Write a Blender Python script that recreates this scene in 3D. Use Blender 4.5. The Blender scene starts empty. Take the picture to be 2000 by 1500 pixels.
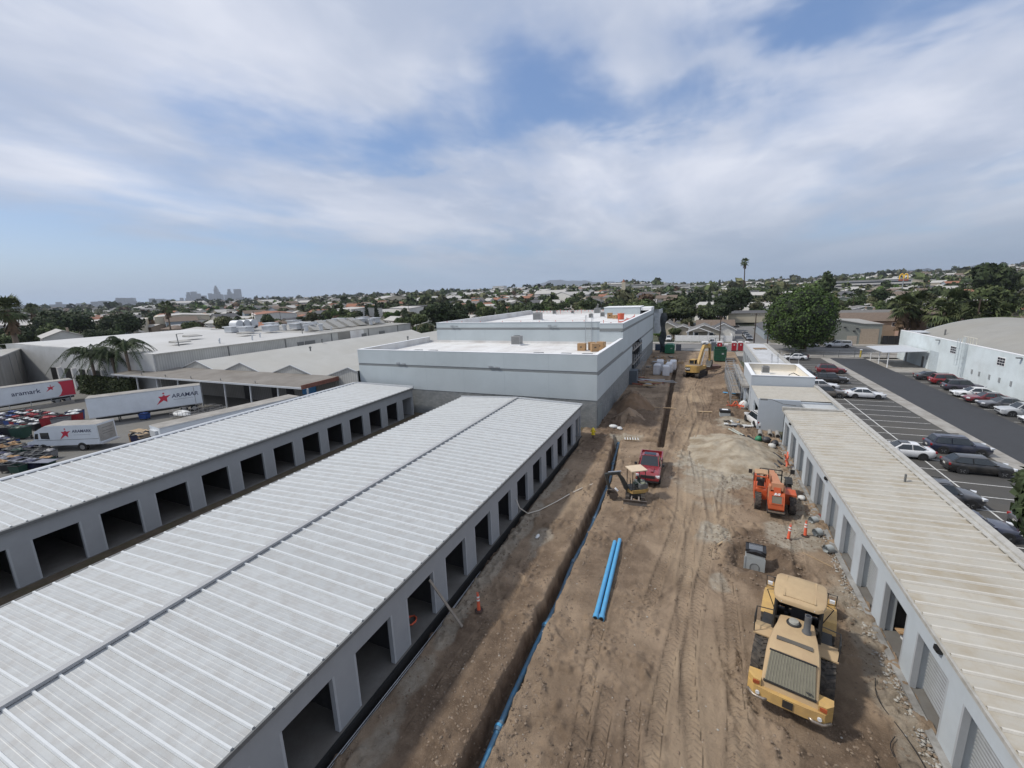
import bpy, math, random
import numpy as np
from mathutils import Matrix, Vector
S = bpy.context.scene
COL = S.collection
rnd = random.Random(7)
PI = math.pi
# ---------------------------------------------------------------- camera
F_PX = 842.554
YAW, PIT, ROL = -0.410582, -0.204858, -0.034649
H = 16.5
_fw = Vector((math.sin(YAW)*math.cos(PIT), math.cos(YAW)*math.cos(PIT), math.sin(PIT)))
_r = Vector((math.cos(YAW), -math.sin(YAW), 0)); _u = _r.cross(_fw)
_rt = _r*math.cos(ROL) + _u*math.sin(ROL); _up = -_r*math.sin(ROL) + _u*math.cos(ROL)
cam = bpy.data.cameras.new('camera'); camo = bpy.data.objects.new('camera', cam); COL.objects.link(camo)
camo.matrix_world = Matrix(((_rt.x, _up.x, -_fw.x, 0), (_rt.y, _up.y, -_fw.y, 0), (_rt.z, _up.z, -_fw.z, H), (0, 0, 0, 1)))
cam.sensor_width = 36; cam.lens = F_PX/2000*36; cam.clip_start = .1; cam.clip_end = 60000
S.camera = camo
# ---------------------------------------------------------------- render settings
S.view_settings.view_transform = 'Standard'; S.view_settings.look = 'None'
S.view_settings.exposure = .38; S.view_settings.gamma = 1; S.view_settings.use_curve_mapping = False
S.cycles.use_denoising = True
S.cycles.max_bounces = 6; S.cycles.volume_bounces = 0; S.cycles.transparent_max_bounces = 8
S.cycles.diffuse_bounces = 3; S.cycles.glossy_bounces = 3
# ---------------------------------------------------------------- sun and sky
SUN_AZ, SUN_EL = math.radians(-112), math.radians(50)      # azimuth from +Y clockwise: light comes from the left, a little behind
sun = bpy.data.lights.new('sun', 'SUN'); sun.energy = 2.3; sun.angle = math.radians(4); sun.color = (1.0, .95, .87)
suno = bpy.data.objects.new('sun', sun); COL.objects.link(suno)
_sd = Vector((math.sin(SUN_AZ)*math.cos(SUN_EL), math.cos(SUN_AZ)*math.cos(SUN_EL), math.sin(SUN_EL)))
suno.rotation_euler = _sd.to_track_quat('Z', 'Y').to_euler(); suno.location = (0, 0, 80)
W = bpy.data.worlds.new('World'); S.world = W; W.use_nodes = True
def build_sky():
    nt = W.node_tree; N = nt.nodes; L = nt.links; N.clear()
    def nd(t, **k):
        n = N.new(t)
        for a, b in k.items(): setattr(n, a, b)
        return n
    def mth(op, a, b=None, clamp=False):
        n = nd('ShaderNodeMath', operation=op, use_clamp=clamp)
        for i, v in enumerate((a, b)):
            if v is None: continue
            if isinstance(v, (int, float)): n.inputs[i].default_value = v
            else: L.new(v, n.inputs[i])
        return n.outputs[0]
    def mix(f, a, b):
        n = nd('ShaderNodeMix', data_type='RGBA')
        if isinstance(f, (int, float)): n.inputs[0].default_value = f
        else: L.new(f, n.inputs[0])
        for i, v in ((6, a), (7, b)):
            if isinstance(v, tuple): n.inputs[i].default_value = (*v, 1)
            else: L.new(v, n.inputs[i])
        return n.outputs[2]
    def sstep(v, lo, hi):
        n = nd('ShaderNodeMapRange', interpolation_type='SMOOTHSTEP'); L.new(v, n.inputs[0])
        n.inputs[1].default_value = lo; n.inputs[2].default_value = hi
        return n.outputs[0]
    tc = nd('ShaderNodeTexCoord')
    sky = nd('ShaderNodeTexSky', sky_type='NISHITA', sun_disc=False)
    sky.sun_elevation = SUN_EL; sky.sun_rotation = SUN_AZ; sky.altitude = 50; sky.air_density = 1.0; sky.dust_density = 1.2; sky.ozone_density = 1.5
    skc = nd('ShaderNodeVectorMath', operation='SCALE'); L.new(sky.outputs[0], skc.inputs[0]); skc.inputs[3].default_value = SKY_K
    sep = nd('ShaderNodeSeparateXYZ'); L.new(tc.outputs['Generated'], sep.inputs[0])
    z = sep.outputs[2]
    zc = mth('MAXIMUM', mth('ADD', z, .10), .02)
    # clouds lie on a high sheet: direction divided by height, so they shrink towards the horizon
    px = mth('DIVIDE', sep.outputs[0], zc); py = mth('DIVIDE', sep.outputs[1], zc)
    cv = nd('ShaderNodeCombineXYZ'); L.new(px, cv.inputs[0]); L.new(py, cv.inputs[1])
    def noise(scale, detail, rough, dist=0, off=(0, 0, 0), rot=0, sc=(1, 1, 1)):
        m = nd('ShaderNodeMapping'); L.new(cv.outputs[0], m.inputs[0]); m.inputs[1].default_value = off
        m.inputs[2].default_value = (0, 0, rot); m.inputs[3].default_value = sc
        n = nd('ShaderNodeTexNoise'); L.new(m.outputs[0], n.inputs[0]); n.inputs['Scale'].default_value = scale
        n.inputs['Detail'].default_value = detail; n.inputs['Roughness'].default_value = rough; n.inputs['Distortion'].default_value = dist
        return n.outputs[0]
    big = noise(.55, 3, .5, .3, (3.1, 7.7, 0), .5, (1.0, .75, 1))
    mid = noise(1.5, 6, .55, .35, (1.3, 2.1, 0), .45, (1, .55, 1))
    fin = noise(3.6, 6, .55, .5, (5.3, .1, 0), .45, (1, .6, 1))
    cov = mth('ADD', mth('MULTIPLY', big, .55), mth('ADD', mth('MULTIPLY', mid, .42), mth('MULTIPLY', fin, .10)))
    # breaks in the cloud sheet: (x, y, radius x, radius y, turn, depth) on the sheet
    wx = mth('MULTIPLY', mth('SUBTRACT', noise(1.6, 4, .6, .3, (2, 5, 0)), .5), 1.1); wy = mth('MULTIPLY', mth('SUBTRACT', noise(1.6, 4, .6, .3, (8, 1, 0)), .5), 1.1)
    for gx, gy, rx, ry, rot, dep in SKY_GAPS:
        dx = mth('ADD', mth('SUBTRACT', px, gx), wx); dy = mth('ADD', mth('SUBTRACT', py, gy), wy)
        c_, s_ = math.cos(rot), math.sin(rot)
        a = mth('DIVIDE', mth('ADD', mth('MULTIPLY', dx, c_), mth('MULTIPLY', dy, s_)), rx)
        b = mth('DIVIDE', mth('SUBTRACT', mth('MULTIPLY', dy, c_), mth('MULTIPLY', dx, s_)), ry)
        q = mth('ADD', mth('MULTIPLY', a, a), mth('MULTIPLY', b, b))
        g = mth('POWER', 2.718, mth('MULTIPLY', q, -1.0))
        cov = mth('SUBTRACT', cov, mth('MULTIPLY', g, dep))
    mask = sstep(cov, .25, .54)
    thick = sstep(noise(.8, 5, .55, .5, (9, 4, 0), .45, (1, .6, 1)), .30, .72)
    cl = mix(thick, (.37, .42, .53), (.63, .65, .72))
    cl = mix(mth('MULTIPLY', sstep(fin, .48, .75), .25), cl, (.70, .72, .77))
    lowb = sstep(z, .22, .03)
    cl = mix(mth('MULTIPLY', lowb, .72), cl, (.26, .315, .40))
    skb = mix(.45, skc.outputs[0], SKY_BLUE)
    out = mix(mth('MULTIPLY', mask, .93), skb, cl)
    hz = sstep(z, .10, -.01)
    out = mix(mth('MULTIPLY', hz, .85), out, mix(sstep(sep.outputs[0], -.55, .45), HORIZON, (.15, .225, .33)))
    bg = nd('ShaderNodeBackground'); L.new(out, bg.inputs[0]); bg.inputs[1].default_value = 1.0
    wo = nd('ShaderNodeOutputWorld'); L.new(bg.outputs[0], wo.inputs[0])
SKY_K = .10
SKY_BLUE = (.15, .26, .52)
HORIZON = (.26, .36, .50)
SKY_GAPS = [(-5.5, 2.6, 2.0, 6.0, 0, .45), (-1.40, 2.00, .65, .30, -.25, .22), (-.62, 1.75, .22, .40, .1, .11), (-.25, 2.12, .55, .22, .2, .18), (.50, 1.80, .50, .16, .35, .25), (-1.75, 1.45, .45, .30, .6, .15), (.3, 2.6, .5, .3, 0, .10)]
build_sky()
# ---------------------------------------------------------------- materials
MATS = {}
def lin(c):
    if isinstance(c, str):
        c = c.lstrip('#'); v = [int(c[i:i+2], 16)/255 for i in (0, 2, 4)]
        return tuple(x/12.92 if x <= .04045 else ((x+.055)/1.055)**2.4 for x in v)
    return c
def mat(name, col, rough=.6, metal=0., var=.12, scale=3., bump=0., bscale=20., dirt=None, damt=0., dscale=.6, stretch=(1, 1, 1), rndv=0., coords='Object', coat=0., spec=.5, trans=0., emit=None):
    if name in MATS: return MATS[name]
    m = bpy.data.materials.new(name); m.use_nodes = True; MATS[name] = m
    nt = m.node_tree; N = nt.nodes; L = nt.links
    b = N['Principled BSDF']; col = lin(col)
    b.inputs['Roughness'].default_value = rough; b.inputs['Metallic'].default_value = metal
    b.inputs['Specular IOR Level'].default_value = spec
    if coat: b.inputs['Coat Weight'].default_value = coat; b.inputs['Coat Roughness'].default_value = .06
    if trans: b.inputs['Transmission Weight'].default_value = trans
    m.diffuse_color = (*col, 1)
    if coords == 'World':
        tc = N.new('ShaderNodeNewGeometry'); src = tc.outputs['Position']
    else:
        tc = N.new('ShaderNodeTexCoord'); src = tc.outputs[coords]
    mp = N.new('ShaderNodeMapping'); L.new(src, mp.inputs[0]); mp.inputs[3].default_value = stretch
    n = N.new('ShaderNodeTexNoise'); L.new(mp.outputs[0], n.inputs[0]); n.inputs['Scale'].default_value = scale; n.inputs['Detail'].default_value = 5; n.inputs['Roughness'].default_value = .6
    r = N.new('ShaderNodeMapRange'); L.new(n.outputs[0], r.inputs[0]); r.inputs[1].default_value = .3; r.inputs[2].default_value = .7
    r.inputs[3].default_value = 1-var; r.inputs[4].default_value = 1+var
    fac = r.outputs[0]
    if rndv:
        oi = N.new('ShaderNodeObjectInfo'); r2 = N.new('ShaderNodeMapRange'); L.new(oi.outputs['Random'], r2.inputs[0]); r2.inputs[3].default_value = 1-rndv; r2.inputs[4].default_value = 1+rndv
        mm = N.new('ShaderNodeMath'); mm.operation = 'MULTIPLY'; L.new(fac, mm.inputs[0]); L.new(r2.outputs[0], mm.inputs[1]); fac = mm.outputs[0]
    sc = N.new('ShaderNodeVectorMath'); sc.operation = 'SCALE'; sc.inputs[0].default_value = col; L.new(fac, sc.inputs[3])
    out = sc.outputs[0]
    if dirt is not None and damt > 0:
        n2 = N.new('ShaderNodeTexNoise'); L.new(mp.outputs[0], n2.inputs[0]); n2.inputs['Scale'].default_value = dscale; n2.inputs['Detail'].default_value = 8; n2.inputs['Roughness'].default_value = .65
        r3 = N.new('ShaderNodeMapRange'); r3.interpolation_type = 'SMOOTHSTEP'; L.new(n2.outputs[0], r3.inputs[0]); r3.inputs[1].default_value = .38; r3.inputs[2].default_value = .68; r3.inputs[4].default_value = damt
        mx = N.new('ShaderNodeMix'); mx.data_type = 'RGBA'; L.new(r3.outputs[0], mx.inputs[0]); L.new(out, mx.inputs[6]); mx.inputs[7].default_value = (*lin(dirt), 1); out = mx.outputs[2]
    L.new(out, b.inputs['Base Color'])
    if bump:
        n3 = N.new('ShaderNodeTexNoise'); L.new(mp.outputs[0], n3.inputs[0]); n3.inputs['Scale'].default_value = bscale; n3.inputs['Detail'].default_value = 6
        bp = N.new('ShaderNodeBump'); bp.inputs['Strength'].default_value = bump; bp.inputs['Distance'].default_value = .05; L.new(n3.outputs[0], bp.inputs['Height']); L.new(bp.outputs[0], b.inputs['Normal'])
    if emit: b.inputs['Emission Color'].default_value = (*emit, 1); b.inputs['Emission Strength'].default_value = 1
    return m
# ---------------------------------------------------------------- mesh builder
KIDS = {}
def adopt(o, parent):
    if parent is not None: o.parent = parent; KIDS.setdefault(parent.name, []).append(o)
class MB:
    def __init__(s): s.v = []; s.f = []; s.mi = []; s.M = None; s.m = 0
    def pt(s, p):
        if s.M is not None: p = s.M @ Vector(p)
        s.v.append((p[0], p[1], p[2])); return len(s.v)-1
    def face(s, pts):
        i = [s.pt(p) for p in pts]; s.f.append(i); s.mi.append(s.m); return s
    def grid(s, rows, close=False, cap=False):
        """rows: lists of equally many points; quads between neighbouring rows"""
        R = [[s.pt(p) for p in r] for r in rows]; n = len(rows[0])
        for a, b in zip(R, R[1:]):
            for j in range(n if close else n-1):
                k = (j+1) % n
                s.f.append([a[j], a[k], b[k], b[j]]); s.mi.append(s.m)
        if cap:
            s.f.append(R[0][::-1]); s.mi.append(s.m); s.f.append(R[-1]); s.mi.append(s.m)
        return s
    def box(s, x0, x1, y0, y1, z0, z1):
        P = [s.pt(p) for p in ((x0, y0, z0), (x1, y0, z0), (x1, y1, z0), (x0, y1, z0), (x0, y0, z1), (x1, y0, z1), (x1, y1, z1), (x0, y1, z1))]
        for q in ((0, 3, 2, 1), (4, 5, 6, 7), (0, 1, 5, 4), (1, 2, 6, 5), (2, 3, 7, 6), (3, 0, 4, 7)):
            s.f.append([P[i] for i in q]); s.mi.append(s.m)
        return s
    def cbox(s, c, d, rz=0, rx=0, ry=0):
        M0 = s.M; T = Matrix.Translation(c) @ Matrix.Rotation(rz, 4, 'Z') @ Matrix.Rotation(ry, 4, 'Y') @ Matrix.Rotation(rx, 4, 'X')
        s.M = T if M0 is None else M0 @ T
        s.box(-d[0]/2, d[0]/2, -d[1]/2, d[1]/2, -d[2]/2, d[2]/2); s.M = M0; return s
    def bar(s, a, b, w, h=None):
        """rectangular bar from a to b"""
        h = h or w; a = Vector(a); b = Vector(b); d = b-a; L = d.length
        if L < 1e-6: return s
        q = d.to_track_quat('Y', 'Z').to_matrix().to_4x4(); M0 = s.M; T = Matrix.Translation(a) @ q
        s.M = T if M0 is None else M0 @ T
        s.box(-w/2, w/2, 0, L, -h/2, h/2); s.M = M0; return s
    def tube(s, pts, r, n=8, cap=True):
        pts = [Vector(p) for p in pts]; rows = []; up = Vector((0, 0, 1)); prev = None
        rr = r if isinstance(r, (list, tuple)) else [r]*len(pts)
        for i, p in enumerate(pts):
            d = (pts[min(i+1, len(pts)-1)]-pts[max(i-1, 0)]).normalized()
            if prev is None:
                a = d.cross(up)
                if a.length < .05: a = d.cross(Vector((1, 0, 0)))
            else: a = prev - d*prev.dot(d)
            a.normalize(); prev = a; b = d.cross(a)
            rows.append([p + (a*math.cos(t)+b*math.sin(t))*rr[i] for t in [2*PI*k/n for k in range(n)]])
        s.grid(rows, close=True, cap=cap); return s
    def cyl(s, a, b, r, r2=None, n=12, cap=True):
        return s.tube([a, b], [r, r if r2 is None else r2], n, cap)
    def lathe(s, prof, c=(0, 0, 0), axis='Z', n=16, cap=True):
        rows = []
        for r, h in prof:
            row = []
            for k in range(n):
                t = 2*PI*k/n; x, y = r*math.cos(t), r*math.sin(t)
                p = (x, y, h) if axis == 'Z' else ((h, x, y) if axis == 'X' else (y, h, x))
                row.append((c[0]+p[0], c[1]+p[1], c[2]+p[2]))
            rows.append(row)
        return s.grid(rows, close=True, cap=cap)
    def prism(s, poly, a, b, axis='X'):
        """extrude a 2-D polygon between a and b along an axis; polygon in the other two axes"""
        def P(u, v, t): return (t, u, v) if axis == 'X' else ((u, t, v) if axis == 'Y' else (u, v, t))
        A = [s.pt(P(u, v, a)) for u, v in poly]; B = [s.pt(P(u, v, b)) for u, v in poly]; n = len(poly)
        s.f.append(A[::-1]); s.mi.append(s.m); s.f.append(B); s.mi.append(s.m)
        for i in range(n):
            j = (i+1) % n; s.f.append([A[i], A[j], B[j], B[i]]); s.mi.append(s.m)
        return s
    def mesh(s, name, mats, smooth=False, fix=True):
        me = bpy.data.meshes.new(name); me.from_pydata(s.v, [], s.f)
        if not isinstance(mats, (list, tuple)): mats = [mats]
        for m in mats: me.materials.append(m)
        if len(mats) > 1: me.polygons.foreach_set('material_index', s.mi)
        if fix:
            import bmesh
            bm = bmesh.new(); bm.from_mesh(me); bmesh.ops.recalc_face_normals(bm, faces=bm.faces); bm.to_mesh(me); bm.free()
        if smooth:
            me.polygons.foreach_set('use_smooth', [True]*len(me.polygons))
            if smooth is not True: me.set_sharp_from_angle(angle=math.radians(smooth))
        me.update(); return me
    def build(s, name, mats, parent=None, smooth=False, fix=True, label=None, loc=None, rz=0):
        o = bpy.data.objects.new(name, s.mesh(name, mats, smooth, fix)); COL.objects.link(o)
        adopt(o, parent)
        if label: o['label'] = label
        if loc: o.location = loc
        if rz: o.rotation_euler[2] = rz
        return o
def meshobj(name, me, parent=None, loc=(0, 0, 0), rz=0, label=None):
    o = bpy.data.objects.new(name, me); COL.objects.link(o); o.location = loc; o.rotation_euler[2] = rz
    adopt(o, parent)
    if label: o['label'] = label
    return o
def thing(name, label, cat, loc=(0, 0, 0), rz=0, group=None):
    o = bpy.data.objects.new(name, None); COL.objects.link(o); o.empty_display_size = .3
    o.location = loc; o.rotation_euler[2] = rz; o['label'] = label; o['category'] = cat
    if group: o['group'] = group
    return o
def tag(o, label, cat, group=None):
    o['label'] = label; o['category'] = cat
    if group: o['group'] = group
    return o
def struct(o): o['kind'] = 'structure'; return o
def stuff(o, label=None):
    o['kind'] = 'stuff'
    if label: o['label'] = label
    return o
def copy_tree(o, label=None, loc=None, rz=None, parent=None, group=None, scale=None):
    c = o.copy(); COL.objects.link(c)
    adopt(c, parent)
    if loc is not None: c.location = loc
    if rz is not None: c.rotation_euler[2] = rz
    if scale is not None: c.scale = scale if isinstance(scale, (tuple, list)) else (scale,)*3
    if label: c['label'] = label
    if group: c['group'] = group
    for ch in KIDS.get(o.name, []): copy_tree(ch, parent=c)
    return c
# value noise in numpy
def _hash(ix, iy, seed):
    h = (ix.astype(np.int64)*374761393 + iy.astype(np.int64)*668265263 + seed*1442695041) & 0xffffffff
    h = ((h ^ (h >> 13))*1274126177) & 0xffffffff
    return ((h ^ (h >> 16)) & 0xffff)/65535.0
def vnoise(x, y, seed=0):
    ix = np.floor(x); iy = np.floor(y); fx = x-ix; fy = y-iy
    fx = fx*fx*(3-2*fx); fy = fy*fy*(3-2*fy)
    a = _hash(ix, iy, seed); b = _hash(ix+1, iy, seed); c = _hash(ix, iy+1, seed); d = _hash(ix+1, iy+1, seed)
    return (a*(1-fx)+b*fx)*(1-fy)+(c*(1-fx)+d*fx)*fy
def fbm(x, y, oct=4, seed=0, gain=.5):
    s = 0; a = 1; t = 0
    for i in range(oct): s = s+a*vnoise(x*2**i+i*17.3, y*2**i-i*9.1, seed+i); t += a; a *= gain
    return s/t
def smooth01(t): t = np.clip(t, 0, 1); return t*t*(3-2*t)
# ================================================================ THE SETTING: ground, roads, terrain
# elevation of the far land by azimuth, degrees
_AZ = [-110, -72.6, -66, -55, -43.5, -33, -23, -11.3, -7.6, -2.8, 1.7, 7, 11.6, 15.8, 19.5, 22.8, 25.8, 40, 60, 110]
_EL = [.1, .05, .10, .30, .50, .55, .70, .85, 1.05, .50, .40, .50, .50, .80, .75, .80, .95, 1.0, .8, .3]
def terr(x, y):
    x = np.asarray(x, float); y = np.asarray(y, float)
    r = np.hypot(x, y); az = np.degrees(np.arctan2(x, y)); el = np.interp(az, _AZ, _EL)
    R0 = np.interp(az, [-60, -20, 5, 14, 30], [2600, 1900, 1900, 2600, 3000])
    top = 16.5+R0*np.tan(np.radians(el))-7.0
    t = np.clip((r-190)/(R0-190), 0, 1)
    h = top*(.25*t+.75*t**1.7)
    h = h+(fbm(x/260+40, y/260+9, 3, 5)-.5)*18*np.clip((r-260)/900, 0, 1)
    beyond = np.clip((r-R0)/3500, 0, 1)
    h = h*(1-beyond)+ (10)*beyond
    return h
def tz(x, y): return float(terr(x, y))
def asphalt_mat(name, c, patch='#4a4a4a', pa=.35): return mat(name, c, rough=.9, var=.10, scale=1.2, bump=.25, bscale=60, dirt=patch, damt=pa, dscale=.12, coords='World')
m_asph = asphalt_mat('parking_asphalt', (.060, .059, .057), '#5d5850', .45)
m_asph2 = asphalt_mat('fresh_asphalt', (.040, .042, .047), '#3f4146', .3)
m_yard = asphalt_mat('yard_asphalt', (.14, .138, .130), '#6a665e', .5)
m_street = asphalt_mat('street_asphalt', (.17, .168, .165), '#77746e', .4)
m_conc = mat('concrete', (.33, .315, .29), rough=.85, var=.12, scale=.8, bump=.2, bscale=40, dirt='#6b6459', damt=.5, dscale=.5, coords='World')
m_paint = mat('road_paint', (.62, .62, .60), rough=.8, var=.18, scale=9, coords='World', dirt='#6a6a68', damt=.45, dscale=3)
m_farland = None
def ground_far():
    m = bpy.data.materials.new('dry_land'); m.use_nodes = True; nt = m.node_tree; N = nt.nodes; L = nt.links; b = N['Principled BSDF']; b.inputs['Roughness'].default_value = .95
    g = N.new('ShaderNodeNewGeometry')
    n = N.new('ShaderNodeTexNoise'); L.new(g.outputs['Position'], n.inputs[0]); n.inputs['Scale'].default_value = .02; n.inputs['Detail'].default_value = 8; n.inputs['Roughness'].default_value = .7
    c = N.new('ShaderNodeValToRGB'); L.new(n.outputs[0], c.inputs[0])
    c.color_ramp.elements[0].position = .35; c.color_ramp.elements[0].color = (.035, .045, .022, 1)
    c.color_ramp.elements[1].position = .62; c.color_ramp.elements[1].color = (.16, .14, .10, 1)
    e = c.color_ramp.elements.new(.5); e.color = (.08, .085, .05, 1)
    L.new(c.outputs[0], b.inputs['Base Color'])
    def axis(lo, hi, n_, inner):
        pos = [inner[1]]; neg = [inner[0]]
        k = (hi/(6))**(1/n_)
        stp = 8.0; x = inner[1]
        while x < hi: x += stp; stp *= 1.075; pos.append(x)
        stp = 8.0; x = inner[0]
        while x > lo: x -= stp; stp *= 1.075; neg.append(x)
        return neg[::-1], pos
    nx, px_ = axis(-13000, 13000, 60, (-12.3, 8.9)); ny, py_ = axis(-2500, 15000, 60, (-12, 124.6))
    X = np.array(nx+px_); Y = np.array(ny+[20, 60, 100]+py_)
    gx, gy = np.meshgrid(X, Y); hz = terr(gx, gy)-.03
    me = bpy.data.meshes.new('terrain'); nX = len(X)
    V = np.stack([gx.ravel(), gy.ravel(), hz.ravel()], 1)
    F = []
    for j in range(len(Y)-1):
        for i in range(nX-1):
            if X[i] >= -12.31 and X[i+1] <= 8.91 and Y[j] >= -12.1 and Y[j+1] <= 124.7: continue
            a = j*nX+i; F.append((a, a+1, a+1+nX, a+nX))
    me.from_pydata(V.tolist(), [], F); me.materials.append(m); me.polygons.foreach_set('use_smooth', [True]*len(F)); me.update()
    struct(meshobj('terrain', me))
ground_far()
def sheet(name, poly, z, m, thick=.25, kind='structure'):
    b = MB(); b.prism(poly, z-thick, z, 'Z'); o = b.build(name, m); o['kind'] = kind; return o
# ---- dirt site
PITS = [(3.95, 27.5, 1.45, 1.5, .38)]
def path_x(y): return np.interp(y, [0, 31, 36, 41, 48, 49], [-6.7, -6.75, -6.85, -7.2, -7.9, -8.0])
RUTS = ((-3.4, .5, 27, 0), (-1.2, .6, 31, 1), (.9, .6, 31, 1.3), (2.9, .7, 24, 2.2), (-2.3, .4, 22, .4), (1.8, .5, 35, 4), (6.2, .35, 18, 3), (-.3, .5, 29, 2), (2.3, .6, 33, .2), (.3, .4, 25, 5), (-9.2, .3, 19, 1))
def dirt_h(x, y):
    h = (fbm(x/6, y/6, 3, 11)-.5)*.22 + (fbm(x/1.1, y/1.1, 4, 21)-.5)*.10 + (fbm(x/.22, y/.22, 2, 31)-.5)*.05
    # crumbly clods away from the driven lanes
    drive = smooth01((1.9-np.abs(x-.6-.02*y+.8*np.sin(y/19)))/1.6)
    cl = fbm(x/.45+3, y/.45, 3, 41); h = h+np.maximum(cl-.50, 0)*.75*(1-.8*drive)*smooth01((fbm(x/3, y/3, 2, 51)-.38)*5)
    # tyre ruts
    for x0, amp, wl, ph in RUTS:
        c = x0+amp*np.sin(y/wl*6.28+ph); d = np.abs(x-c)
        dep = .055*(.5+fbm(y/7+x0*3, y*0+x0, 2, 61))
        rut = -dep*smooth01((.30-d)/.10)+.035*smooth01((.14-np.abs(d-.40))/.14)
        h = h+rut*smooth01((fbm(x*0+x0, y/9, 2, 71)-.30)*5)
    # arcs left by the machines
    for cx, cy, R_ in ((9, 30, 7.4), (9, 30, 9.6), (-9, 27, 9.5), (10, 16, 7.2), (3, 60, 7)):
        d = np.abs(np.hypot(x-cx, y-cy)-R_); h = h+(-.05*smooth01((.26-d)/.1)+.03*smooth01((.12-np.abs(d-.36))/.12))*smooth01((fbm(x/4+cx, y/4, 2, 81)-.4)*6)
    # mounds
    for cx, cy, rx, ry, a in ((-8.2, 62.5, 3.3, 5.0, 2.3), (-7.6, 54.0, 3.0, 3.4, 1.25), (-6.3, 57.5, 2.4, 3.0, .8), (5.0, 72, 3.2, 6, 1.0), (4.2, 63.5, 3.2, 5, .7), (6.2, 83, 2.0, 5, 1.3), (-2.0, 100, 5, 5, .6), (5.8, 96, 3, 6, .7), (-5.5, 76, 2, 5, .4), (6.6, 62, 1.5, 3, .5)):
        d = np.hypot((x-cx)/rx, (y-cy)/ry); h = h+a*smooth01(1-d)*(.75+.5*fbm(x/.8, y/.8, 4, 91))
    # trench with the blue main
    c = path_x(y); w = .35+.34*(fbm(y/1.1, x*0+2, 4, 101)-.5)
    d = np.abs(x-c); t = smooth01((w+.10-d)/.20); h = h*(1-t)-1.05*t*smooth01((49.5-y)/1.5)
    h = h+.16*smooth01((.5-np.abs(d-w-.35))/.5)*(fbm(x/.5, y/.5, 3, 111))*(y < 49)
    # cross cut and second trench
    for (x0, x1, y0, y1, dep) in ((-7.9, -3.0, 47.6, 48.6, .8),):
        t = smooth01((x-x0)/.3)*smooth01((x1-x)/.3)*smooth01((y-y0+.1)/.2)*smooth01((y1-y)/.2); h = h-t*dep*(1+.3*fbm(x, y, 2, 5))
    c2 = np.interp(y, [46, 62, 84, 110], [-3.1, -3.4, -3.9, -4.4]); d2 = np.abs(x-c2); w2 = .24+.16*fbm(y/1.7, x*0+7, 3, 121)
    t = smooth01((w2+.08-d2)/.16)*smooth01((y-46.2)/.6)*smooth01((112-y)/3); h = h*(1-t)-1.0*t
    h = h+.22*smooth01((.6-np.abs(d2-w2-.5))/.6)*fbm(x/.6, y/.6, 3, 131)*(y > 46)*(y < 100)
    # strip dug along the middle storage row
    t = smooth01((-11.45+.12*fbm(y/1.5, y*0, 2, 3)-x)/.18)*smooth01((46.5-y)/1.5); h = h-.55*t
    # pit round the drain box
    for cx, cy, rx, ry, dep in PITS:
        t = smooth01((1.05+.35*(fbm(x/.9, y/.9, 3, 7)-.5)-(np.abs((x-cx)/rx)**3+np.abs((y-cy)/ry)**3)**.333)/.38); h = h*(1-t)-dep*t
        t2 = smooth01((.35-np.abs(np.maximum(np.abs(x-cx)/rx, np.abs(y-cy)/ry)-1.2))/.35); h = h+.22*t2*fbm(x/.5, y/.5, 3, 141)
    # up against the right hand row: packed
    return h
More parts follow.
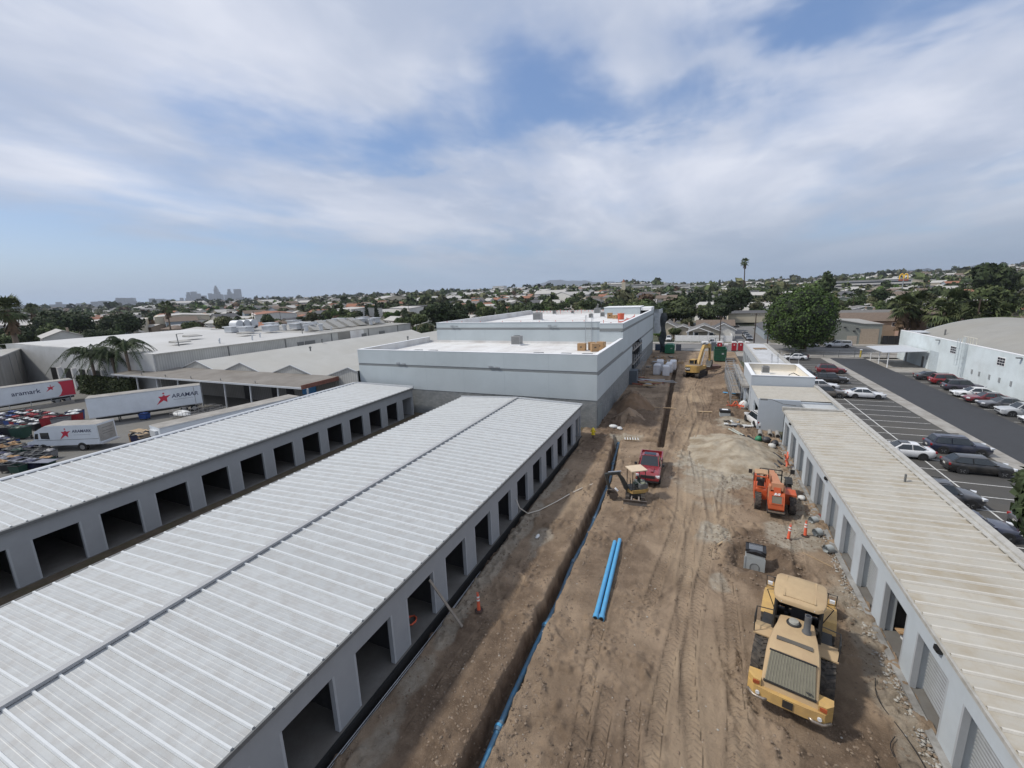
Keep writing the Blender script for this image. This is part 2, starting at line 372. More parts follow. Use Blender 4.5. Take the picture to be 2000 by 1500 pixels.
def dirt_ground():
    xs = np.arange(-12.35, 8.93, .07); y = -11.0; ys = []
    while y < 124.8: ys.append(y); y += .5 if y < 4 else (.07 if y < 24 else min(.07*(1+(y-24)/22), .45))
    ys = np.array(ys); gx, gy = np.meshgrid(xs, ys); hz = dirt_h(gx, gy)
    edge = smooth01((124.6-gy)/2); hz = hz*edge
    nX = len(xs); nY = len(ys)
    me = bpy.data.meshes.new('dirt_ground')
    V = np.stack([gx.ravel(), gy.ravel(), hz.ravel()], 1).astype(np.float32)
    a = (np.arange(nY-1)[:, None]*nX+np.arange(nX-1)[None, :]).ravel()
    F = np.stack([a, a+1, a+1+nX, a+nX], 1).astype(np.int32)
    me.vertices.add(len(V)); me.vertices.foreach_set('co', V.ravel())
    me.loops.add(F.size); me.loops.foreach_set('vertex_index', F.ravel())
    me.polygons.add(len(F)); me.polygons.foreach_set('loop_start', np.arange(0, F.size, 4, dtype=np.int32)); me.polygons.foreach_set('use_smooth', np.ones(len(F), bool))
    me.update(calc_edges=True); me.validate()
    # soil kinds: r gravel and concrete dust, g damp dark soil plus painted trench and pit shade, b pale driven track
    X = V[:, 0].astype(float); Y = V[:, 1].astype(float); n1 = fbm(X/1.6, Y/1.6, 4, 201); n2 = fbm(X/4, Y/4, 4, 211)
    def blob(cx, cy, rx, ry, k=1., nz=n1): return k*smooth01((1.15-np.hypot((X-cx)/rx, (Y-cy)/ry)+(nz-.5)*1.6)*2)
    gr = np.maximum.reduce([blob(1.6, 30.2, 1.3, 1.7, .75), blob(3.2, 43, 4.4, 6.5, .85), blob(1.5, 37.5, 2.6, 4, .5), blob(6.3, 41, 2.2, 7, .6), blob(6.6, 31.5, 1.5, 2.2, .75), blob(1.8, 24.8, .5, 1.1, .6), blob(-11.0, 25, .7, 12, .6), blob(-10.8, 15.5, .6, 2.6, .6), blob(-10.4, 9.8, .7, 1.7, .55), blob(-9.3, 25, .7, 2.5, .6), blob(4.5, 58, 2.2, 3.0, .8), blob(7.9, 18, .7, 11, .55), blob(-6.6, 48.5, 2.2, 1.2, .7), blob(-9.0, 68, 1.2, 4, .7), blob(7.4, 37, .8, 6, .7)])
    dk = np.maximum.reduce([blob(-8.7, 12, 1.9, 7, .75, n2), blob(-8.3, 24, 1.1, 10, .6), blob(4.6, 26.5, 2.3, 4.0, .8, n2), blob(6.3, 13, 2.6, 6.5, .85, n2), blob(-8.5, 56, 4, 9, .9, n2), blob(5.2, 68, 4, 12, .85, n2), blob(-3, 57, 3, 12, .5, n2), blob(-3.8, 26, 2.2, 5, .6), blob(-9.6, 46, 2.3, 4.5, .8), blob(-2.5, 12, 2, 6, .45), blob(3, 92, 6, 16, .5, n2), blob(6.2, 58, 2.5, 5, .8)])
    tn = np.maximum.reduce([blob(-.4, 60, 2.0, 22, .8, n2), blob(.4, 34, 2.2, 14, .6, n2), blob(1.0, 14, 2.0, 9, .55, n2), blob(-8.6, 30, 1.3, 5, .7), blob(-9, 16, 1, 3, .35)])
    ht = V[:, 2]; dk = np.maximum(dk, smooth01((-.2-ht)*3)*.9)  # shade painted into trenches and pits: soil darkens with depth
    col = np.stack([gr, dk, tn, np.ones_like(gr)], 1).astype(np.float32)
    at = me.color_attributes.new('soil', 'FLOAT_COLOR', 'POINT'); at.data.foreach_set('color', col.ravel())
    u = Y*0; mk = Y*0
    for x0, amp, wl, ph in RUTS:
        c = x0+amp*np.sin(Y/wl*6.28+ph); d = np.abs(X-c); k = smooth01((.30-d)/.06)*smooth01((fbm(X*0+x0, Y/9, 2, 71)-.30)*5)*(np.hypot(X-3.9, Y-27.5) > 2.4)
        u = np.where(k > mk, Y+.8*np.abs(X-c), u); mk = np.maximum(mk, k)
    at = me.color_attributes.new('tread', 'FLOAT_COLOR', 'POINT'); at.data.foreach_set('color', np.stack([u, mk, mk, np.ones_like(u)], 1).astype(np.float32).ravel())
    m = bpy.data.materials.new('site_dirt'); m.use_nodes = True; nt = m.node_tree; N = nt.nodes; L = nt.links; b = N['Principled BSDF']; b.inputs['Roughness'].default_value = .95; b.inputs['Specular IOR Level'].default_value = .25
    g = N.new('ShaderNodeNewGeometry'); va = N.new('ShaderNodeVertexColor'); va.layer_name = 'soil'; sp = N.new('ShaderNodeSeparateColor'); L.new(va.outputs[0], sp.inputs[0])
    def nz(s, d, r, st=(1, 1, 1)):
        mp = N.new('ShaderNodeMapping'); L.new(g.outputs['Position'], mp.inputs[0]); mp.inputs[3].default_value = st
        n = N.new('ShaderNodeTexNoise'); L.new(mp.outputs[0], n.inputs[0]); n.inputs['Scale'].default_value = s; n.inputs['Detail'].default_value = d; n.inputs['Roughness'].default_value = r; return n.outputs[0]
    def mx(f, a, c):
        n = N.new('ShaderNodeMix'); n.data_type = 'RGBA'
        if isinstance(f, float): n.inputs[0].default_value = f
        else: L.new(f, n.inputs[0])
        for i, v in ((6, a), (7, c)):
            if isinstance(v, tuple): n.inputs[i].default_value = (*v, 1)
            else: L.new(v, n.inputs[i])
        return n.outputs[2]
    def mr(v, lo, hi, a=0., c=1.):
        n = N.new('ShaderNodeMapRange'); n.interpolation_type = 'SMOOTHSTEP'; L.new(v, n.inputs[0]); n.inputs[1].default_value = lo; n.inputs[2].default_value = hi; n.inputs[3].default_value = a; n.inputs[4].default_value = c; return n.outputs[0]
    base = mx(mr(nz(.35, 6, .6), .35, .65), (.200, .145, .098), (.318, .238, .165))
    base = mx(mr(sp.outputs[2], 0, 1), base, mx(mr(nz(.8, 5, .6, (1, .3, 1)), .3, .7), (.385, .295, .202), (.280, .210, .143)))
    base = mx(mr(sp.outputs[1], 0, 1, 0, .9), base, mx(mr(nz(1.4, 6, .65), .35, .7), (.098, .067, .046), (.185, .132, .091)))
    base = mx(mr(sp.outputs[0], 0, 1), base, mx(mr(nz(1.8, 7, .7), .35, .65), (.265, .228, .175), (.40, .365, .30)))
    base = mx(mr(nz(9, 4, .7), .58, .75, 0, .45), base, (.36, .30, .23))
    base = mx(mr(nz(5, 5, .7), .55, .72, 0, .30), base, (.12, .086, .06))
    L.new(base, b.inputs['Base Color'])
    bp = N.new('ShaderNodeBump'); bp.inputs['Strength'].default_value = 1.0; bp.inputs['Distance'].default_value = .09
    def mth(op, a, c):
        n = N.new('ShaderNodeMath'); n.operation = op
        for i, v in enumerate((a, c)):
            if isinstance(v, float): n.inputs[i].default_value = v
            else: L.new(v, n.inputs[i])
        return n.outputs[0]
    tv = N.new('ShaderNodeVertexColor'); tv.layer_name = 'tread'; ts = N.new('ShaderNodeSeparateColor'); L.new(tv.outputs[0], ts.inputs[0])
    wv = mr(mth('PINGPONG', ts.outputs[0], .13), .03, .08)
    hh = mth('ADD', mth('ADD', nz(9, 8, .75), mth('MULTIPLY', nz(28, 4, .7), .35)), mth('MULTIPLY', mth('MULTIPLY', wv, ts.outputs[1]), .32)); L.new(hh, bp.inputs['Height']); L.new(bp.outputs[0], b.inputs['Normal'])
    me.materials.append(m); struct(meshobj('dirt_ground', me)); return m
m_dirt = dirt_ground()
def heap(name, label, cx, cy, rx, ry, hgt, m, seed, loc_z=0., res=.14, sharp=1.0):
    """a heap of loose material standing on the ground"""
    n = int(2*max(rx, ry)/res); t = np.linspace(-1, 1, n); gx, gy = np.meshgrid(t*rx, t*ry)
    d = np.hypot(gx/rx, gy/ry)+(fbm(gx/2+seed, gy/2, 3, seed)-.5)*.35
    h = hgt*np.clip(1-d, 0, 1)**sharp*(1+.35*(fbm(gx/1.2, gy/1.2, 4, seed+1)-.5))+(fbm(gx/.35, gy/.35, 3, seed+2)-.5)*.14*np.clip(1-d, 0, .4)*2.5-.12
    V = np.stack([gx.ravel(), gy.ravel(), h.ravel()], 1); F = []
    hm = h
    for j in range(n-1):
        for i in range(n-1):
            if hm[j, i] > -.1 or hm[j+1, i] > -.1 or hm[j, i+1] > -.1 or hm[j+1, i+1] > -.1: a = j*n+i; F.append((a, a+1, a+1+n, a+n))
    me = bpy.data.meshes.new(name); me.from_pydata(V.tolist(), [], F); me.materials.append(m); me.polygons.foreach_set('use_smooth', [True]*len(F)); me.update()
    return tag(meshobj(name, me, loc=(cx, cy, loc_z)), label, 'heap')
m_sand = mat('pale_sand', (.35, .305, .235), rough=.95, var=.14, scale=1.1, bump=.6, bscale=14, dirt='#73624a', damt=.8, dscale=.5, coords='World')
heap('sand_heap', 'broad pale grey sand heap beside the long right-hand storage row', 4.0, 46.6, 4.7, 6.6, 1.55, m_sand, 5, sharp=.9)
m_brown = mat('brown_soil', (.17, .112, .070), rough=.95, var=.2, scale=1.1, bump=.7, bscale=12, dirt='#7d6349', damt=.5, dscale=.5, coords='World')
heap('soil_heap', 'dark brown soil heap against the tall grey building wall', -8.0, 61.6, 2.9, 4.6, 2.6, m_brown, 9)
heap('soil_heap', 'tan soil heap beside the grey door panel at the building corner', -7.6, 54.6, 2.7, 3.2, 1.9, mat('tan_soil', (.25, .18, .12), rough=.95, var=.2, scale=1.1, bump=.7, bscale=12, coords='World'), 14)
# ---- paved surfaces
sheet('parking_lot', [(13.9, -6), (25.75, -6), (25.75, 116.3), (8.95, 116.3), (8.95, 108.6), (13.9, 108.6)], .02, m_asph)
sheet('concrete_gutter', [(25.75, -6), (27.45, -6), (27.45, 116.3), (25.75, 116.3)], .028, m_conc)
sheet('driveway', [(27.45, -6), (34.0, -6), (34.0, 117.5), (27.45, 117.5)], .024, m_asph2)
sheet('parking_strip', [(34.0, -6), (40.2, -6), (40.2, 100), (34.0, 100)], .02, m_asph)
sheet('loading_apron', [(34.0, 100), (40.2, 100), (40.2, 118.9), (34.0, 118.9)], .03, m_conc)
def stripes():
    b = MB()
    for k in range(-2, 45):
        y = 35.0+2.65*k-.6
        if y > 108: break
        if y < 2: continue
        b.box(14.5, 25.5, y-.05, y+.05, .021, .0245)
    o = b.build('bay_line', m_paint); struct(o)
    b = MB()
    for a, c in ((2, 108),): b.box(19.95, 20.07, a, c, .0215, .0255)
    struct(b.build('bay_line', m_paint))
    b = MB()
    for k in range(0, 24):
        y = 34.5+2.95*k
        b.box(34.2, 39.6, y-.05, y+.05, .021, .0245)
    struct(b.build('bay_line', m_paint))
stripes()
# the cross street, pavements, kerbs
sheet('street', [(-130, 127.2), (140, 127.2), (140, 139.8), (-130, 139.8)], .05, m_street, .1)
for nm, y0, y1 in (('pavement', 124.7, 127.0), ('pavement', 140.0, 143.6)):
    sheet(nm, [(-130, y0), (140, y0), (140, y1), (-130, y1)], .17, m_conc, .3)
    sheet('kerb', [(-130, y1 if y0 < 130 else y0-.18), (140, y1 if y0 < 130 else y0-.18), (140, y1+.18 if y0 < 130 else y0), (-130, y1+.18 if y0 < 130 else y0)], .174, m_conc, .3)
sheet('verge', [(9.0, 116.3), (140, 118.95), (140, 124.7), (9.0, 124.7)], .03, m_conc, .1)
sheet('alley', [(9.9, 143.6), (19.8, 143.6), (19.8, 196), (9.9, 196)], .06, m_street, .1)
sheet('rear_lane', [(-20, 196), (34, 196), (34, 206), (-20, 206)], .08, m_street, .15)
# the laundry yard to the left
sheet('laundry_yard', [(-140, 8), (-48.4, 8), (-48.4, 50), (-140, 50)], .02, m_yard, .1)
sheet('garden_strip', [(-48.4, -6), (-12.3, -6), (-12.3, 50.5), (-48.4, 50.5)], .0, mat('bare_soil_strip', (.10, .075, .05), rough=.95, var=.3, scale=1.5, bump=.6, dirt='#4d4a2a', damt=.5, coords='World'), .1)
# ================================================================ STORAGE ROWS AND THE BIG BUILDING
m_stucco = mat('grey_stucco', (.30, .315, .33), rough=.85, var=.05, scale=1.2, bump=.12, bscale=50, coords='World', dirt='#8b8f92', damt=.25, dscale=.35)
m_stuccoR = mat('pale_blue_stucco', (.44, .485, .52), rough=.85, var=.05, scale=1.2, bump=.12, bscale=50, coords='World', dirt='#a7a8a6', damt=.25, dscale=.35)
m_jamb = mat('jamb_paint', (.36, .38, .40), rough=.8, var=.05, coords='World')
m_galv = mat('galvanised_roof', (.42, .435, .435), rough=.5, metal=.1, var=.05, scale=1.5, rndv=.05, dirt='#948f89', damt=.4, dscale=1.6, coords='World', bump=.10, bscale=2)
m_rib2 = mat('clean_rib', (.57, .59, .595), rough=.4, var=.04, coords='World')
m_dustroof = mat('dusty_metal_roof', (.42, .40, .35), rough=.65, var=.08, scale=1.1, rndv=.05, dirt='#93866f', damt=.75, dscale=.55, coords='World')
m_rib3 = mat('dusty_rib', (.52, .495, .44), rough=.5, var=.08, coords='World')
m_cap = mat('roof_flashing', (.52, .54, .56), rough=.5, metal=.2, var=.06, coords='World')
m_capd = mat('dusty_flashing', (.42, .41, .38), rough=.6, var=.1, coords='World', dirt='#7c7668', damt=.4, dscale=2)
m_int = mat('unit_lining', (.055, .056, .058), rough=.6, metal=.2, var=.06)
m_slab = mat('unit_slab', (.15, .145, .135), rough=.9, var=.12, scale=.8, coords='World', bump=.1, dirt='#57514a', damt=.5, dscale=.7)
m_gut = mat('dark_gutter', (.135, .14, .14), rough=.6, var=.1, coords='World')
m_foot = mat('footing_concrete', (.30, .295, .28), rough=.9, var=.15, scale=1.5, bump=.5, bscale=14, coords='World', dirt='#55504a', damt=.6, dscale=.9)
m_roller = mat('roller_door_steel', (.36, .375, .385), rough=.4, metal=.35, var=.06, scale=2)
m_black = mat('black_plastic', (.015, .015, .016), rough=.5)
def panel_mesh(name, L, w, z0, z1, m, minor=2, ends=True):
    """one roof sheet running from x=0 (z0) to x=L (z1): trapezoid rib on one edge, low stiffening folds between"""
    b = MB(); prof = [(0, 0), (.028, .075), (.092, .075), (.12, 0)]
    for k in range(1, minor+1):
        c = .115+(w-.115)*k/(minor+1); prof += [(c-.035, 0), (c-.018, .0035), (c+.018, .0035), (c+.035, 0)]
    prof += [(w-.004, 0)]
    b.grid([[(0, y, z0+h) for y, h in prof], [(L, y, z1+h) for y, h in prof]])
    b.face([(0, 0, z0-.03), (0, w, z0-.03), (L, w, z1-.03), (L, 0, z1-.03)]); b.face([(L, 0, z1-.03), (L, w, z1-.03), (L, w, z1), (L, 0, z1)]); b.face([(0, 0, z0-.03), (0, w, z0-.03), (0, w, z0), (0, 0, z0)])
    b.face([(L, 0, z1), (L, .028, z1+.075), (L, .092, z1+.075), (L, .12, z1)])
    b.face([(0, 0, z0), (0, .03, z0+.055), (0, .085, z0+.055), (0, .115, z0)])
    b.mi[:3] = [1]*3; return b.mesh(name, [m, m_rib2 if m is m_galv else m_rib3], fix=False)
def roof_panels(parent, x0, y0, y1, L, w, za, zb, m, minor=2):
    me = panel_mesh('roof_panel', L, w, za, zb, m, minor); n = int(round((y1-y0)/w))
    for i in range(n): meshobj('roof_panel', me, parent, (x0, y0+i*w, rnd.uniform(-.002, .002)))
def storage_row(root, xw, side, xback, y0, y1, opens, ow, top, eave, m_wall, depth_in, door=None, recess=0., dooropen=()):
    """xw face of the door wall, side +1 if it faces +x; units run back to xback"""
    t = .24*side
    def B(b, xa, xb, *r): b.box(min(xa, xb), max(xa, xb), *r); return b
    ys = [y0]+[v for o in opens for v in (o, o+ow)]+[y1]
    for i in range(0, len(ys), 2):
        if ys[i+1]-ys[i] > .05:
            B(MB(), xw, xw-t-recess*side, ys[i], ys[i+1], .02, top).build('pier', m_wall, root)
    B(MB(), xw+.0*side, xw-t, y0, y1, top, eave-.10).build('header', m_wall, root)
    jm = B(MB(), xw+.002*side, xw-t*.9, 0, .104, .03, top).mesh('jamb', m_jamb)
    for o in opens: meshobj('jamb', jm, root, (0, o-.004, 0)); meshobj('jamb', jm, root, (0, o+ow-.10, 0))
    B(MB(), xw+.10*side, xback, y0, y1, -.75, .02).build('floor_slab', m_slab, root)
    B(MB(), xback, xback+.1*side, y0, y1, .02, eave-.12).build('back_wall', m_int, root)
    # corrugated partition between neighbouring units
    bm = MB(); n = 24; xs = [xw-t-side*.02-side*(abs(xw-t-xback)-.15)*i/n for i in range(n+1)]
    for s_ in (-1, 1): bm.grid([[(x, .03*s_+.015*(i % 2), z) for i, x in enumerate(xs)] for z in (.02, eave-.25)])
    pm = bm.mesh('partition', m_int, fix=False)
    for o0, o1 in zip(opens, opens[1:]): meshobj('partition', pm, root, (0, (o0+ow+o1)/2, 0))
    if door:
        bm = MB(); nz = 17; hz = top+.1; rows = []
        for i in range(nz*4+1):
            z = .02+hz*i/(nz*4)-.02; x = (0, .05, .06, .05)[i % 4]
            rows.append([(side*x, 0, z), (side*x, ow+.1, z)])
        bm.grid(rows); dm = bm.mesh('roller_door', m_roller, fix=False)
        for k, o in enumerate(opens):
            z = 0; far_ = 1.9 if abs(o-20.992) < .1 else 0
            meshobj('roller_door', dm, root, (xw-(recess+.2+far_)*side, o-.05, .03+z))
def row_C():
    r = thing('storage_building', 'middle storage row with a double ribbed metal roof and a centre cap strip', 'storage building')
    xw, y0, y1 = -12.06, -7.0, 47.3
    opens = [7.45+3.41*k for k in range(-4, 12)]
    storage_row(r, xw, 1, -20.0, y0, y1, opens, 2.38, 2.55, 3.75, m_stucco, 8)
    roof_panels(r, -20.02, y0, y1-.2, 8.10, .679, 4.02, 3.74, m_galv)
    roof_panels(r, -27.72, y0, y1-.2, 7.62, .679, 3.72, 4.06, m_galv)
    MB().box(-27.5, -27.3, y0, y1, -.5, 3.6).build('rear_wall', m_stucco, r)
    b = MB(); b.prism([(-20.22, 4.12), (-20.0, 4.16), (-19.86, 4.18), (-19.86, 4.05), (-19.98, 4.05)], y0, y1-.1, 'Y'); b.build('ridge_cap', mat('ridge_metal', (.33, .335, .34), rough=.55, var=.05), r)
    b = MB(); b.box(-20.42, -20.22, y0, y1-.1, 4.085, 4.10); b.build('ridge_flashing', m_galv, r)
    b = MB(); b.box(-12.0, -11.84, y0, y1, 3.58, 3.735); b.box(-11.92, -11.84, y0, y1, 3.735, 3.75); b.build('eave_gutter', m_gut, r)
    b = MB(); b.box(-27.85, -27.72, y0, y1, 3.60, 3.74); b.build('eave_gutter', m_gut, r)
    b = MB(); b.prism([(-27.8, 3.7), (-20, 4.05), (-11.85, 3.72), (-11.85, 3.92), (-20, 4.2), (-27.8, 3.86)], y1-.12, y1+.05, 'Y'); b.build('end_flashing', m_cap, r)
    b = MB(); b.prism([(-27.4, 0), (-12.3, 0), (-12.3, 3.65), (-20, 3.95), (-27.4, 3.6)], y1-.3, y1-.12, 'Y'); b.build('end_wall', m_stucco, r)
    b = MB(); b.box(-12.06, -11.86, y0, y1, -.6, .015); b.build('stem_wall', mat('stem_black', (.012, .012, .012), rough=.8), r)  # stem wall coloured near black all over
    return r
row_C()
def row_L():
    r = thing('storage_building', 'left storage row with the smooth pale metal roof and dark open units', 'storage building')
    xw, y0, y1 = -37.17, -6.0, 49.6
    opens = [10.27+3.347*k for k in range(-4, 12)]
    storage_row(r, xw, 1, -47.3, y0, y1, opens, 2.42, 2.68, 3.95, m_stucco, 9)
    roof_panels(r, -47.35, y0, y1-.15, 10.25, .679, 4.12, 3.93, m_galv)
    b = MB(); b.box(-37.06, -36.92, y0, y1, 3.72, 3.92); b.build('eave_gutter', m_gut, r)
    b = MB(); b.box(-47.75, -47.42, y0, y1, -.4, 4.16); b.build('rear_wall', m_stucco, r)
    b = MB(); b.prism([(-47.85, 4.16), (-47.85, 4.25), (-47.4, 4.29), (-47.28, 4.22), (-47.28, 4.16)], y0, y1, 'Y'); b.build('parapet_cap', m_cap, r)
    b = MB(); b.prism([(-47.4, 4.1), (-36.95, 3.9), (-36.95, 4.2), (-47.4, 4.3)], y1-.12, y1+.03, 'Y'); b.build('end_flashing', m_cap, r)
    b = MB(); b.box(-47.4, -37.3, y1-.32, y1-.12, 0, 3.85); b.build('end_wall', m_stucco, r)
    return r
row_L()
def row_R():
    r = thing('storage_building', 'long right-hand storage row with roller doors and dusty tan ribbed roof', 'storage building')
    xw, y0, y1 = 8.75, 2.0, 51.3
    opens = [17.62+3.372*k-3.372*4 for k in range(0, 14)]
    opens = [o for o in opens if o+2.46 < y1-.3]
    storage_row(r, xw, -1, 13.5, y0, y1, opens, 2.46, 2.62, 3.72, m_stuccoR, 5, door=True, recess=.32)
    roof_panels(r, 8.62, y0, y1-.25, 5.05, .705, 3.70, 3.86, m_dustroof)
    b = MB(); b.box(8.52, 8.66, y0, y1, 3.56, 3.69); b.box(8.52, 8.56, y0, y1, 3.69, 3.71); b.build('eave_gutter', m_capd, r)
    b = MB(); b.box(13.75, 14.1, y0, y1, 0, 3.98); b.build('rear_wall', m_stuccoR, r)
    b = MB(); b.prism([(13.66, 3.9), (13.66, 3.96), (13.86, 4.0), (13.86, 4.1), (14.2, 4.13), (14.2, 4.0), (14.1, 3.98)], y0, y1, 'Y'); b.build('parapet_cap', m_capd, r)
    b = MB(); b.box(8.5, 13.9, y1-.3, y1+.06, 3.74, 4.02); b.build('end_cap', m_capd, r)
    b = MB(); b.box(8.75, 13.75, y1-.3, y1, 0, 3.74); b.build('end_wall', m_stuccoR, r)
    b = MB(); b.box(8.48, 8.76, y0, y1, -.3, .10)
    b.build('footing', m_foot, r)
    for y in (47.6, 34.2, 18.4, 12.0):
        b = MB(); b.cbox((8.68, y, 3.22), (.16, .34, .16)); b.cbox((8.60, y, 3.2), (.05, .26, .10)); b.build('wall_light', m_black, r)
    b = MB(); b.cyl((12.7, 33.6, 3.7), (12.7, 33.6, 4.35), .06); b.build('vent_pipe', m_gut, r)
    return r
row_R()
# ---------------------------------------------------------------- big building
m_block = None
def block_mat():
    m = bpy.data.materials.new('split_face_block'); m.use_nodes = True; nt = m.node_tree; N = nt.nodes; L = nt.links; b = N['Principled BSDF']; b.inputs['Roughness'].default_value = .9
    g = N.new('ShaderNodeNewGeometry'); s = N.new('ShaderNodeSeparateXYZ'); L.new(g.outputs['Position'], s.inputs[0])
    ad = N.new('ShaderNodeMath'); ad.operation = 'ADD'; L.new(s.outputs[0], ad.inputs[0]); L.new(s.outputs[1], ad.inputs[1])
    c = N.new('ShaderNodeCombineXYZ'); L.new(ad.outputs[0], c.inputs[0]); L.new(s.outputs[2], c.inputs[1])
    br = N.new('ShaderNodeTexBrick'); L.new(c.outputs[0], br.inputs[0]); br.inputs['Scale'].default_value = 1; br.inputs['Brick Width'].default_value = .41; br.inputs['Row Height'].default_value = .205
    br.inputs['Mortar Size'].default_value = .008; br.inputs['Color1'].default_value = (.185, .20, .205, 1); br.inputs['Color2'].default_value = (.235, .245, .245, 1); br.inputs['Mortar'].default_value = (.15, .16, .165, 1)
    n = N.new('ShaderNodeTexNoise'); L.new(g.outputs['Position'], n.inputs[0]); n.inputs['Scale'].default_value = 1.2; n.inputs['Detail'].default_value = 8
    mx = N.new('ShaderNodeMix'); mx.data_type = 'RGBA'; mx.blend_type = 'MULTIPLY'; mx.inputs[0].default_value = .5; L.new(br.outputs[0], mx.inputs[6]); L.new(n.outputs[0], mx.inputs[7])
    sc = N.new('ShaderNodeVectorMath'); sc.operation = 'SCALE'; sc.inputs[3].default_value = 1.35; L.new(mx.outputs[2], sc.inputs[0])
    L.new(sc.outputs[0], b.inputs['Base Color']); bp = N.new('ShaderNodeBump'); bp.inputs['Distance'].default_value = .03; bp.inputs['Strength'].default_value = .8
    n2 = N.new('ShaderNodeTexNoise'); L.new(g.outputs['Position'], n2.inputs[0]); n2.inputs['Scale'].default_value = 12; n2.inputs['Detail'].default_value = 5; L.new(n2.outputs[0], bp.inputs['Height']); L.new(bp.outputs[0], b.inputs['Normal'])
    return m
m_block = block_mat()
m_plas = mat('white_grey_plaster', (.45, .50, .52), rough=.85, var=.035, scale=.4, bump=.06, bscale=40, coords='World', dirt='#9fa9ad', damt=.2, dscale=.25)
m_band = mat('grey_band', (.20, .215, .22), rough=.85, var=.06, coords='World', scale=2)
m_memb = mat('white_roof_membrane', (.68, .68, .67), rough=.7, var=.04, scale=.5, coords='World', dirt='#a59d96', damt=.5, dscale=.25)
m_coping = mat('white_coping', (.78, .79, .80), rough=.5, var=.03, coords='World')
m_steel = mat('galvanised_steel', (.36, .38, .40), rough=.5, metal=.5, var=.1)
m_dsteel = mat('dark_steel', (.07, .08, .085), rough=.5, metal=.5, var=.1)
def big():
    r = thing('storage_building', 'tall pale grey two-step building with a white flat roof and dark bands', 'building')
    # lower front block: x -47.4..-10.92, y 50.65..69.6, parapet 9.13, roof 8.15
    X0, X1, YA, YB, YC = -47.4, -10.92, 50.65, 69.6, 119.6
    T = .3
    b = MB(); b.box(X0, X1+.0, YA+.0, YA+T, -.3, 3.5); b.box(X1-T, X1, YA+T, 80.6, -.3, 3.5); b.box(X1-T, X1, 93.2, YC, -.3, 3.5); b.box(X0, X0+T, YA+T, YC, -.3, 3.5); b.build('block_base', m_block, r)
    b = MB(); P = .04
    b.box(X0-P, X1+P, YA-P, YA+T, 3.5, 6.68); b.box(X0-P, X1+P, YA-P, YA+T, 7.04, 9.08)
    b.box(X1-T, X1+P, YA+T, 80.4, 3.5, 6.46); b.box(X1-T, X1+P, YA+T, YB, 7.04, 9.08); b.box(X1-T, X1+P, YB, 119.4, 6.9, 10.1)
    b.box(X1-T, X1+P, 93.2, 119.4, 3.5, 6.46)
    b.box(X0-P, X0+T, YA+T, YB, 3.5, 9.08)
    b.build('plaster_panels', m_plas, r)
    b = MB(); b.box(X0-P, X1+P, YA-.005, YA+T, 6.68, 7.04); b.box(X1-T, X1+.005, YA+T, 80.4, 6.46, 6.9); b.box(X1-T, X1+.005, YA+T, YB, 6.9, 7.04); b.box(X1-T, X1+.005, 93.2, 119.4, 6.46, 6.9)
    b.build('band', m_band, r)
    b = MB(); b.box(X0+T, X1-T, YA+T, YB, 7.9, 8.12); b.build('roof_deck', m_memb, r)
    b = MB()
    for x, y0_, y1_ in ((X0+T, YA+T, YB), (X1-T-.06, YA+T, YB)): b.box(x, x+.06, y0_, y1_, 8.12, 9.05)
    b.box(X0+T, X1-T, YA+T, YA+T+.06, 8.12, 9.05); b.box(X0+T, X1-T, YB-.12, YB-.02, 8.12, 8.50); b.build('parapet_lining', m_memb, r)
    b = MB(); b.box(X0-.06, X1+.06, YA-.06, YA+T+.1, 9.08, 9.14); b.box(X1-T-.1, X1+.06, YA+T+.1, YB-.03, 9.08, 9.14); b.box(X0-.06, X0+T+.1, YA+T+.1, YB-.03, 9.08, 9.14); b.build('coping', m_coping, r)
    # upper block
    b = MB(); b.box(-45.4, X1-T-.005, YB, YB+T, 7.9, 10.42); b.box(-45.4, -14.6, YB, YB+T, 10.82, 11.72)
    b.box(-14.6, X1-.0, YB-.05, YB+T, 10.66, 11.44); b.box(X1-T, X1+P, YB+T, 119.4, 10.55, 11.44); b.box(-45.4, -45.1, YB+T, YC, 5, 11.7); b.box(-45.4, X1, YC, YC+T, 3, 11.44)
    b.build('upper_wall', m_plas, r)
    b = MB(); b.box(-45.4, -14.6, YB-.0, YB+T, 10.42, 10.82); b.box(-14.6, X1+.01, YB-.055, YB+T, 10.18, 10.66); b.box(X1-T, X1+.005, YB+T, 119.4, 10.1, 10.55); b.build('upper_band', m_band, r)
    b = MB(); b.box(-45.1, X1-T, YB+T, YC, 10.3, 10.62); b.build('upper_roof_deck', m_memb, r)
    b = MB(); b.box(-45.1, -45.0, YB+T, YC, 10.6, 11.68); b.box(-45.1, X1-T, YC-.12, YC, 10.6, 11.42); b.box(X1-T-.08, X1-T, YB+T, YC, 10.6, 11.4); b.box(-45.1, X1-T, YB+T, YB+T+.08, 10.6, 11.4); b.build('upper_parapet_lining', m_memb, r)
    b = MB(); b.box(-45.46, -14.6, YB-.06, YB+T+.05, 11.72, 11.78); b.box(-14.6, X1+.06, YB-.1, YB+T+.05, 11.44, 11.5); b.box(X1-T-.1, X1+.06, YB+T+.05, YC+T, 11.44, 11.5); b.box(-45.46, -45.0, YB+T+.05, YC+T, 11.7, 11.76); b.box(-45.0, X1-T-.1, YC-.1, YC+T+.04, 11.44, 11.5); b.build('upper_coping', m_coping, r)
    # stair head on the far corner
    b = MB(); b.box(-22.4, X1-2.6, 112.0, 119.5, 10.6, 12.35); b.build('stair_head', m_plas, r)
    b = MB(); b.box(-22.5, X1-2.5, 111.9, 119.6, 12.35, 12.45); b.box(X1-2.5, X1+.05, 112.5, 119.6, 11.5, 12.2); b.build('stair_head_cap', m_coping, r)
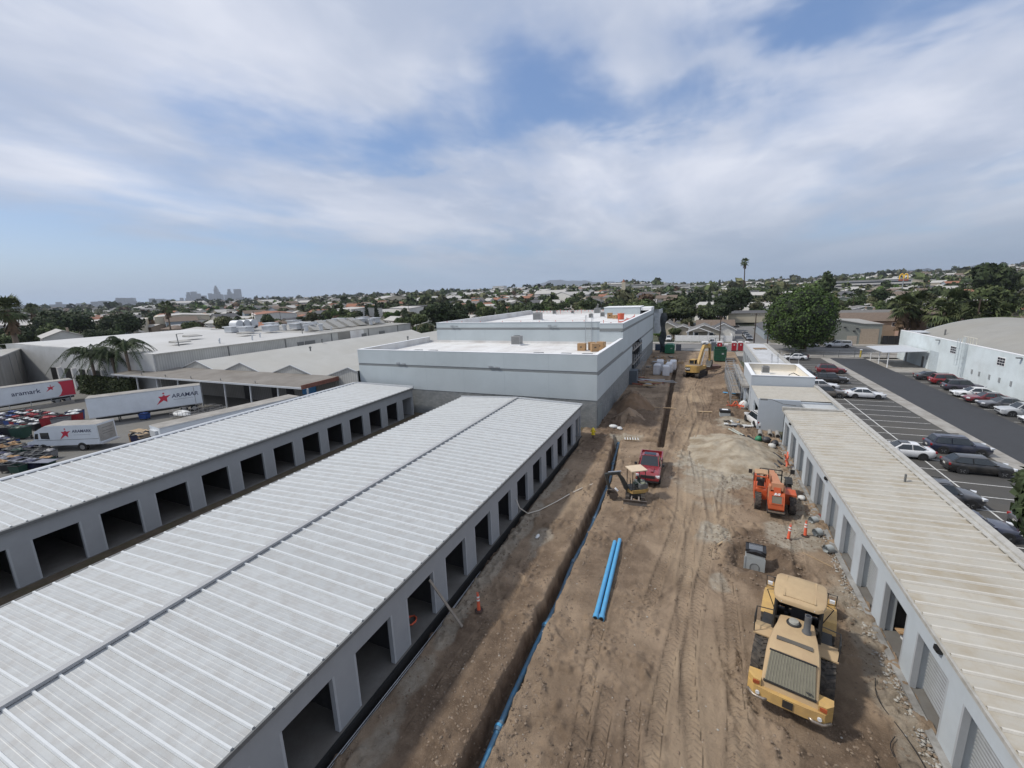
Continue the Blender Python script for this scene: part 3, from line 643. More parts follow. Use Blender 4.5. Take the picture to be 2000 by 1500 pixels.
    # recess with the open stair on the right side
    b = MB(); b.box(X1-3.5, X1-T, 80.2, 80.4, 0, 6.46); b.box(X1-3.5, X1-3.3, 80.4, 93.2, 0, 6.9); b.box(X1-3.3, X1-T, 93.2, 93.4, 0, 6.46); b.build('recess_wall', m_int, r)
    for z in (3.2, 6.0-2.9+2.6):
        b = MB(); b.box(X1-3.3, X1+.3, 80.4, 93.2, z-.12, z+.1); b.build('stair_landing', m_conc, r)
    b = MB()
    for y in (80.7, 83.8, 87, 90, 92.9):
        b.bar((X1+.2, y, 0), (X1+.2, y, 6.4), .12)
    for z in (3.8, 4.3): b.bar((X1+.25, 80.5, z), (X1+.25, 93, z), .05)
    b.build('stair_frame', m_dsteel, r)
    b = MB(); b.box(X1+.005, X1+.06, 51.15, 53.4, 0, 2.55); b.build('side_door', mat('door_grey', (.22, .25, .255), rough=.5, var=.04), r)
    b = MB(); b.box(X1+.005, X1+1.3, 77.5, 79.9, 0, 2.5); b.build('meter_cabinet', mat('cabinet_dark', (.09, .11, .13), rough=.5, var=.05), r)
    b = MB()
    for x in np.arange(X0+6, X1-2, 6.1): b.box(x, x+.03, YA-P-.004, YA-P, 3.5, 6.68); b.box(x, x+.03, YA-P-.004, YA-P, 7.04, 9.08); b.box(x, x+.03, YB-.004, YB, 8.2, 10.42)
    for y in np.arange(YA+6, 118, 6.1):
        if not 80 < y < 93.4: b.box(X1+P, X1+P+.004, y, y+.03, 3.5, 6.46)
        if y > YB+1: b.box(X1+P, X1+P+.004, y, y+.03, 6.9, 10.1)
    b.build('control_joints', mat('joint_line', (.37, .415, .435), rough=.9), r)['kind'] = 'stuff'
    b = MB()
    for x in np.arange(X0+2, X1-1, 2.9): b.box(x, x+.10, YA+T+.1, YB-.2, 8.12, 8.128)
    for y in np.arange(YB+3, YC-1, 3.0): b.box(-45, X1-T-.1, y, y+.12, 10.62, 10.628)
    b.build('membrane_seams', mat('seam_grey', (.58, .575, .56), rough=.8, var=.1, coords='World'), r)['kind'] = 'stuff'
    # small fittings on the front walls
    for x, z, y in ((-24.5, 7.12, YA-.05), (-39.5, 7.12, YA-.05), (-41.5, 11.0, YB-.06), (-22.5, 11.0, YB-.06)):
        b = MB(); b.cbox((x-.5, y-.1, z+.12), (.5, .12, .2)); b.cbox((x+.5, y-.1, z+.06), (.55, .12, .12)); b.cbox((x, y-.05, z), (1.6, .06, .06)); b.build('wall_fitting', m_steel, r)
    # the wrapped end bay (plastic sheet and netting on the far corner)
    m_wrap = mat('scaffold_sheet', (.42, .45, .47), rough=.4, var=.2, scale=1.2, bump=.5, bscale=4)
    b = MB(); rows = []
    for z in (5.2, 7, 9, 10.4, 11.2, 11.4):
        rows.append([(X1+.1+(1.5 if z < 11.3 else .6)*t_+.12*math.sin(z*3+t_*5), 119.0-.25*math.sin(z*2.1+t_*3), z) for t_ in (0, .3, .6, .8, 1)]+[(X1+1.6+.1*math.sin(z*2), 119.6+k*2.5, z) for k in range(4)])
    b.grid(rows); b.build('scaffold_sheeting', m_wrap, r, smooth=True)
    b = MB(); rows = []
    for i in range(12):
        z = 10.4*i/11; rows.append([(X1+1.7+t_*1.4+.25*math.sin(z*1.3+t_*2), 120.2-.4*math.cos(z*1.9+t_*4), z) for t_ in (0, .25, .5, .75, 1)])
    b.grid(rows); b.build('hanging_net', mat('dark_net', (.05, .06, .065), rough=.9, var=.3), r, smooth=True)
    return r
big()
def hvac(x, y, z, s=(1.3, 1.5, 1.25), label='', rz=0, fan='side'):
    t = thing('rooftop_unit', label, 'rooftop unit', (x, y, z), rz)
    MB().cbox((0, 0, .09), (s[0]*1.25, s[1]*1.2, .18)).build('curb', m_coping, t)
    MB().box(-s[0]/2, s[0]/2, -s[1]/2, s[1]/2, .18, .18+s[2]).build('housing', mat('unit_casing', (.33, .33, .325), rough=.5, metal=.2, var=.07), t)
    b = MB()
    for i in range(9):
        zz = .28+i*(s[2]-.15)/9; b.box(-s[0]/2+.07, s[0]/2-.07, -s[1]/2-.02, -s[1]/2, zz, zz+.055)
    b.build('louvre', m_gut, t)
    b = MB(); b.lathe([(.42*s[0]*.9, 0), (.42*s[0]*.9, .06), (.36*s[0], .06), (.36*s[0], .02)], (0, 0, .18+s[2]), n=20); b.build('fan_guard', m_gut, t)
    return t
hvac(-27.9, 66.8, 8.12, (1.5, 1.5, 1.35), 'grey rooftop unit alone in the middle of the lower white roof')
hvac(-33.0, 91.5, 10.62, (1.8, 1.8, 1.5), 'large grey rooftop unit on the upper white roof, left of the others', .1)
for x, y, s_, lb in ((-22.2, 96.5, .85, 'small dark rooftop unit standing behind the top of the roof ladder'), (-20.4, 100.4, .9, 'small dark rooftop unit between the ladder and the brown cartons'), (-36.9, 116, .85, 'small dark rooftop unit furthest left on the far edge of the upper roof'), (-32.0, 117, .7, 'smallest dark rooftop unit near the far parapet, second from left'), (-21.0, 115.2, .9, 'small dark rooftop unit close to the stair head box')):
    hvac(x, y, 10.62, (s_, s_, s_*1.0), lb)
hvac(-25.2, 117, 10.62, (1.5, 1.2, 1.3), 'grey rooftop unit by the far parapet of the upper roof')
for x, lb in ((-18.9, 'low dark roof vent behind the front parapet, left of three on the right'), (-15.2, 'low dark roof vent behind the front parapet, middle of the right three'), (-12.5, 'low dark roof vent nearest the right corner of the front parapet'), (-37.6, 'low dark roof vent behind the front parapet, outermost of the left pair'), (-35.0, 'low dark roof vent behind the front parapet, inner one of the left pair')):
    t = thing('roof_vent', lb, 'roof vent', (x, 52.2, 8.12))
    MB().box(-.4, .4, -.35, .35, 0, .55).build('vent_base', m_steel, t); MB().cbox((0, 0, .75), (1.25, .9, .3)).build('vent_hood', m_gut, t)
m_card = mat('cardboard', (.36, .225, .115), rough=.85, var=.10, scale=3)
m_tape = mat('carton_print', (.06, .05, .04), rough=.8)
def carton(x, y, z, s, rz, label, group=None, open_=False):
    t = thing('cardboard_box', label, 'box', (x, y, z), rz, group)
    MB().box(-s[0]/2, s[0]/2, -s[1]/2, s[1]/2, 0, s[2]).build('carton', m_card, t)
    b = MB(); b.box(-s[0]/2-.003, s[0]/2+.003, -.04, .04, s[2]*.5, s[2]+.004); b.build('tape', mat('packing_tape', (.45, .33, .2), rough=.3), t)
    b = MB(); b.box(-.18, .12, -s[1]/2-.004, -s[1]/2, s[2]*.45, s[2]*.62); b.build('printed_mark', m_tape, t)
    return t
carton(-15.5, 61.6, 8.12, (1.15, .9, 1.05), 0, 'lone brown cardboard box left of the ladder foot on the lower roof')
carton(-13.45, 60.9, 8.12, (1.1, .8, 1.15), .5, 'front brown cardboard box with dark print beside the roof edge')
carton(-12.9, 62.6, 8.12, (1.1, .9, 1.2), -.3, 'brown cardboard box leaning behind the printed one at the roof edge')
carton(-14.3, 62.8, 8.12, (1.0, .8, 1.1), .1, 'brown cardboard box between the ladder foot and the printed box')
carton(-17.9, 96, 10.62, (1.1, .9, 1.2), .1, 'tan cardboard box with dark print on the upper roof')
carton(-16.5, 95, 10.62, (1.0, .9, .8), -.4, 'opened tan cardboard box next to the orange drum on the upper roof')
def drum():
    t = thing('orange_bin', 'orange red round bin by the right parapet of the upper roof', 'bin', (-14.9, 92, 10.62))
    MB().lathe([(.62, 0), (.70, 1.15), (.74, 1.15), (.74, 1.25)], n=18).build('bin_body', mat('orange_red', (.55, .10, .05), rough=.5), t, smooth=40)
    MB().lathe([(.60, 1.0), (.3, 1.3), (.05, 1.38)], n=12).build('rubbish', m_card, t)
drum()
def roof_ladder(x, y, z0, z1, label, w=.55, cage=True):
    t = thing('roof_ladder', label, 'ladder', (x, y, z0)); h = z1-z0
    for s_ in (-1, 1): MB().bar((s_*w/2, 0, 0), (s_*w/2, 0, h+1.0), .06, .08).build('rail', m_steel, t)
    rm = MB().cyl((-w/2, 0, 0), (w/2, 0, 0), .018, n=6).mesh('rung', m_steel)
    for i in range(int(h/.3)): meshobj('rung', rm, t, (0, 0, .3+i*.3))
    MB().bar((-w/2, 0, h+.95), (-w/2, .9, h+.95), .05).bar((w/2, 0, h+.95), (w/2, .9, h+.95), .05).bar((-w/2, .9, h+.95), (-w/2, .9, h), .05).bar((w/2, .9, h+.95), (w/2, .9, h), .05).build('grab_rail', m_steel, t)
    return t
roof_ladder(-16.3, 69.2, 8.12, 11.75, 'grey steel ladder joining the lower and upper white roofs', 1.0)
# bunting and posts round the upper roof edge
m_red = mat('safety_red', (.62, .10, .06), rough=.6)
m_line = mat('thin_line', (.5, .5, .5), rough=.6)
def bunting(pts, z, label, n_per=6):
    t = thing('flag_line', label, 'flag line', (0, 0, 0)); b = MB(); f = MB(); k = 0
    for p in pts:
        MB().cyl((p[0], p[1], z), (p[0], p[1], z+1.25), .05, n=6).build('post', m_red, t)
    for (a, c) in zip(pts, pts[1:]):
        L = math.hypot(c[0]-a[0], c[1]-a[1]); n = max(2, int(L/.9)); P = []
        for i in range(n+1):
            u = i/n; P.append(Vector((a[0]+(c[0]-a[0])*u, a[1]+(c[1]-a[1])*u, z+1.1-.45*4*u*(1-u)*.6)))
        b.tube(P, .02, 4)
        for i in range(1, n):
            p = P[i]; f.face([p+Vector((-.15, 0, 0)), p+Vector((.15, 0, 0)), p+Vector((.02, .01, -.36))])
    b.build('cord', m_line, t); o = f.build('pennant', m_red, t, fix=False)
    return t
bunting([(-44.5, 72), (-41, 71.6), (-37, 71.4), (-32.5, 71.3)], 10.62, 'red pennant line on posts along the left front of the upper roof')
bunting([(-29, 71.5), (-25.5, 71.4), (-22.6, 71.6), (-19.5, 71.3)], 10.62, 'red pennant line on posts left of the roof ladder top')
bunting([(-17.6, 71.5), (-14.4, 71.6), (-12.0, 71.7), (-11.6, 78), (-11.6, 88)], 10.62, 'red pennant line round the right front corner of the upper roof')
bunting([(-43, 118.6), (-36, 118.7), (-30, 118.7), (-25, 118.7), (-19, 118.6)], 10.62, 'red posts and cord along the far edge of the upper roof')
# ---------------------------------------------------------------- right: flat block, ribbed bay, office, far strip
m_blk = mat('pale_block_wall', (.42, .46, .50), rough=.85, var=.04, scale=.8, bump=.1, bscale=30, coords='World')
def right_bldgs():
    r = thing('storage_building', 'short ribbed-roof bay with a blank pale wall beyond the long right row', 'storage building')
    b = MB(); b.box(6.85, 10.95, 55.6, 55.85, -.1, 3.72); b.box(10.95, 13.8, 55.6, 55.85, -.1, 3.6); b.build('front_wall', m_blk, r)
    b = MB(); b.box(6.85, 7.05, 60.2, 63.9, 0, 3.5); b.box(6.85, 7.05, 55.85, 60.2, 2.6, 3.5); b.build('side_wall', m_blk, r); MB().box(13.9, 14.15, 51.4, 63.9, 0, 3.7).build('outer_wall', m_blk, r)
    roof_panels(r, 6.8, 55.85, 63.7, 7.0, .56, 3.62, 3.72, m_dustroof, 1)
    b = MB(); b.box(11.0, 13.9, 51.45, 55.55, 3.3, 3.4); b.build('link_roof', m_cap, r)
    roof_panels(r, 11.0, 52.0, 55.4, 2.8, .56, 3.45, 3.5, m_galv, 1)
    b = MB(); b.box(13.78, 14.2, 51.4, 63.9, 3.72, 3.95); b.build('parapet_cap', m_capd, r)
    b = MB(); b.tube([(10.5, 55.5, 3.2), (9.2, 55.3, 3.35), (8.0, 54.6, 3.95), (7.4, 54.0, 4.1)], .03, 6); b.cbox((7.1, 53.8, 4.1), (.7, .4, .12)); b.build('lamp_arm', m_gut, r)
    r = thing('office_building', 'white office block with a deep roof well beside the scaffold', 'building')
    x0, x1, y0, y1 = 6.8, 13.85, 63.95, 74.4
    T = .25
    b = MB(); b.box(x0, x1, y0, y0+T, 0, 4.95); b.box(x0, x1, y1-T, y1, 0, 4.95); b.box(x0, x0+T, y0+T, y1-T, 0, 4.95); b.box(x1-T, x1, y0+T, y1-T, 0, 4.95); b.build('wall', m_blk, r)
    m_cream = mat('cream_membrane', (.70, .66, .58), rough=.7, var=.04, coords='World')
    b = MB(); b.box(x0+T, x1-T, y0+T, y1-T, 3.7, 3.9); b.box(x0+T, x1-T, y1-T-.05, y1-T-.001, 3.9, 4.9); b.box(x0+T, x0+T+.05, y0+T, y1-T-.06, 3.9, 4.9); b.box(x1-T-.05, x1-T, y0+T, y1-T-.06, 3.9, 4.9); b.build('roof_well', m_cream, r)
    b = MB(); b.box(x0-.05, x1+.05, y0-.05, y0+.35, 4.95, 5.0); b.box(x0-.05, x1+.05, y1-.55, y1+.05, 4.95, 5.0); b.box(x0-.05, x0+.45, y0+.35, y1-.55, 4.95, 5.0); b.box(x1-.5, x1+.05, y0+.35, y1-.55, 4.95, 5.0); b.build('coping', m_coping, r)
    b = MB(); b.tube([(11.4, 66.5, 3.95), (11.5, 66.8, 4.7), (12.0, 67, 4.9), (12.8, 66.8, 4.5), (13.1, 66.2, 3.95)], .05, 6); b.build('roof_hose', m_black, r)
    hvac(9.3, 71.5, 3.9, (.95, .8, .9), 'small dark rooftop unit in the roof well of the white office')
    roof_ladder(10.9, 74.9, 4.2, 5.3, 'short steel ladder over the back parapet of the office block', .8)
    r = thing('storage_building', 'far low storage strip with a flat white roof near the toilets', 'storage building')
    x0, x1, y0, y1 = 9.5, 13.85, 74.45, 108.4
    ys = np.arange(y0+.3, y1-2, 3.35)
    b = MB(); b.box(x0, x0+.2, y0, y1, 2.6, 4.05); b.build('header', m_blk, r)
    pm = MB().box(x0, x0+.3, 0, .95, 0, 2.6).mesh('pier', m_blk)
    for y in ys: meshobj('pier', pm, r, (0, float(y)+2.4, 0))
    b = MB(); b.box(x0+1.2, x0+1.3, y0, y1, 0, 4.0); b.build('back_lining', m_int, r)
    b = MB(); b.box(x0+.2, x1, y0, y0+.2, 0, 4.0); b.box(x0+.2, x1, y1-.2, y1, 0, 4.0); b.box(x1-.2, x1, y0+.2, y1-.2, 0, 4.0); b.build('wall', m_blk, r)
    b = MB(); b.box(x0+.2, x1-.2, y0+.2, y1-.2, 3.85, 4.02); b.build('roof_deck', mat('grey_white_membrane', (.50, .51, .52), rough=.7, var=.08, coords='World', dirt='#8b8984', damt=.4, dscale=.4), r)
    b = MB(); b.box(x0-.05, x0+.3, y0, y1, 4.05, 4.12); b.box(x1-.55, x1+.06, y0, y1, 4.05, 4.16); b.box(x0+.3, x1-.55, y1-.3, y1+.05, 4.05, 4.12); b.build('coping', m_capd, r)
    t = thing('pallet', 'wooden pallet left on the flat white roof strip', 'pallet', (11.6, 99, 4.02), .15)
    for k in range(6): MB().box(-1.1, 1.1, -.9+k*.32, -.9+k*.32+.22, .12, .15).build('deck_board', mat('pallet_wood', (.30, .21, .13), rough=.9, var=.2), t)
    for k in (-1, 0, 1): MB().box(k-.05 if k < 1 else .95, k+.05 if k < 1 else 1.05, -.9, .92, 0, .12).build('runner', MATS['pallet_wood'], t)
right_bldgs()
# ================================================================ CARS
m_glass = mat('car_glass', (.018, .024, .028), rough=.08, var=0, spec=.8)
m_tyre = mat('tyre_rubber', (.022, .022, .022), rough=.85, var=.15)
m_rim = mat('alloy_rim', (.42, .43, .44), rough=.35, metal=.7, var=.03)
m_rimd = mat('dark_rim', (.06, .06, .065), rough=.4, metal=.5, var=.03)
m_lampw = mat('clear_lamp', (.62, .64, .66), rough=.15, var=.03)
m_lampr = mat('red_lamp', (.32, .02, .02), rough=.2, var=.03)
m_plate = mat('number_plate', (.6, .6, .58), rough=.5)
m_trim = mat('black_trim', (.025, .025, .027), rough=.6, var=.08)
m_chrome = mat('chrome', (.6, .6, .6), rough=.15, metal=.9, var=0)
def paint(name, c, rough=.28, coat=.7, dirt=.15): return mat(name, c, rough=rough, var=.03, coat=coat, scale=1.5, dirt='#8a8175', damt=dirt, dscale=1.2)
PAINT = dict(white=paint('paint_white', (.72, .73, .74)), black=paint('paint_black', (.012, .013, .015)), red=paint('paint_red', (.23, .012, .018)), navy=paint('paint_navy', (.012, .018, .045)),
             grey=paint('paint_grey', (.10, .105, .12)), silver=paint('paint_silver', (.42, .44, .46)), brown=paint('paint_brown', (.115, .10, .085)), purple=paint('paint_purple', (.05, .045, .07)), darkgrey=paint('paint_darkgrey', (.04, .043, .05)), maroon=paint('paint_maroon', (.16, .012, .02)))
_wheel_cache = {}
def wheel_meshes(r, w, rim):
    k = (r, w, rim.name)
    if k in _wheel_cache: return _wheel_cache[k]
    t = MB(); t.lathe([(r*.62, -w/2), (r*.94, -w/2), (r, -w*.36), (r, w*.36), (r*.94, w/2), (r*.62, w/2)], axis='Y', n=20, cap=False)
    # rotate lathe Y: points are (y,h,x)->(r sin, h, r cos)
    b = MB(); b.lathe([(.02, w*.36), (r*.2, w*.40), (r*.24, w*.30), (r*.60, w*.30), (r*.64, w*.46), (r*.66, w*.46)], axis='Y', n=20, cap=True)
    for i in range(5):
        a = 2*PI*i/5; b.bar((.06*math.sin(a), w*.36, .06*math.cos(a)), (r*.6*math.sin(a), w*.38, r*.6*math.cos(a)), r*.16, .03)
    _wheel_cache[k] = (t.mesh('tyre', m_tyre, 40), b.mesh('rim', rim, 40)); return _wheel_cache[k]
def add_wheel(parent, x, y, r, w, side, rim=None):
    tm, rm = wheel_meshes(r, w, rim or m_rim)
    o = meshobj('wheel', tm, parent, (x, y, r)); 
    if side < 0: o.rotation_euler[2] = PI
    meshobj('rim', rm, o); return o
SPEC = dict(
 sedan=dict(L=4.65, W=1.82, H=1.44, zb=.92, hood=.86, nose=.68, tail=.95, trunk=1.00, a0=.95, a1=.20, c1=-1.05, c0=-1.72, roofw=.66, r=.32, wb=2.7),
 suv=dict(L=4.65, W=1.86, H=1.68, zb=1.02, hood=1.02, nose=.82, tail=1.0, trunk=1.04, a0=1.02, a1=.40, c1=-1.78, c0=-2.12, roofw=.70, r=.36, wb=2.7),
 hatch=dict(L=4.45, W=1.80, H=1.50, zb=.96, hood=.92, nose=.72, tail=.95, trunk=1.0, a0=1.05, a1=.30, c1=-1.45, c0=-1.98, roofw=.66, r=.33, wb=2.65))
def car_body(sp, m):
    L, W = sp['L'], sp['W']; hl = L/2; b = MB(); rows = []
    zh = lambda x: np.interp(x, [-hl, -hl+.12, sp['c0'], sp['a0'], hl-.45, hl-.1, hl], [sp['tail']-.10, sp['tail'], sp['trunk'], sp['hood']+.04, sp['hood']-.05, sp['nose'], sp['nose']-.12])
    hw = lambda x: W/2*np.interp(x, [-hl, -hl+.12, -hl+.5, 0, hl-.7, hl-.18, hl], [.80, .93, .99, 1, .98, .86, .70])
    zs = lambda x: np.interp(x, [-hl, -hl+.25, hl-.3, hl], [.42, .24, .24, .34])
    for x in [-hl, -hl+.06, -hl+.15, -hl+.4, -hl+.75, sp['c0']+.15, -1.0, -.4, .3, sp['a0'], sp['a0']+.3, hl-.75, hl-.45, hl-.22, hl-.1, hl-.03, hl]:
        w = hw(x); z = float(zh(x)); s = float(zs(x)); zb = min(z-.03, sp['zb']-.02)
        half = [(w*.90, s), (w*.985, s+.12), (w, s+(zb-s)*.55), (w*.975, zb-.06), (w*.93, zb), (w*.72, z-.01), (w*.35, z+.015)]
        rows.append([(x, -y, zz) for y, zz in half]+[(x, 0, z+.02)]+[(x, y, zz) for y, zz in half[::-1]])
    rows = sorted(rows, key=lambda r: r[0][0]); b.grid(rows, close=True, cap=True)
    return b.mesh('body', m, 50)
def greenhouse(root, sp, m, roofm=None):
    W = sp['W']/2; zb = sp['zb']-.03; H = sp['H']; wr = W*sp['roofw']/.70*.72
    a0, a1, c1, c0 = sp['a0'], sp['a1'], sp['c1'], sp['c0']; wb = W*.93
    ze = lambda x: sp['trunk'] if x < 0 else sp['hood']+.02
    # corner points: base and top rings
    B = {'fl': (a0, wb*.88, ze(1)), 'fr': (a0, -wb*.88, ze(1)), 'rl': (c0, wb*.84, ze(-1)), 'rr': (c0, -wb*.84, ze(-1))}
    T = {'fl': (a1, wr*.94, H-.05), 'fr': (a1, -wr*.94, H-.05), 'rl': (c1, wr*.88, H-.07), 'rr': (c1, -wr*.88, H-.07)}
    ml = (( a0-.35), wb, zb); mr = (a0-.35, -wb, zb); nl = (c0+.35, wb*.985, zb); nr = (c0+.35, -wb*.985, zb)
    tm = ((a1+c1)/2, wr, H-.02)
    b = MB()
    b.face([B['fr'], B['fl'], T['fl'], T['fr']]); b.face([B['rl'], B['rr'], T['rr'], T['rl']])
    for s, P in ((1, (B['fl'], ml, nl, B['rl'], T['rl'], T['fl'])), (-1, (B['fr'], mr, nr, B['rr'], T['rr'], T['fr']))): b.face(P)
    b.face([B['fl'], B['fr'], mr, ml]); b.build('cab_frame', m, root)
    # domed roof
    r = MB(); rows = []
    for x in np.linspace(a1+.03, c1-.05, 6):
        u = (x-a1)/(c1-a1); k = 4*u*(1-u); rows.append([(x, y*wr*(.95-.05*u+.04*k), H-.055-.02*u+(.05+.02*k)*(1-y*y)) for y in (-1, -.9, -.5, 0, .5, .9, 1)])
    r.grid(rows); r.build('roof', roofm or m, root, smooth=50)
    def pane(nm, q, ins, n):
        c = [Vector(p) for p in q]; cen = sum(c, Vector())/len(c); nn = (c[1]-c[0]).cross(c[-1]-c[0]).normalized()
        if nn.dot(Vector(n)) < 0: nn = -nn
        MB().face([p+(cen-p).normalized()*ins+nn*.012 for p in c]).build(nm, m_glass, root, fix=False)
    pane('windshield', [B['fr'], B['fl'], T['fl'], T['fr']], .07, (1, 0, .3)); pane('rear_window', [B['rl'], B['rr'], T['rr'], T['rl']], .10, (-1, 0, .3))
    for s in (1, -1):
        g = lambda p: (p[0], p[1]*s, p[2])
        A = (B['fl'], ml, nl, B['rl'], T['rl'], T['fl'])
        mx = (a1+c1)/2-.05; 
        def onb(x): return (x, wb*.99, zb)
        f1 = [ (a0-.12, wb*.93, ze(1)+.0), (a0-.30, wb, zb+.05), onb(mx)[:2]+(zb+.05,), (mx, wr*.985, H-.10), (a1-.02, wr*.955, H-.11)]
        f2 = [ (mx-.08, wb, zb+.05), (c0+.42, wb*.97, zb+.06), (c0+.16, wb*.88, ze(-1)+.05), (c1+.06, wr*.90, H-.13), (mx-.08, wr*.985, H-.10)]
        for f in (f1, f2):
            pts = [Vector(g(p)) for p in f]; nn = Vector((0, s, .35)).normalized()
            MB().face([p+nn*.018 for p in pts]).build('side_window', m_glass, root, fix=False)
def build_car(kind, pname, label, cat='car', rim=None, roofm=None, group=None, sunroof=False):
    sp = SPEC[kind]; m = PAINT[pname]; hl = sp['L']/2; W = sp['W']/2
    t = thing('parked_car', label, cat, group=group)
    meshobj('body', car_body(sp, m), t)
    greenhouse(t, sp, m, roofm)
    r = sp['r']; xf, xr = sp['wb']/2+.02, -sp['wb']/2+.02
    ar = MB()
    for x in (xf, xr):
        for s in (1, -1):
            ar.cyl((x, s*(W-.20), r+.02), (x, s*(W+.004), r+.02), r+.065, n=22); add_wheel(t, x, s*(W-.10), r, .22, s, rim)
    ar.box(-hl+.3, hl-.3, -W+.15, W-.15, .17, .30); ar.build('wheel_arch', m_trim, t)
    for s in (1, -1):
        MB().cbox((hl-.20, s*W*.70, sp['nose']+.0), (.34, .36, .13), rz=-s*.45).build('headlight', m_lampw, t)
        MB().cbox((-hl+.10, s*W*.74, sp['tail']-.13), (.14, .34, .17), rz=s*.3).build('tail_light', m_lampr, t)
        MB().cbox((sp['a0']-.28, s*(W+.07), sp['zb']+.07), (.14, .2, .13)).build('wing_mirror', m, t)
    b = MB(); b.cbox((hl-.02, 0, sp['nose']-.14), (.07, W*1.05, .13)); b.cbox((hl-.02, 0, .40), (.06, W*1.2, .12)); b.build('grille', m_trim, t)
    MB().cbox((-hl-.0, 0, .66), (.03, .34, .16)).build('number_plate', m_plate, t)
    b = MB(); b.cbox((-hl+.05, 0, .36), (.12, W*1.5, .16)); b.build('rear_bumper', m_trim, t)
    if sunroof: MB().cbox(((sp['a1']+sp['c1'])/2+.35, 0, sp['H']+.005), (.75, .8, .03)).build('sunroof', m_glass, t)
    if kind == 'suv':
        for s in (1, -1): MB().bar((sp['a1']-.2, s*W*.66, sp['H']+.02), (sp['c1']+.2, s*W*.64, sp['H']+.01), .04, .05).build('roof_rail', m_trim, t)
    return t
def park(kind, pn, x, y, face, label, z=.03, **k):
    t = build_car(kind, pn, label, **k); t.location = (x, y, z); t.rotation_euler[2] = face; return t
E_, W_ = 0.0, PI
G1 = 'cars parked in the marked bays'; G2 = 'cars parked along the pale blue wall'
park('sedan', 'white', 20.1, 112.6, W_, 'small white sedan in the far corner bay beside the black car and fence', group=G1)
park('sedan', 'black', 20.8, 115.0, W_, 'black car half hidden behind the far white sedan by the fence', group=G1)
park('suv', 'maroon', 23.2, 96.6, E_, 'dark red hatch with its nose at the pale gutter strip in the far bays', group=G1, rim=m_rimd)
park('suv', 'black', 21.1, 87.0, E_, 'black four-wheel drive with silver rims behind the white office block', group=G1, z=.03)
park('hatch', 'darkgrey', 18.4, 90.5, E_, 'dark grey hatch just left of the black four-wheel drive, mostly hidden', group=G1)
park('sedan', 'white', 18.5, 81.5, E_, 'white sedan hidden behind the grey brown four-wheel drive', group=G1)
park('suv', 'brown', 18.0, 75.8, E_, 'grey brown four-wheel drive beside the ribbed roof edge', group=G1)
park('sedan', 'white', 22.7, 76.2, E_, 'white sedan with dark rims alone right of the centre line of the bays', group=G1, rim=m_rimd)
park('sedan', 'white', 18.5, 50.6, W_, 'white sedan with an open dark sunroof behind the long right row', group=G1, rim=m_rimd, sunroof=True)
park('suv', 'navy', 23.6, 53.2, E_, 'dark navy crossover with red tail lights beside the white sunroof sedan', group=G1, z=.03)
park('hatch', 'black', 22.8, 47.9, E_, 'shiny black hatch nearest the pale gutter strip, just before the navy crossover', group=G1)
park('suv', 'darkgrey', 17.4, 40.3, E_, 'dark four-wheel drive with an amber corner lamp partly hidden by the roof parapet', group=G1)
park('sedan', 'navy', 17.2, 35.6, E_, 'dark blue sedan whose bonnet shows just beyond the roof parapet', group=G1)
park('suv', 'grey', 22.2, 36.9, E_, 'dark grey hatch with a number plate at the right picture edge near the bush', group=G1)
yy = [92.6, 89.8, 84.3, 80.9, 77.6, 75.4, 71.5, 67.0]
# the row along the wall
park('sedan', 'darkgrey', 36.6, 93.2, E_, 'dark car behind the red crossover at the far end of the wall row', group=G2)
park('suv', 'red', 37.2, 89.6, E_, 'bright red crossover first in the row along the pale blue wall', group=G2)
park('suv', 'purple', 37.0, 84.8, E_, 'purple grey crossover between the red one and the white sedan by the wall', group=G2)
park('sedan', 'white', 36.3, 80.3, W_, 'white sedan nose out between the purple crossover and the red sedan', group=G2)
park('sedan', 'maroon', 36.2, 77.0, W_, 'dark red sedan with a grey roof nose out in the wall row', group=G2, roofm=PAINT['grey'])
park('sedan', 'grey', 36.4, 74.0, W_, 'metallic grey sedan nose out in front of the dark red sedan', group=G2)
park('suv', 'silver', 36.5, 70.2, W_, 'silver four-wheel drive with chrome grille in the wall row', group=G2)
park('sedan', 'white', 36.9, 66.6, W_, 'white sedan cut by the right picture edge in the wall row', group=G2)
park('sedan', 'darkgrey', 36.9, 62.0, W_, 'grey car at the near end of the wall row', group=G2)
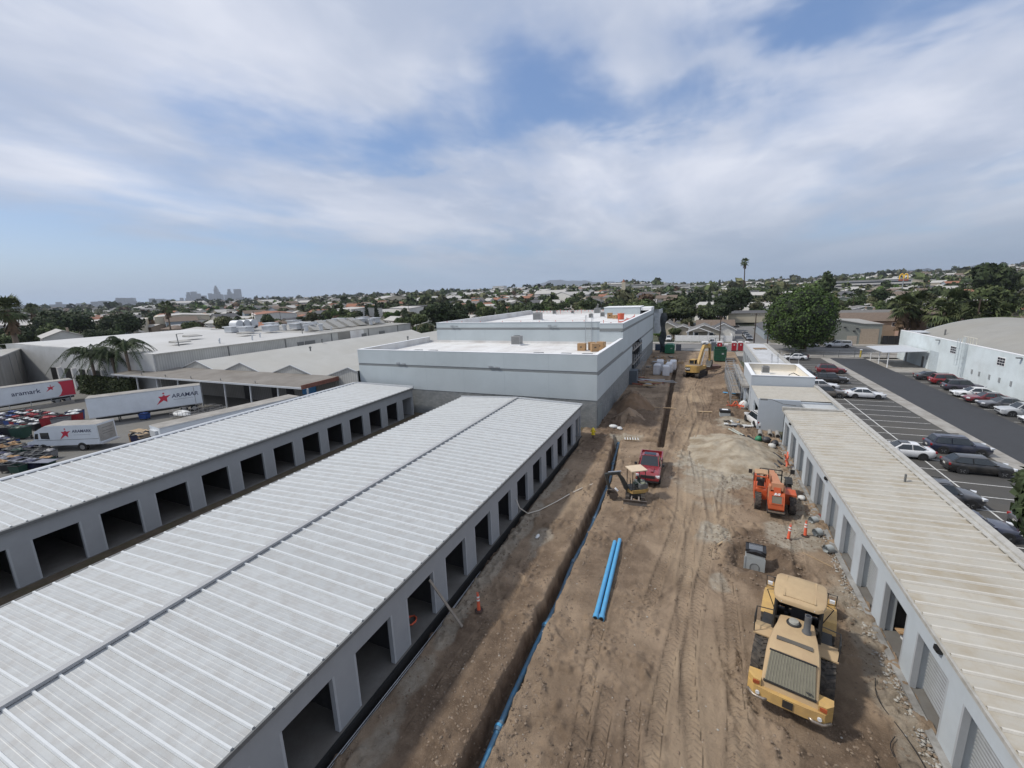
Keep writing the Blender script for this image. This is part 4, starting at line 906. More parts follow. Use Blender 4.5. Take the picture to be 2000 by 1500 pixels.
# ---------------------------------------------------------------- pickups
def build_pickup(m, label, name='pickup_truck', crew=True, L=5.85, rack=False, cap=False, sunroof=False, rim=None, W=2.03):
    t = thing(name, label, 'pickup truck'); hl = L/2; w = W/2; b = MB(); rows = []
    xb = -.55 if crew else -.2      # rear of cab
    xa = 1.15
    for x, z, k, s in ((xb, 1.18, 1, .40), (0, 1.18, 1, .40), (xa, 1.18, 1, .40), (xa+.25, 1.20, 1, .40), (hl-.5, 1.14, .98, .42), (hl-.15, 1.06, .93, .42), (hl-.04, .95, .88, .40), (hl, .80, .84, .42)):
        y = w*k; half = [(y*.93, s), (y, s+.2), (y, z-.14), (y*.94, z-.04), (y*.80, z), (y*.72, z-.03), (y*.3, z+.0)]
        rows.append([(x, -yy_, zz) for yy_, zz in half]+[(x, 0, z+.02)]+[(x, yy_, zz) for yy_, zz in half[::-1]])
    b.grid(rows, close=True, cap=True); b.build('body', m, t, smooth=50)
    sp = dict(W=W, H=1.92, zb=1.16, hood=1.16, trunk=1.16, a0=xa+.05, a1=xa-.70, c1=xb+.15, c0=xb+.0, roofw=.72)
    greenhouse(t, sp, m)
    # bed
    y = w*.985
    b = MB(); b.box(-hl, xb-.02, y-.09, y, .50, 1.17); b.box(-hl, xb-.02, -y, -y+.09, .50, 1.17); b.box(-hl, -hl+.08, -y+.09, y-.09, .5, 1.17); b.box(-hl+.08, xb-.02, -y+.09, y-.09, .62, .70); b.build('bed', m, t)
    if cap:
        b = MB(); b.prism([(-hl+.02, 1.17), (xb-.05, 1.17), (xb-.05, 1.86), (-hl+.25, 1.82)], -y+.03, y-.03, 'Y'); b.build('bed_cap', m, t)
        for s in (1, -1): MB().box(-hl+.35, xb-.2, s*(y-.02)-.015, s*(y-.02)+.015, 1.32, 1.70).build('cap_window', m_glass, t)
    if rack:
        b = MB()
        for x in (-hl+.2, xb-.2):
            for s in (1, -1): b.bar((x, s*(y-.05), 1.15), (x, s*(y-.05), 2.05), .06)
            b.bar((x, -y+.05, 2.05), (x, y-.05, 2.05), .06)
        for s in (1, -1): b.bar((-hl+.1, s*(y-.05), 2.06), (xa-.3, s*(y-.05), 2.06), .06)
        b.build('ladder_rack', m_gut, t)
    r = .40; ar = MB()
    for x in (hl-1.0, -hl+1.15):
        for s in (1, -1): ar.cyl((x, s*(w-.25), r+.02), (x, s*(w+.006), r+.02), r+.08, n=22); add_wheel(t, x, s*(w-.12), r, .27, s, rim)
    ar.box(-hl+.3, hl-.3, -w+.2, w-.2, .3, .5); ar.build('wheel_arch', m_trim, t)
    for s in (1, -1):
        MB().cbox((hl-.10, s*w*.80, .93), (.20, .30, .17), rz=-s*.3).build('headlight', m_lampw, t)
        MB().cbox((-hl-.0, s*(y-.06), .95), (.06, .14, .36)).build('tail_light', m_lampr, t)
        MB().cbox((xa-.15, s*(w+.14), 1.26), (.14, .24, .22)).build('wing_mirror', m_trim, t)
    b = MB(); b.cbox((hl-.0, 0, .88), (.09, w*1.15, .24)); b.cbox((hl+.03, 0, .50), (.12, w*1.75, .14)); b.build('grille', m_trim, t)
    MB().cbox((hl+.02, 0, .66), (.14, w*1.8, .14)).build('front_bumper', m, t)
    MB().cbox((-hl-.08, 0, .58), (.16, w*1.8, .18)).build('rear_bumper', m_chrome, t)
    if sunroof: MB().cbox(((sp['a1']+sp['c1'])/2+.0, 0, sp['H']+.0), (.62, 1.0, .04)).build('sunroof', m_glass, t)
    return t
p = build_pickup(PAINT['red'], 'red crew cab pickup parked nose to camera behind the mini digger', sunroof=True, rim=m_rimd)
MB().cbox((2.05, .35, 1.215), (.9, .22, .03), rz=-.06).build('bonnet_crease', PAINT['red'], p); MB().cbox((2.05, -.35, 1.215), (.9, .22, .03), rz=.06).build('bonnet_crease', PAINT['red'], p)
p.location = (-3.45, 38.9, .0); p.rotation_euler[2] = -PI/2+.03
p = build_pickup(PAINT['white'], 'white pickup with a ladder rack on the cross street by the white fence', rack=True); p.location = (3.9, 137.6, .05); p.rotation_euler[2] = PI
p = build_pickup(PAINT['white'], 'white pickup with a bed cap parked before the grey garage building', cap=True); p.location = (33.6, 136.6, .05); p.rotation_euler[2] = PI
park('sedan', 'white', 27.3, 137.6, W_, 'white car half hidden under the big round tree', z=.05)
park('suv', 'white', -8.6, 147.5, -PI/2, 'white crossover on the house drive left of the white fence', z=.2)
park('suv', 'white', 7.2, 58.0, PI/2+.25, 'white crossover parked nose in behind the blank pale wall', z=.0, rim=m_rimd)
park('sedan', 'grey', 14.7, 152.5, -PI/2, 'grey car nearest the street in the alley row', z=.06, group='cars parked in the alley')
park('sedan', 'silver', 14.7, 158.5, -PI/2, 'silver grey car second in the alley row', z=.06, group='cars parked in the alley')
park('sedan', 'darkgrey', 14.7, 164.5, -PI/2, 'dark car last in the alley row', z=.06, group='cars parked in the alley')
park('suv', 'black', 13.0, 199.5, E_, 'black car on the rear lane before the long beige building', z=.1)
park('suv', 'black', -2, 6+196, W_, 'black car on the rear lane half behind the trees', z=.1)
# ================================================================ MACHINES
m_catt = mat('dusty_yellow', (.52, .335, .11), rough=.6, var=.1, scale=3.2, bump=.15, bscale=9, dirt='#a98a60', damt=.8, dscale=1.1)
m_cattan = mat('tan_dusted_yellow', (.43, .315, .18), rough=.75, bump=.12, bscale=9, var=.09, scale=2, dirt='#a98f6f', damt=.6, dscale=1.3)
m_yell = mat('machine_yellow', (.48, .31, .09), rough=.6, var=.1, scale=2, dirt='#8f7350', damt=.7, dscale=1.2)
m_mtyre = mat('dusty_tyre', (.040, .038, .036), rough=.95, var=.2, scale=6, dirt='#6a6156', damt=.6, dscale=3)
m_mblk = mat('machine_black', (.020, .021, .022), rough=.55, var=.2, scale=4, dirt='#4a443b', damt=.3, dscale=3)
m_grill = mat('dusty_radiator', (.16, .15, .115), rough=.8, var=.12, scale=5)
m_mglass = mat('cab_glass', (.03, .035, .038), rough=.1, var=0, spec=.8)
def lug_tyre(r, w, n=18, lug=.05):
    b = MB(); b.lathe([(r*.55, -w*.42), (r*.86, -w/2), (r*.97, -w*.46), (r, -w*.3), (r, w*.3), (r*.97, w*.46), (r*.86, w/2), (r*.55, w*.42)], axis='Y', n=36, cap=False)
    for i in range(n):
        for s in (1, -1):
            a = 2*PI*(i+(.5 if s < 0 else 0))/n; a2 = a+2*PI*.42/n
            P = lambda y, aa, rr: (rr*math.cos(aa), y, rr*math.sin(aa))
            q = [(s*.03*w, a+.6*(a2-a)), (s*.5*w, a-.15), (s*.5*w, a-.15+(a2-a)*.9), (s*.03*w, a2+.3*(a2-a))]
            lo = [P(y, t, r*.97) for y, t in q]; hi = [P(y*.98, t, r+lug) for y, t in q]
            b.face(hi)
            for k in range(4): b.face([lo[k], lo[(k+1) % 4], hi[(k+1) % 4], hi[k]])
    return b.mesh('tyre', m_mtyre, 35)
def hub_mesh(r, w, m):
    return MB().lathe([(.01, w*.18), (r*.22, w*.20), (r*.26, w*.08), (r*.50, w*.06), (r*.56, w*.40), (r*.60, w*.42)], axis='Y', n=24).mesh('hub', m, 35)
def mwheel(t, tm, hm, x, y, r, s):
    o = meshobj('wheel', tm, t, (x, y, r)); h = meshobj('hub', hm, o); h.rotation_euler[2] = 0 if s > 0 else PI; return o
def text_obj(name, s, size, parent, loc, rot, m, italic=0., bold=0., ext=.004, align='CENTER', sx=1.):
    cu = bpy.data.curves.new(name, 'FONT'); cu.body = s; cu.size = size; cu.extrude = ext; cu.offset = bold; cu.shear = italic; cu.align_x = align; cu.align_y = 'CENTER'; cu.resolution_u = 3
    tmp = bpy.data.objects.new(name+'_c', cu); COL.objects.link(tmp); dg = bpy.context.evaluated_depsgraph_get(); me = bpy.data.meshes.new_from_object(tmp.evaluated_get(dg)); bpy.data.objects.remove(tmp)
    me.materials.clear(); me.materials.append(m); o = meshobj(name, me, parent, loc); o.rotation_euler = rot; o.scale = (sx, 1, 1); return o
def loop_bar(pts, r=.02): return MB().tube(pts+[pts[0]], r, 6)
def wheel_loader():
    t = thing('wheel_loader', 'big dusty yellow wheel loader seen from behind, its grille towards the camera', 'wheel loader', (4.27, 18.35, -.02), PI/2-math.radians(13))
    tm = lug_tyre(.81, .66); hm = hub_mesh(.81, .66, m_catt)
    for x in (0, 3.3):
        for s in (1, -1): mwheel(t, tm, hm, x, s*1.10, .81, s)
    # bonnet
    b = MB(); rows = []
    for x, w, z in ((1.0, .64, 2.52), (.6, .68, 2.52), (.0, .80, 2.50), (-.6, .88, 2.45), (-1.12, .90, 2.36)):
        rows.append([(x, -w-.03, 1.2), (x, -w, z-.16), (x, -w*.93, z-.05), (x, -w*.6, z), (x, 0, z+.03), (x, w*.6, z), (x, w*.93, z-.05), (x, w, z-.16), (x, w+.03, 1.2)])
    rows.append([(-1.92, -.94, 1.12), (-1.88, -.92, 1.30), (-1.86, -.88, 1.36), (-1.85, -.5, 1.39), (-1.85, 0, 1.40), (-1.85, .5, 1.39), (-1.86, .88, 1.36), (-1.88, .92, 1.30), (-1.92, .94, 1.12)])
    b.grid(rows, close=True, cap=True); b.build('engine_hood', m_cattan, t, smooth=40)
    # sloping grille with fins
    a = math.atan2(2.36-1.38, .74); 
    g = MB(); g.face([(-1.20, -.64, 2.31), (-1.20, .64, 2.31), (-1.83, .70, 1.45), (-1.83, -.70, 1.45)])
    M = [(p[0]-.02, p[1]*1.16, p[2]+.02) for p in [(-1.20, -.64, 2.31), (-1.20, .64, 2.31), (-1.83, .70, 1.45), (-1.83, -.70, 1.45)]]
    MB().face(M).build('radiator_grille', m_grill, t, fix=False)
    gr = MB()
    for i in range(17):
        y = -.72+i*1.44/16; gr.bar((-1.215, y, 2.335), (-1.85, y*1.09, 1.47), .028, .03)
    gr.build('grille_fins', mat('grille_fin', (.19, .18, .13), rough=.7, var=.1), t)
    MB().bar((-1.19, -.78, 2.35), (-1.19, .78, 2.35), .05).build('grille_bar', m_mblk, t); MB().bar((-1.86, -.86, 1.43), (-1.86, .86, 1.43), .07).build('grille_bar', m_mblk, t)
    MB().cbox((-1.80, -.60, 1.60), (.04, .16, .22), ry=-.85).build('engine_panel', m_mblk, t)
    s = MB(); s.cbox((-.52, 0, 2.485), (.20, 1.22, .03), ry=-.05); s.build('vent_slot', mat('slot_dark', (.10, .09, .075), rough=.8), t)
    # stack and air cleaner
    e = MB(); e.lathe([(.17, 2.48), (.17, 2.56), (.125, 2.62), (.115, 3.12), (.12, 3.30)], (.34, -.36, 0), n=18); e.build('exhaust_stack', mat('stack_grey', (.13, .135, .14), rough=.6, metal=.3, var=.1), t, smooth=40)
    MB().cyl((.34, -.36, 3.29), (.34, -.36, 3.305), .09, n=16).build('stack_mouth', m_black, t)
    c = MB(); c.lathe([(.27, 2.42), (.27, 2.56), (.24, 2.60), (.2, 2.60)], (.62, .10, 0), n=22); c.build('air_cleaner', m_mblk, t, smooth=40)
    MB().lathe([(.20, 2.58), (.17, 2.68), (.01, 2.70)], (.62, .10, 0), n=20).build('pre_cleaner', mat('clear_bowl', (.33, .33, .30), rough=.25), t, smooth=40)
    # cab
    cx0, cx1, cy = .98, 2.45, .84
    k = MB()
    for x in (cx0, 1.75, cx1):
        for s_ in (1, -1): k.bar((x+(0.06 if x == cx0 else 0), s_*cy, 1.3), (x+(.10 if x == cx0 else -.06 if x == cx1 else 0), s_*(cy-.04), 3.32), .10)
    for s_ in (1, -1):
        k.bar((cx0, s_*cy, 1.95), (cx1, s_*cy, 1.95), .08); k.bar((cx0+.1, s_*(cy-.03), 3.28), (cx1-.06, s_*(cy-.03), 3.28), .08)
    k.bar((cx0+.06, -cy, 2.30), (cx0+.06, cy, 2.30), .09); k.bar((cx0+.1, -cy, 3.26), (cx0+.1, cy, 3.26), .09); k.bar((cx1-.05, -cy, 3.26), (cx1-.05, cy, 3.26), .09)
    k.build('cab_frame', m_mblk, t)
    MB().box(cx0+.02, cx1, -cy, cy, 1.15, 1.90).build('cab_base', m_mblk, t)
    for s_ in (1, -1): MB().face([(cx0+.12, s_*(cy-.01), 1.95), (cx1-.08, s_*(cy-.01), 1.95), (cx1-.1, s_*(cy-.05), 3.24), (cx0+.14, s_*(cy-.05), 3.24)]).build('side_window', m_mglass, t, fix=False)
    MB().face([(cx1-.03, -cy+.05, 1.95), (cx1-.03, cy-.05, 1.95), (cx1-.08, cy-.08, 3.22), (cx1-.08, -cy+.08, 3.22)]).build('windscreen', m_mglass, t, fix=False)
    m_seat = mat('seat_cloth', (.028, .028, .03), rough=.9, var=.2)
    d = MB(); d.cbox((1.75, 0, 2.08), (.5, .52, .16)); d.cbox((1.50, 0, 2.45), (.16, .50, .68), ry=.12); d.cbox((1.46, 0, 2.86), (.12, .30, .2)); d.cbox((1.72, -.42, 2.3), (.5, .2, .4)); d.cbox((1.72, .42, 2.25), (.5, .16, .3)); d.build('seat', m_seat, t)
    MB().lathe([(.2, 0), (.23, .03), (.2, .06)], (2.12, .0, 2.62), n=16).build('steering_wheel', m_mblk, t)
    r_ = MB(); rows = []
    X = [(.86, .68, 3.30), (.94, .86, 3.38), (1.2, .94, 3.43), (1.8, .97, 3.46), (2.5, .95, 3.43), (2.76, .86, 3.37), (2.84, .70, 3.30)]
    for x, w, z in X: rows.append([(x, -w, z-.14), (x, -w*.985, z-.03), (x, -w*.9, z+.01), (x, 0, z+.035), (x, w*.9, z+.01), (x, w*.985, z-.03), (x, w, z-.14)])
    r_.grid(rows, close=True, cap=True); r_.build('cab_roof', m_cattan, t, smooth=35)
    q = MB(); q.bar((1.0, -.55, 3.445), (2.6, -.55, 3.445), .07, .05); q.bar((1.0, .55, 3.445), (2.6, .55, 3.445), .07, .05); q.bar((1.05, -.5, 3.44), (1.05, .5, 3.44), .06, .04); q.build('roof_ridge', m_cattan, t)
    for s_ in (.62, -.55):
        MB().lathe([(.07, 0), (.075, .06), (.03, .09)], (.93, s_, 3.20), n=12).build('work_lamp', m_lampw, t)
    # rear fenders and steps
    for s_ in (1, -1):
        f = MB(); f.prism([(.30, 1.70), (.72, 1.78), (1.28, 1.60), (1.55, 1.25), (1.5, 1.22), (1.25, 1.54), (.70, 1.72), (.30, 1.64)], s_*.80, s_*1.50, 'Y'); f.build('rear_fender', m_cattan, t)
        f = MB(); f.prism([(2.35, 1.35), (2.7, 1.72), (3.3, 1.84), (3.85, 1.70), (4.15, 1.40), (4.1, 1.34), (3.8, 1.63), (3.3, 1.77), (2.72, 1.66), (2.4, 1.3)], s_*.80, s_*1.44, 'Y'); f.build('front_fender', m_catt, t)
        st = MB(); st.box(1.5, 2.2, s_*.85, s_*1.35, .62, .68); st.box(1.5, 2.2, s_*.85, s_*1.35, 1.02, 1.08); st.box(1.45, 2.25, s_*.76, s_*1.3, 1.40, 1.46); st.build('step', m_mblk, t)
        h = MB(); h.tube([(.35, s_*1.48, 1.70), (.35, s_*1.50, 2.45), (1.0, s_*1.50, 2.5), (1.05, s_*.78, 2.55)], .022, 6); h.tube([(.35, s_*1.50, 2.1), (1.02, s_*1.50, 2.15)], .02, 6); h.tube([(1.02, s_*1.50, 2.5), (1.02, s_*1.5, 1.6)], .02, 6); h.tube([(2.3, s_*.80, 1.5), (2.35, s_*1.25, 2.6), (2.35, s_*.80, 2.8)], .02, 6); h.build('handrail', m_mblk, t)
        # mirror hoops
        m1 = loop_bar([(2.75, s_*1.0, 2.55), (2.78, s_*1.32, 2.55), (2.78, s_*1.34, 3.05), (2.75, s_*1.02, 3.05)]); m1.tube([(2.6, s_*.8, 3.2), (2.76, s_*1.1, 3.05)], .02, 6); m1.build('mirror_frame', m_mblk, t)
    # rear frame, counterweight
    MB().box(-1.5, 1.0, -.55, .55, .75, 1.35).build('rear_frame', m_mblk, t)
    cw = MB(); cw.prism([(-1.45, -1.38), (-1.78, -1.38), (-2.02, -1.15), (-2.08, -.55), (-2.08, .55), (-2.02, 1.15), (-1.78, 1.38), (-1.45, 1.38), (-1.30, .8), (-1.30, -.8)], .72, 1.16, 'Z'); cw.build('counterweight', m_catt, t)
    for s_ in (1, -1):
        w = MB(); w.prism([(-1.42, s_*.92), (-1.98, s_*.92), (-1.96, s_*1.18), (-1.74, s_*1.38), (-1.45, s_*1.38)], 1.16, 1.42, 'Z'); w.build('counterweight_wing', m_catt, t)
        MB().cbox((-1.985, s_*1.08, 1.30), (.05, .22, .14), rz=s_*.15).build('tail_light', mat('amber_red', (.35, .08, .03), rough=.3), t)
        lp = MB(); lp.tube([(-1.98, s_*.62, .80), (-2.10, s_*.8, .76), (-2.06, s_*1.12, .74), (-1.86, s_*1.36, .76)], .06, 8); lp.build('bumper_strip', mat('scuffed_metal', (.30, .26, .22), rough=.35, metal=.6, var=.4, scale=12), t, smooth=True)
    for s_ in (1, -1):
        MB().lathe([(.075, 0), (.075, .05)], (-2.10, s_*1.0, .93), axis='X', n=12).build('lamp', m_lampw, t)
    MB().cbox((-2.09, 0, .95), (.05, .34, .3)).build('tow_hitch', m_mblk, t)
    # front frame, lift arms, bucket
    MB().box(2.3, 4.0, -.5, .5, .7, 1.5).build('front_frame', m_catt, t)
    for s_ in (1, -1):
        a_ = MB(); a_.prism([(2.75, 1.75), (3.1, 2.05), (4.4, 1.55), (5.45, .62), (5.35, .30), (5.1, .35), (4.2, 1.15), (2.95, 1.5)], s_*.52, s_*.68, 'Y'); a_.build('lift_arm', m_catt, t)
        a_ = MB(); a_.cyl((3.0, s_*.36, 1.1), (4.5, s_*.40, 1.0), .07); a_.build('lift_cylinder', m_chrome, t)
        MB().cbox((3.95, s_*1.25, 1.95), (.10, .20, .14)).build('headlight', m_lampw, t)
        MB().bar((3.8, s_*.7, 1.6), (3.9, s_*1.25, 1.85), .06).build('lamp_bracket', m_catt, t)
    MB().prism([(3.3, 1.6), (4.6, 1.75), (5.2, 1.1), (5.05, 1.0), (4.5, 1.55), (3.35, 1.45)], -.14, .14, 'Y').build('tilt_link', m_catt, t)
    bk = MB(); bp = [(5.35, 1.15), (5.2, .75), (5.25, .25), (5.5, .05), (6.5, .03), (6.5, .07), (5.55, .12), (5.33, .30), (5.28, .75), (5.42, 1.12)]
    bk.prism(bp, -1.45, 1.45, 'Y')
    for s_ in (1, -1): bk.prism([(5.35, 1.15), (5.2, .75), (5.25, .25), (5.5, .05), (6.4, .05), (6.2, .4), (5.7, .95)], s_*1.42, s_*1.47, 'Y')
    bk.build('bucket', m_catt, t)
    return t
wheel_loader()
m_or = mat('orange_paint', (.52, .095, .03), rough=.5, var=.1, bump=.1, bscale=9, scale=2, dirt='#b06a45', damt=.4, dscale=1.3)
m_ortan = mat('dusted_orange', (.50, .21, .11), rough=.75, var=.08, scale=2, dirt='#a98467', damt=.7, dscale=1.6)
m_wht = mat('white_lettering', (.75, .75, .74), rough=.5, var=0)
def telehandler():
    t = thing('telehandler', 'orange telehandler seen from behind with its boom pointing away', 'telehandler', (5.86, 34.75, 0), PI/2-math.radians(4))
    tm = lug_tyre(.62, .42, 16, .03); hm = hub_mesh(.62, .42, m_or)
    for x in (0, 3.25):
        for s in (1, -1): mwheel(t, tm, hm, x, s*1.10, .62, s)
    # rear engine cover
    b = MB(); b.prism([(-1.30, .62), (-1.42, .80), (-1.38, 1.15), (-1.05, 1.85), (-.2, 1.95), (.25, 1.9), (.25, .62)], -.48, .48, 'Y'); b.build('rear_cover', m_or, t)
    MB().face([(-1.37, -.30, 1.22), (-1.37, .30, 1.22), (-1.15, .30, 1.68), (-1.15, -.30, 1.68)]).build('radiator_grille', m_grill, t, fix=False)
    f = MB(); 
    for a_, b_ in (((-1.39, -.33, 1.18), (-1.39, .33, 1.18)), ((-1.145, -.33, 1.72), (-1.145, .33, 1.72)), ((-1.39, -.33, 1.18), (-1.145, -.33, 1.72)), ((-1.39, .33, 1.18), (-1.145, .33, 1.72))): f.bar(a_, b_, .05, .03)
    f.build('grille_frame', m_or, t)
    text_obj('maker_letters', 'JLG', .19, t, (-1.105, 0, 1.815), (math.radians(64), 0, -PI/2), m_wht, italic=.25, bold=.012, sx=1.25)
    MB().prism([(-1.46, .42), (-1.50, .60), (-1.3, .64), (.4, .64), (.4, .42)], -.55, .55, 'Y').build('rear_bumper', m_mblk, t)
    MB().cbox((-1.48, 0, .60), (.06, 1.02, .10)).build('bumper_edge', mat('scuffed_metal', (.3, .26, .22)), t)
    MB().box(-1.0, 4.1, -.42, .42, .5, .85).build('chassis', m_or, t)
    for s in (1, -1):
        MB().prism([(-.9, 1.2), (-.85, 2.25), (-.45, 2.30), (-.05, 1.9), (.0, 1.2)], s*.40, s*.50, 'Y').build('boom_upright', m_ortan, t)
        MB().cyl((-.55, s*.36, 1.95), (-.1, s*.36, 1.3), .06).build('compensating_cylinder', m_steel, t)
    # boom: outer and inner sections
    P0, P1, P2 = Vector((-.75, .0, 2.22)), Vector((3.0, .0, 1.55)), Vector((4.5, .0, 1.28))
    bb = MB(); bb.bar(P0, P1, .48, .50); bb.build('boom_outer', m_ortan, t); MB().bar(P1, P2, .36, .38).build('boom_inner', m_ortan, t)
    MB().cbox((-.70, 0, 2.25), (.42, .74, .50), ry=.15).build('boom_rear_box', m_ortan, t)
    MB().cbox((-.95, 0, 2.05), (.10, .44, .40), ry=.3).build('boom_rear_plate', m_or, t)
    MB().prism([(4.3, 1.5), (4.65, 1.45), (4.85, .9), (4.7, .55), (4.5, .6), (4.4, 1.0)], -.22, .22, 'Y').build('boom_head', m_mblk, t)
    fk = MB()
    for z in (.35, .95): fk.bar((4.95, -.85, z), (4.95, .85, z), .09)
    for y in (-.8, .8): fk.bar((4.95, y, .3), (4.95, y, 1.35), .08)
    fk.bar((4.95, -.8, 1.35), (4.95, .8, 1.35), .06)
    fk.build('fork_carriage', m_mblk, t)
    for y in (-.45, .45): MB().box(4.98, 6.1, y-.07, y+.07, .08, .14).box(4.98, 5.04, y-.07, y+.07, .14, 1.0).build('fork', m_mblk, t)
    # cab on the left
    y0, y1, x0, x1 = .52, 1.36, .30, 2.0
    k = MB(); k.box(x0, x1, y0, y1, .62, 1.35); k.build('cab_tub', m_or, t)
    k = MB()
    for x, xt in ((x0, x0+.10), (x1, x1-.35)):
        for y in (y0+.04, y1-.04): k.bar((x, y, 1.3), (xt, y, 2.45), .08)
    for y in (y0+.04, y1-.04): k.bar((x0+.10, y, 2.42), (x1-.35, y, 2.42), .08)
    k.bar((x0+.02, y0, 1.62), (x0+.02, y1, 1.62), .07); k.bar((x0+.10, y0, 2.40), (x0+.10, y1, 2.40), .08); k.build('cab_frame', m_or, t)
    rr = MB(); rows = [[(x, y0-.02+(y1-y0+.04)*v, 2.46+.05*math.sin(PI*v)) for v in (0, .2, .5, .8, 1)] for x in (x0+.48, x1-.30)]; rr.grid(rows); rr.box(x0+.48, x1-.3, y0, y1, 2.42, 2.455); rr.build('cab_roof', mat('tan_roof_panel', (.42, .26, .15), rough=.8, var=.08, dirt='#9c7d5c', damt=.6), t)
    d = MB(); d.cbox((.95, .94, 1.5), (.45, .45, .14)); d.cbox((.72, .94, 1.78), (.12, .44, .5)); d.build('seat', m_mblk, t)
    MB().box(.25, 1.3, -1.36, -.62, .55, 1.35).build('tank_box', m_or, t)
    MB().box(1.5, 2.2, -1.2, -.6, .55, 1.1).build('battery_box', mat('dull_red', (.22, .06, .045), rough=.6), t)
    for s, z in ((1, 1.40), (-1, 1.40)):
        MB().prism([(2.55, 1.25), (2.9, 1.42), (3.6, 1.42), (3.95, 1.2), (3.9, 1.16), (3.58, 1.36), (2.9, 1.36), (2.6, 1.2)], s*.86, s*1.34, 'Y').build('front_fender', m_mblk, t)
    mm = MB(); mm.tube([(2.0, 1.3, 1.7), (2.3, 1.6, 1.9)], .02, 6); mm.cbox((2.3, 1.62, 2.0), (.06, .25, .32)); mm.tube([(3.2, -1.0, 1.45), (3.3, -1.3, 1.9)], .02, 6); mm.cbox((3.3, -1.32, 1.98), (.06, .3, .36)); mm.build('mirror', m_mblk, t)
    return t
telehandler()
m_track = mat('track_steel', (.055, .05, .045), rough=.8, metal=.2, var=.25, scale=8, dirt='#57483a', damt=.5, dscale=3)
def tracks(t, L, w, yc, r, nl, name='track'):
    """a crawler belt with its shoes; one part per side"""
    for s in (1, -1):
        y = s*yc; b = MB(); h = L/2-r; n = nl
        per = 4*h+2*PI*r
        for i in range(n):
            d = per*i/n
            if d < 2*h: p = (-h+d, 0.0); a = 0
            elif d < 2*h+PI*r: th = (d-2*h)/r; p = (h+r*math.sin(th), r-r*math.cos(th)); a = -th
            elif d < 4*h+PI*r: p = (h-(d-2*h-PI*r), 2*r); a = PI
            else: th = (d-4*h-PI*r)/r; p = (-h-r*math.sin(th), r+r*math.cos(th)); a = PI-th
            b.cbox((p[0], y, p[1]), (per/n*.86, w, .05), ry=a)
        b.build(name, m_track, t)
        f = MB(); f.box(-h, h, y-w*.3, y+w*.3, r*.35, r*1.6)
        for x in (-h, h): f.cyl((x, y-w*.3, r), (x, y+w*.3, r), r*.86, n=16)
        f.build('track_frame', m_mblk, t)
def excavator():
    t = thing('excavator', 'large yellow crawler excavator with its raised boom over the green skip', 'excavator', (-.1, 88.2, .05), math.radians(68))
    tracks(t, 4.4, .62, 1.18, .42, 34)
    c = MB(); c.cyl((0, 0, .75), (0, 0, 1.05), .75, n=20); c.box(-1, 1, -.95, .95, .45, .8); c.build('undercarriage', m_mblk, t)
    b = MB(); b.prism([(-2.15, -1.05), (-2.35, -.6), (-2.38, 0), (-2.35, .6), (-2.15, 1.05), (-1.5, 1.38), (-1.5, -1.38)], 1.0, 2.25, 'Z'); b.build('counterweight', m_yell, t)
    MB().box(-1.5, 1.6, -1.38, 1.38, 1.05, 1.35).build('deck', m_mblk, t)
    MB().box(-1.5, .1, -1.36, 1.36, 1.35, 2.15).build('engine_house', m_yell, t)
    MB().box(-1.48, .05, -1.34, 1.34, 2.15, 2.25).build('engine_cover', mat('dark_dusty_cover', (.17, .13, .09), rough=.8, var=.15), t)
    MB().box(.1, 1.6, -1.36, -.45, 1.35, 2.0).build('tool_box', m_yell, t)
    k = MB()
    for x in (.2, 1.75):
        for y in (.42, 1.34): k.bar((x, y, 1.35), (x, y, 2.95), .09)
    k.box(.1, 1.85, .38, 1.38, 2.9, 3.0); k.build('cab_frame', m_yell, t); MB().box(.22, 1.72, .44, 1.32, 1.4, 2.88).build('cab_glazing', m_mglass, t)
    MB().box(-2.3999, -2.385, .05, .95, 1.25, 2.0).build('logo_plate', m_mblk, t)
    text_obj('maker_letters', 'CAT', .42, t, (-2.42, .5, 1.66), (PI/2, 0, -PI/2), m_wht, bold=.02)
    b = MB(); b.prism([(.7, 1.5), (.5, 1.9), (2.2, 4.6), (3.2, 5.55), (3.5, 5.6), (6.3, 5.0), (6.35, 4.75), (3.5, 4.9), (2.9, 4.4), (1.1, 1.6)], -.22, .22, 'Y'); b.build('boom', m_yell, t)
    b = MB(); b.prism([(5.5, 5.5), (5.9, 5.65), (6.6, 5.2), (6.75, 2.1), (6.5, 2.0), (6.1, 4.6)], -.18, .18, 'Y'); b.build('stick', m_yell, t)
    for s in (1, -1): MB().cyl((1.5, s*.34, 1.7), (2.9, s*.34, 4.2), .08).build('boom_cylinder', m_chrome, t)
    MB().cyl((3.4, 0, 5.7), (5.6, 0, 5.6), .09).build('stick_cylinder', m_chrome, t)
    MB().cyl((6.05, 0, 5.0), (6.2, 0, 2.6), .07).build('bucket_cylinder', m_mblk, t)
    b = MB(); b.prism([(6.85, 2.2), (6.5, 2.1), (6.2, 1.5), (5.7, .9), (5.75, .85), (6.2, .75), (6.8, 1.1), (7.0, 1.7)], -.55, .55, 'Y'); b.build('bucket', m_mblk, t)
    for i in range(5): MB().cbox((5.65, -.46+.23*i, .95), (.22, .08, .08), ry=.8).build('bucket_tooth', m_steel, t)
excavator()
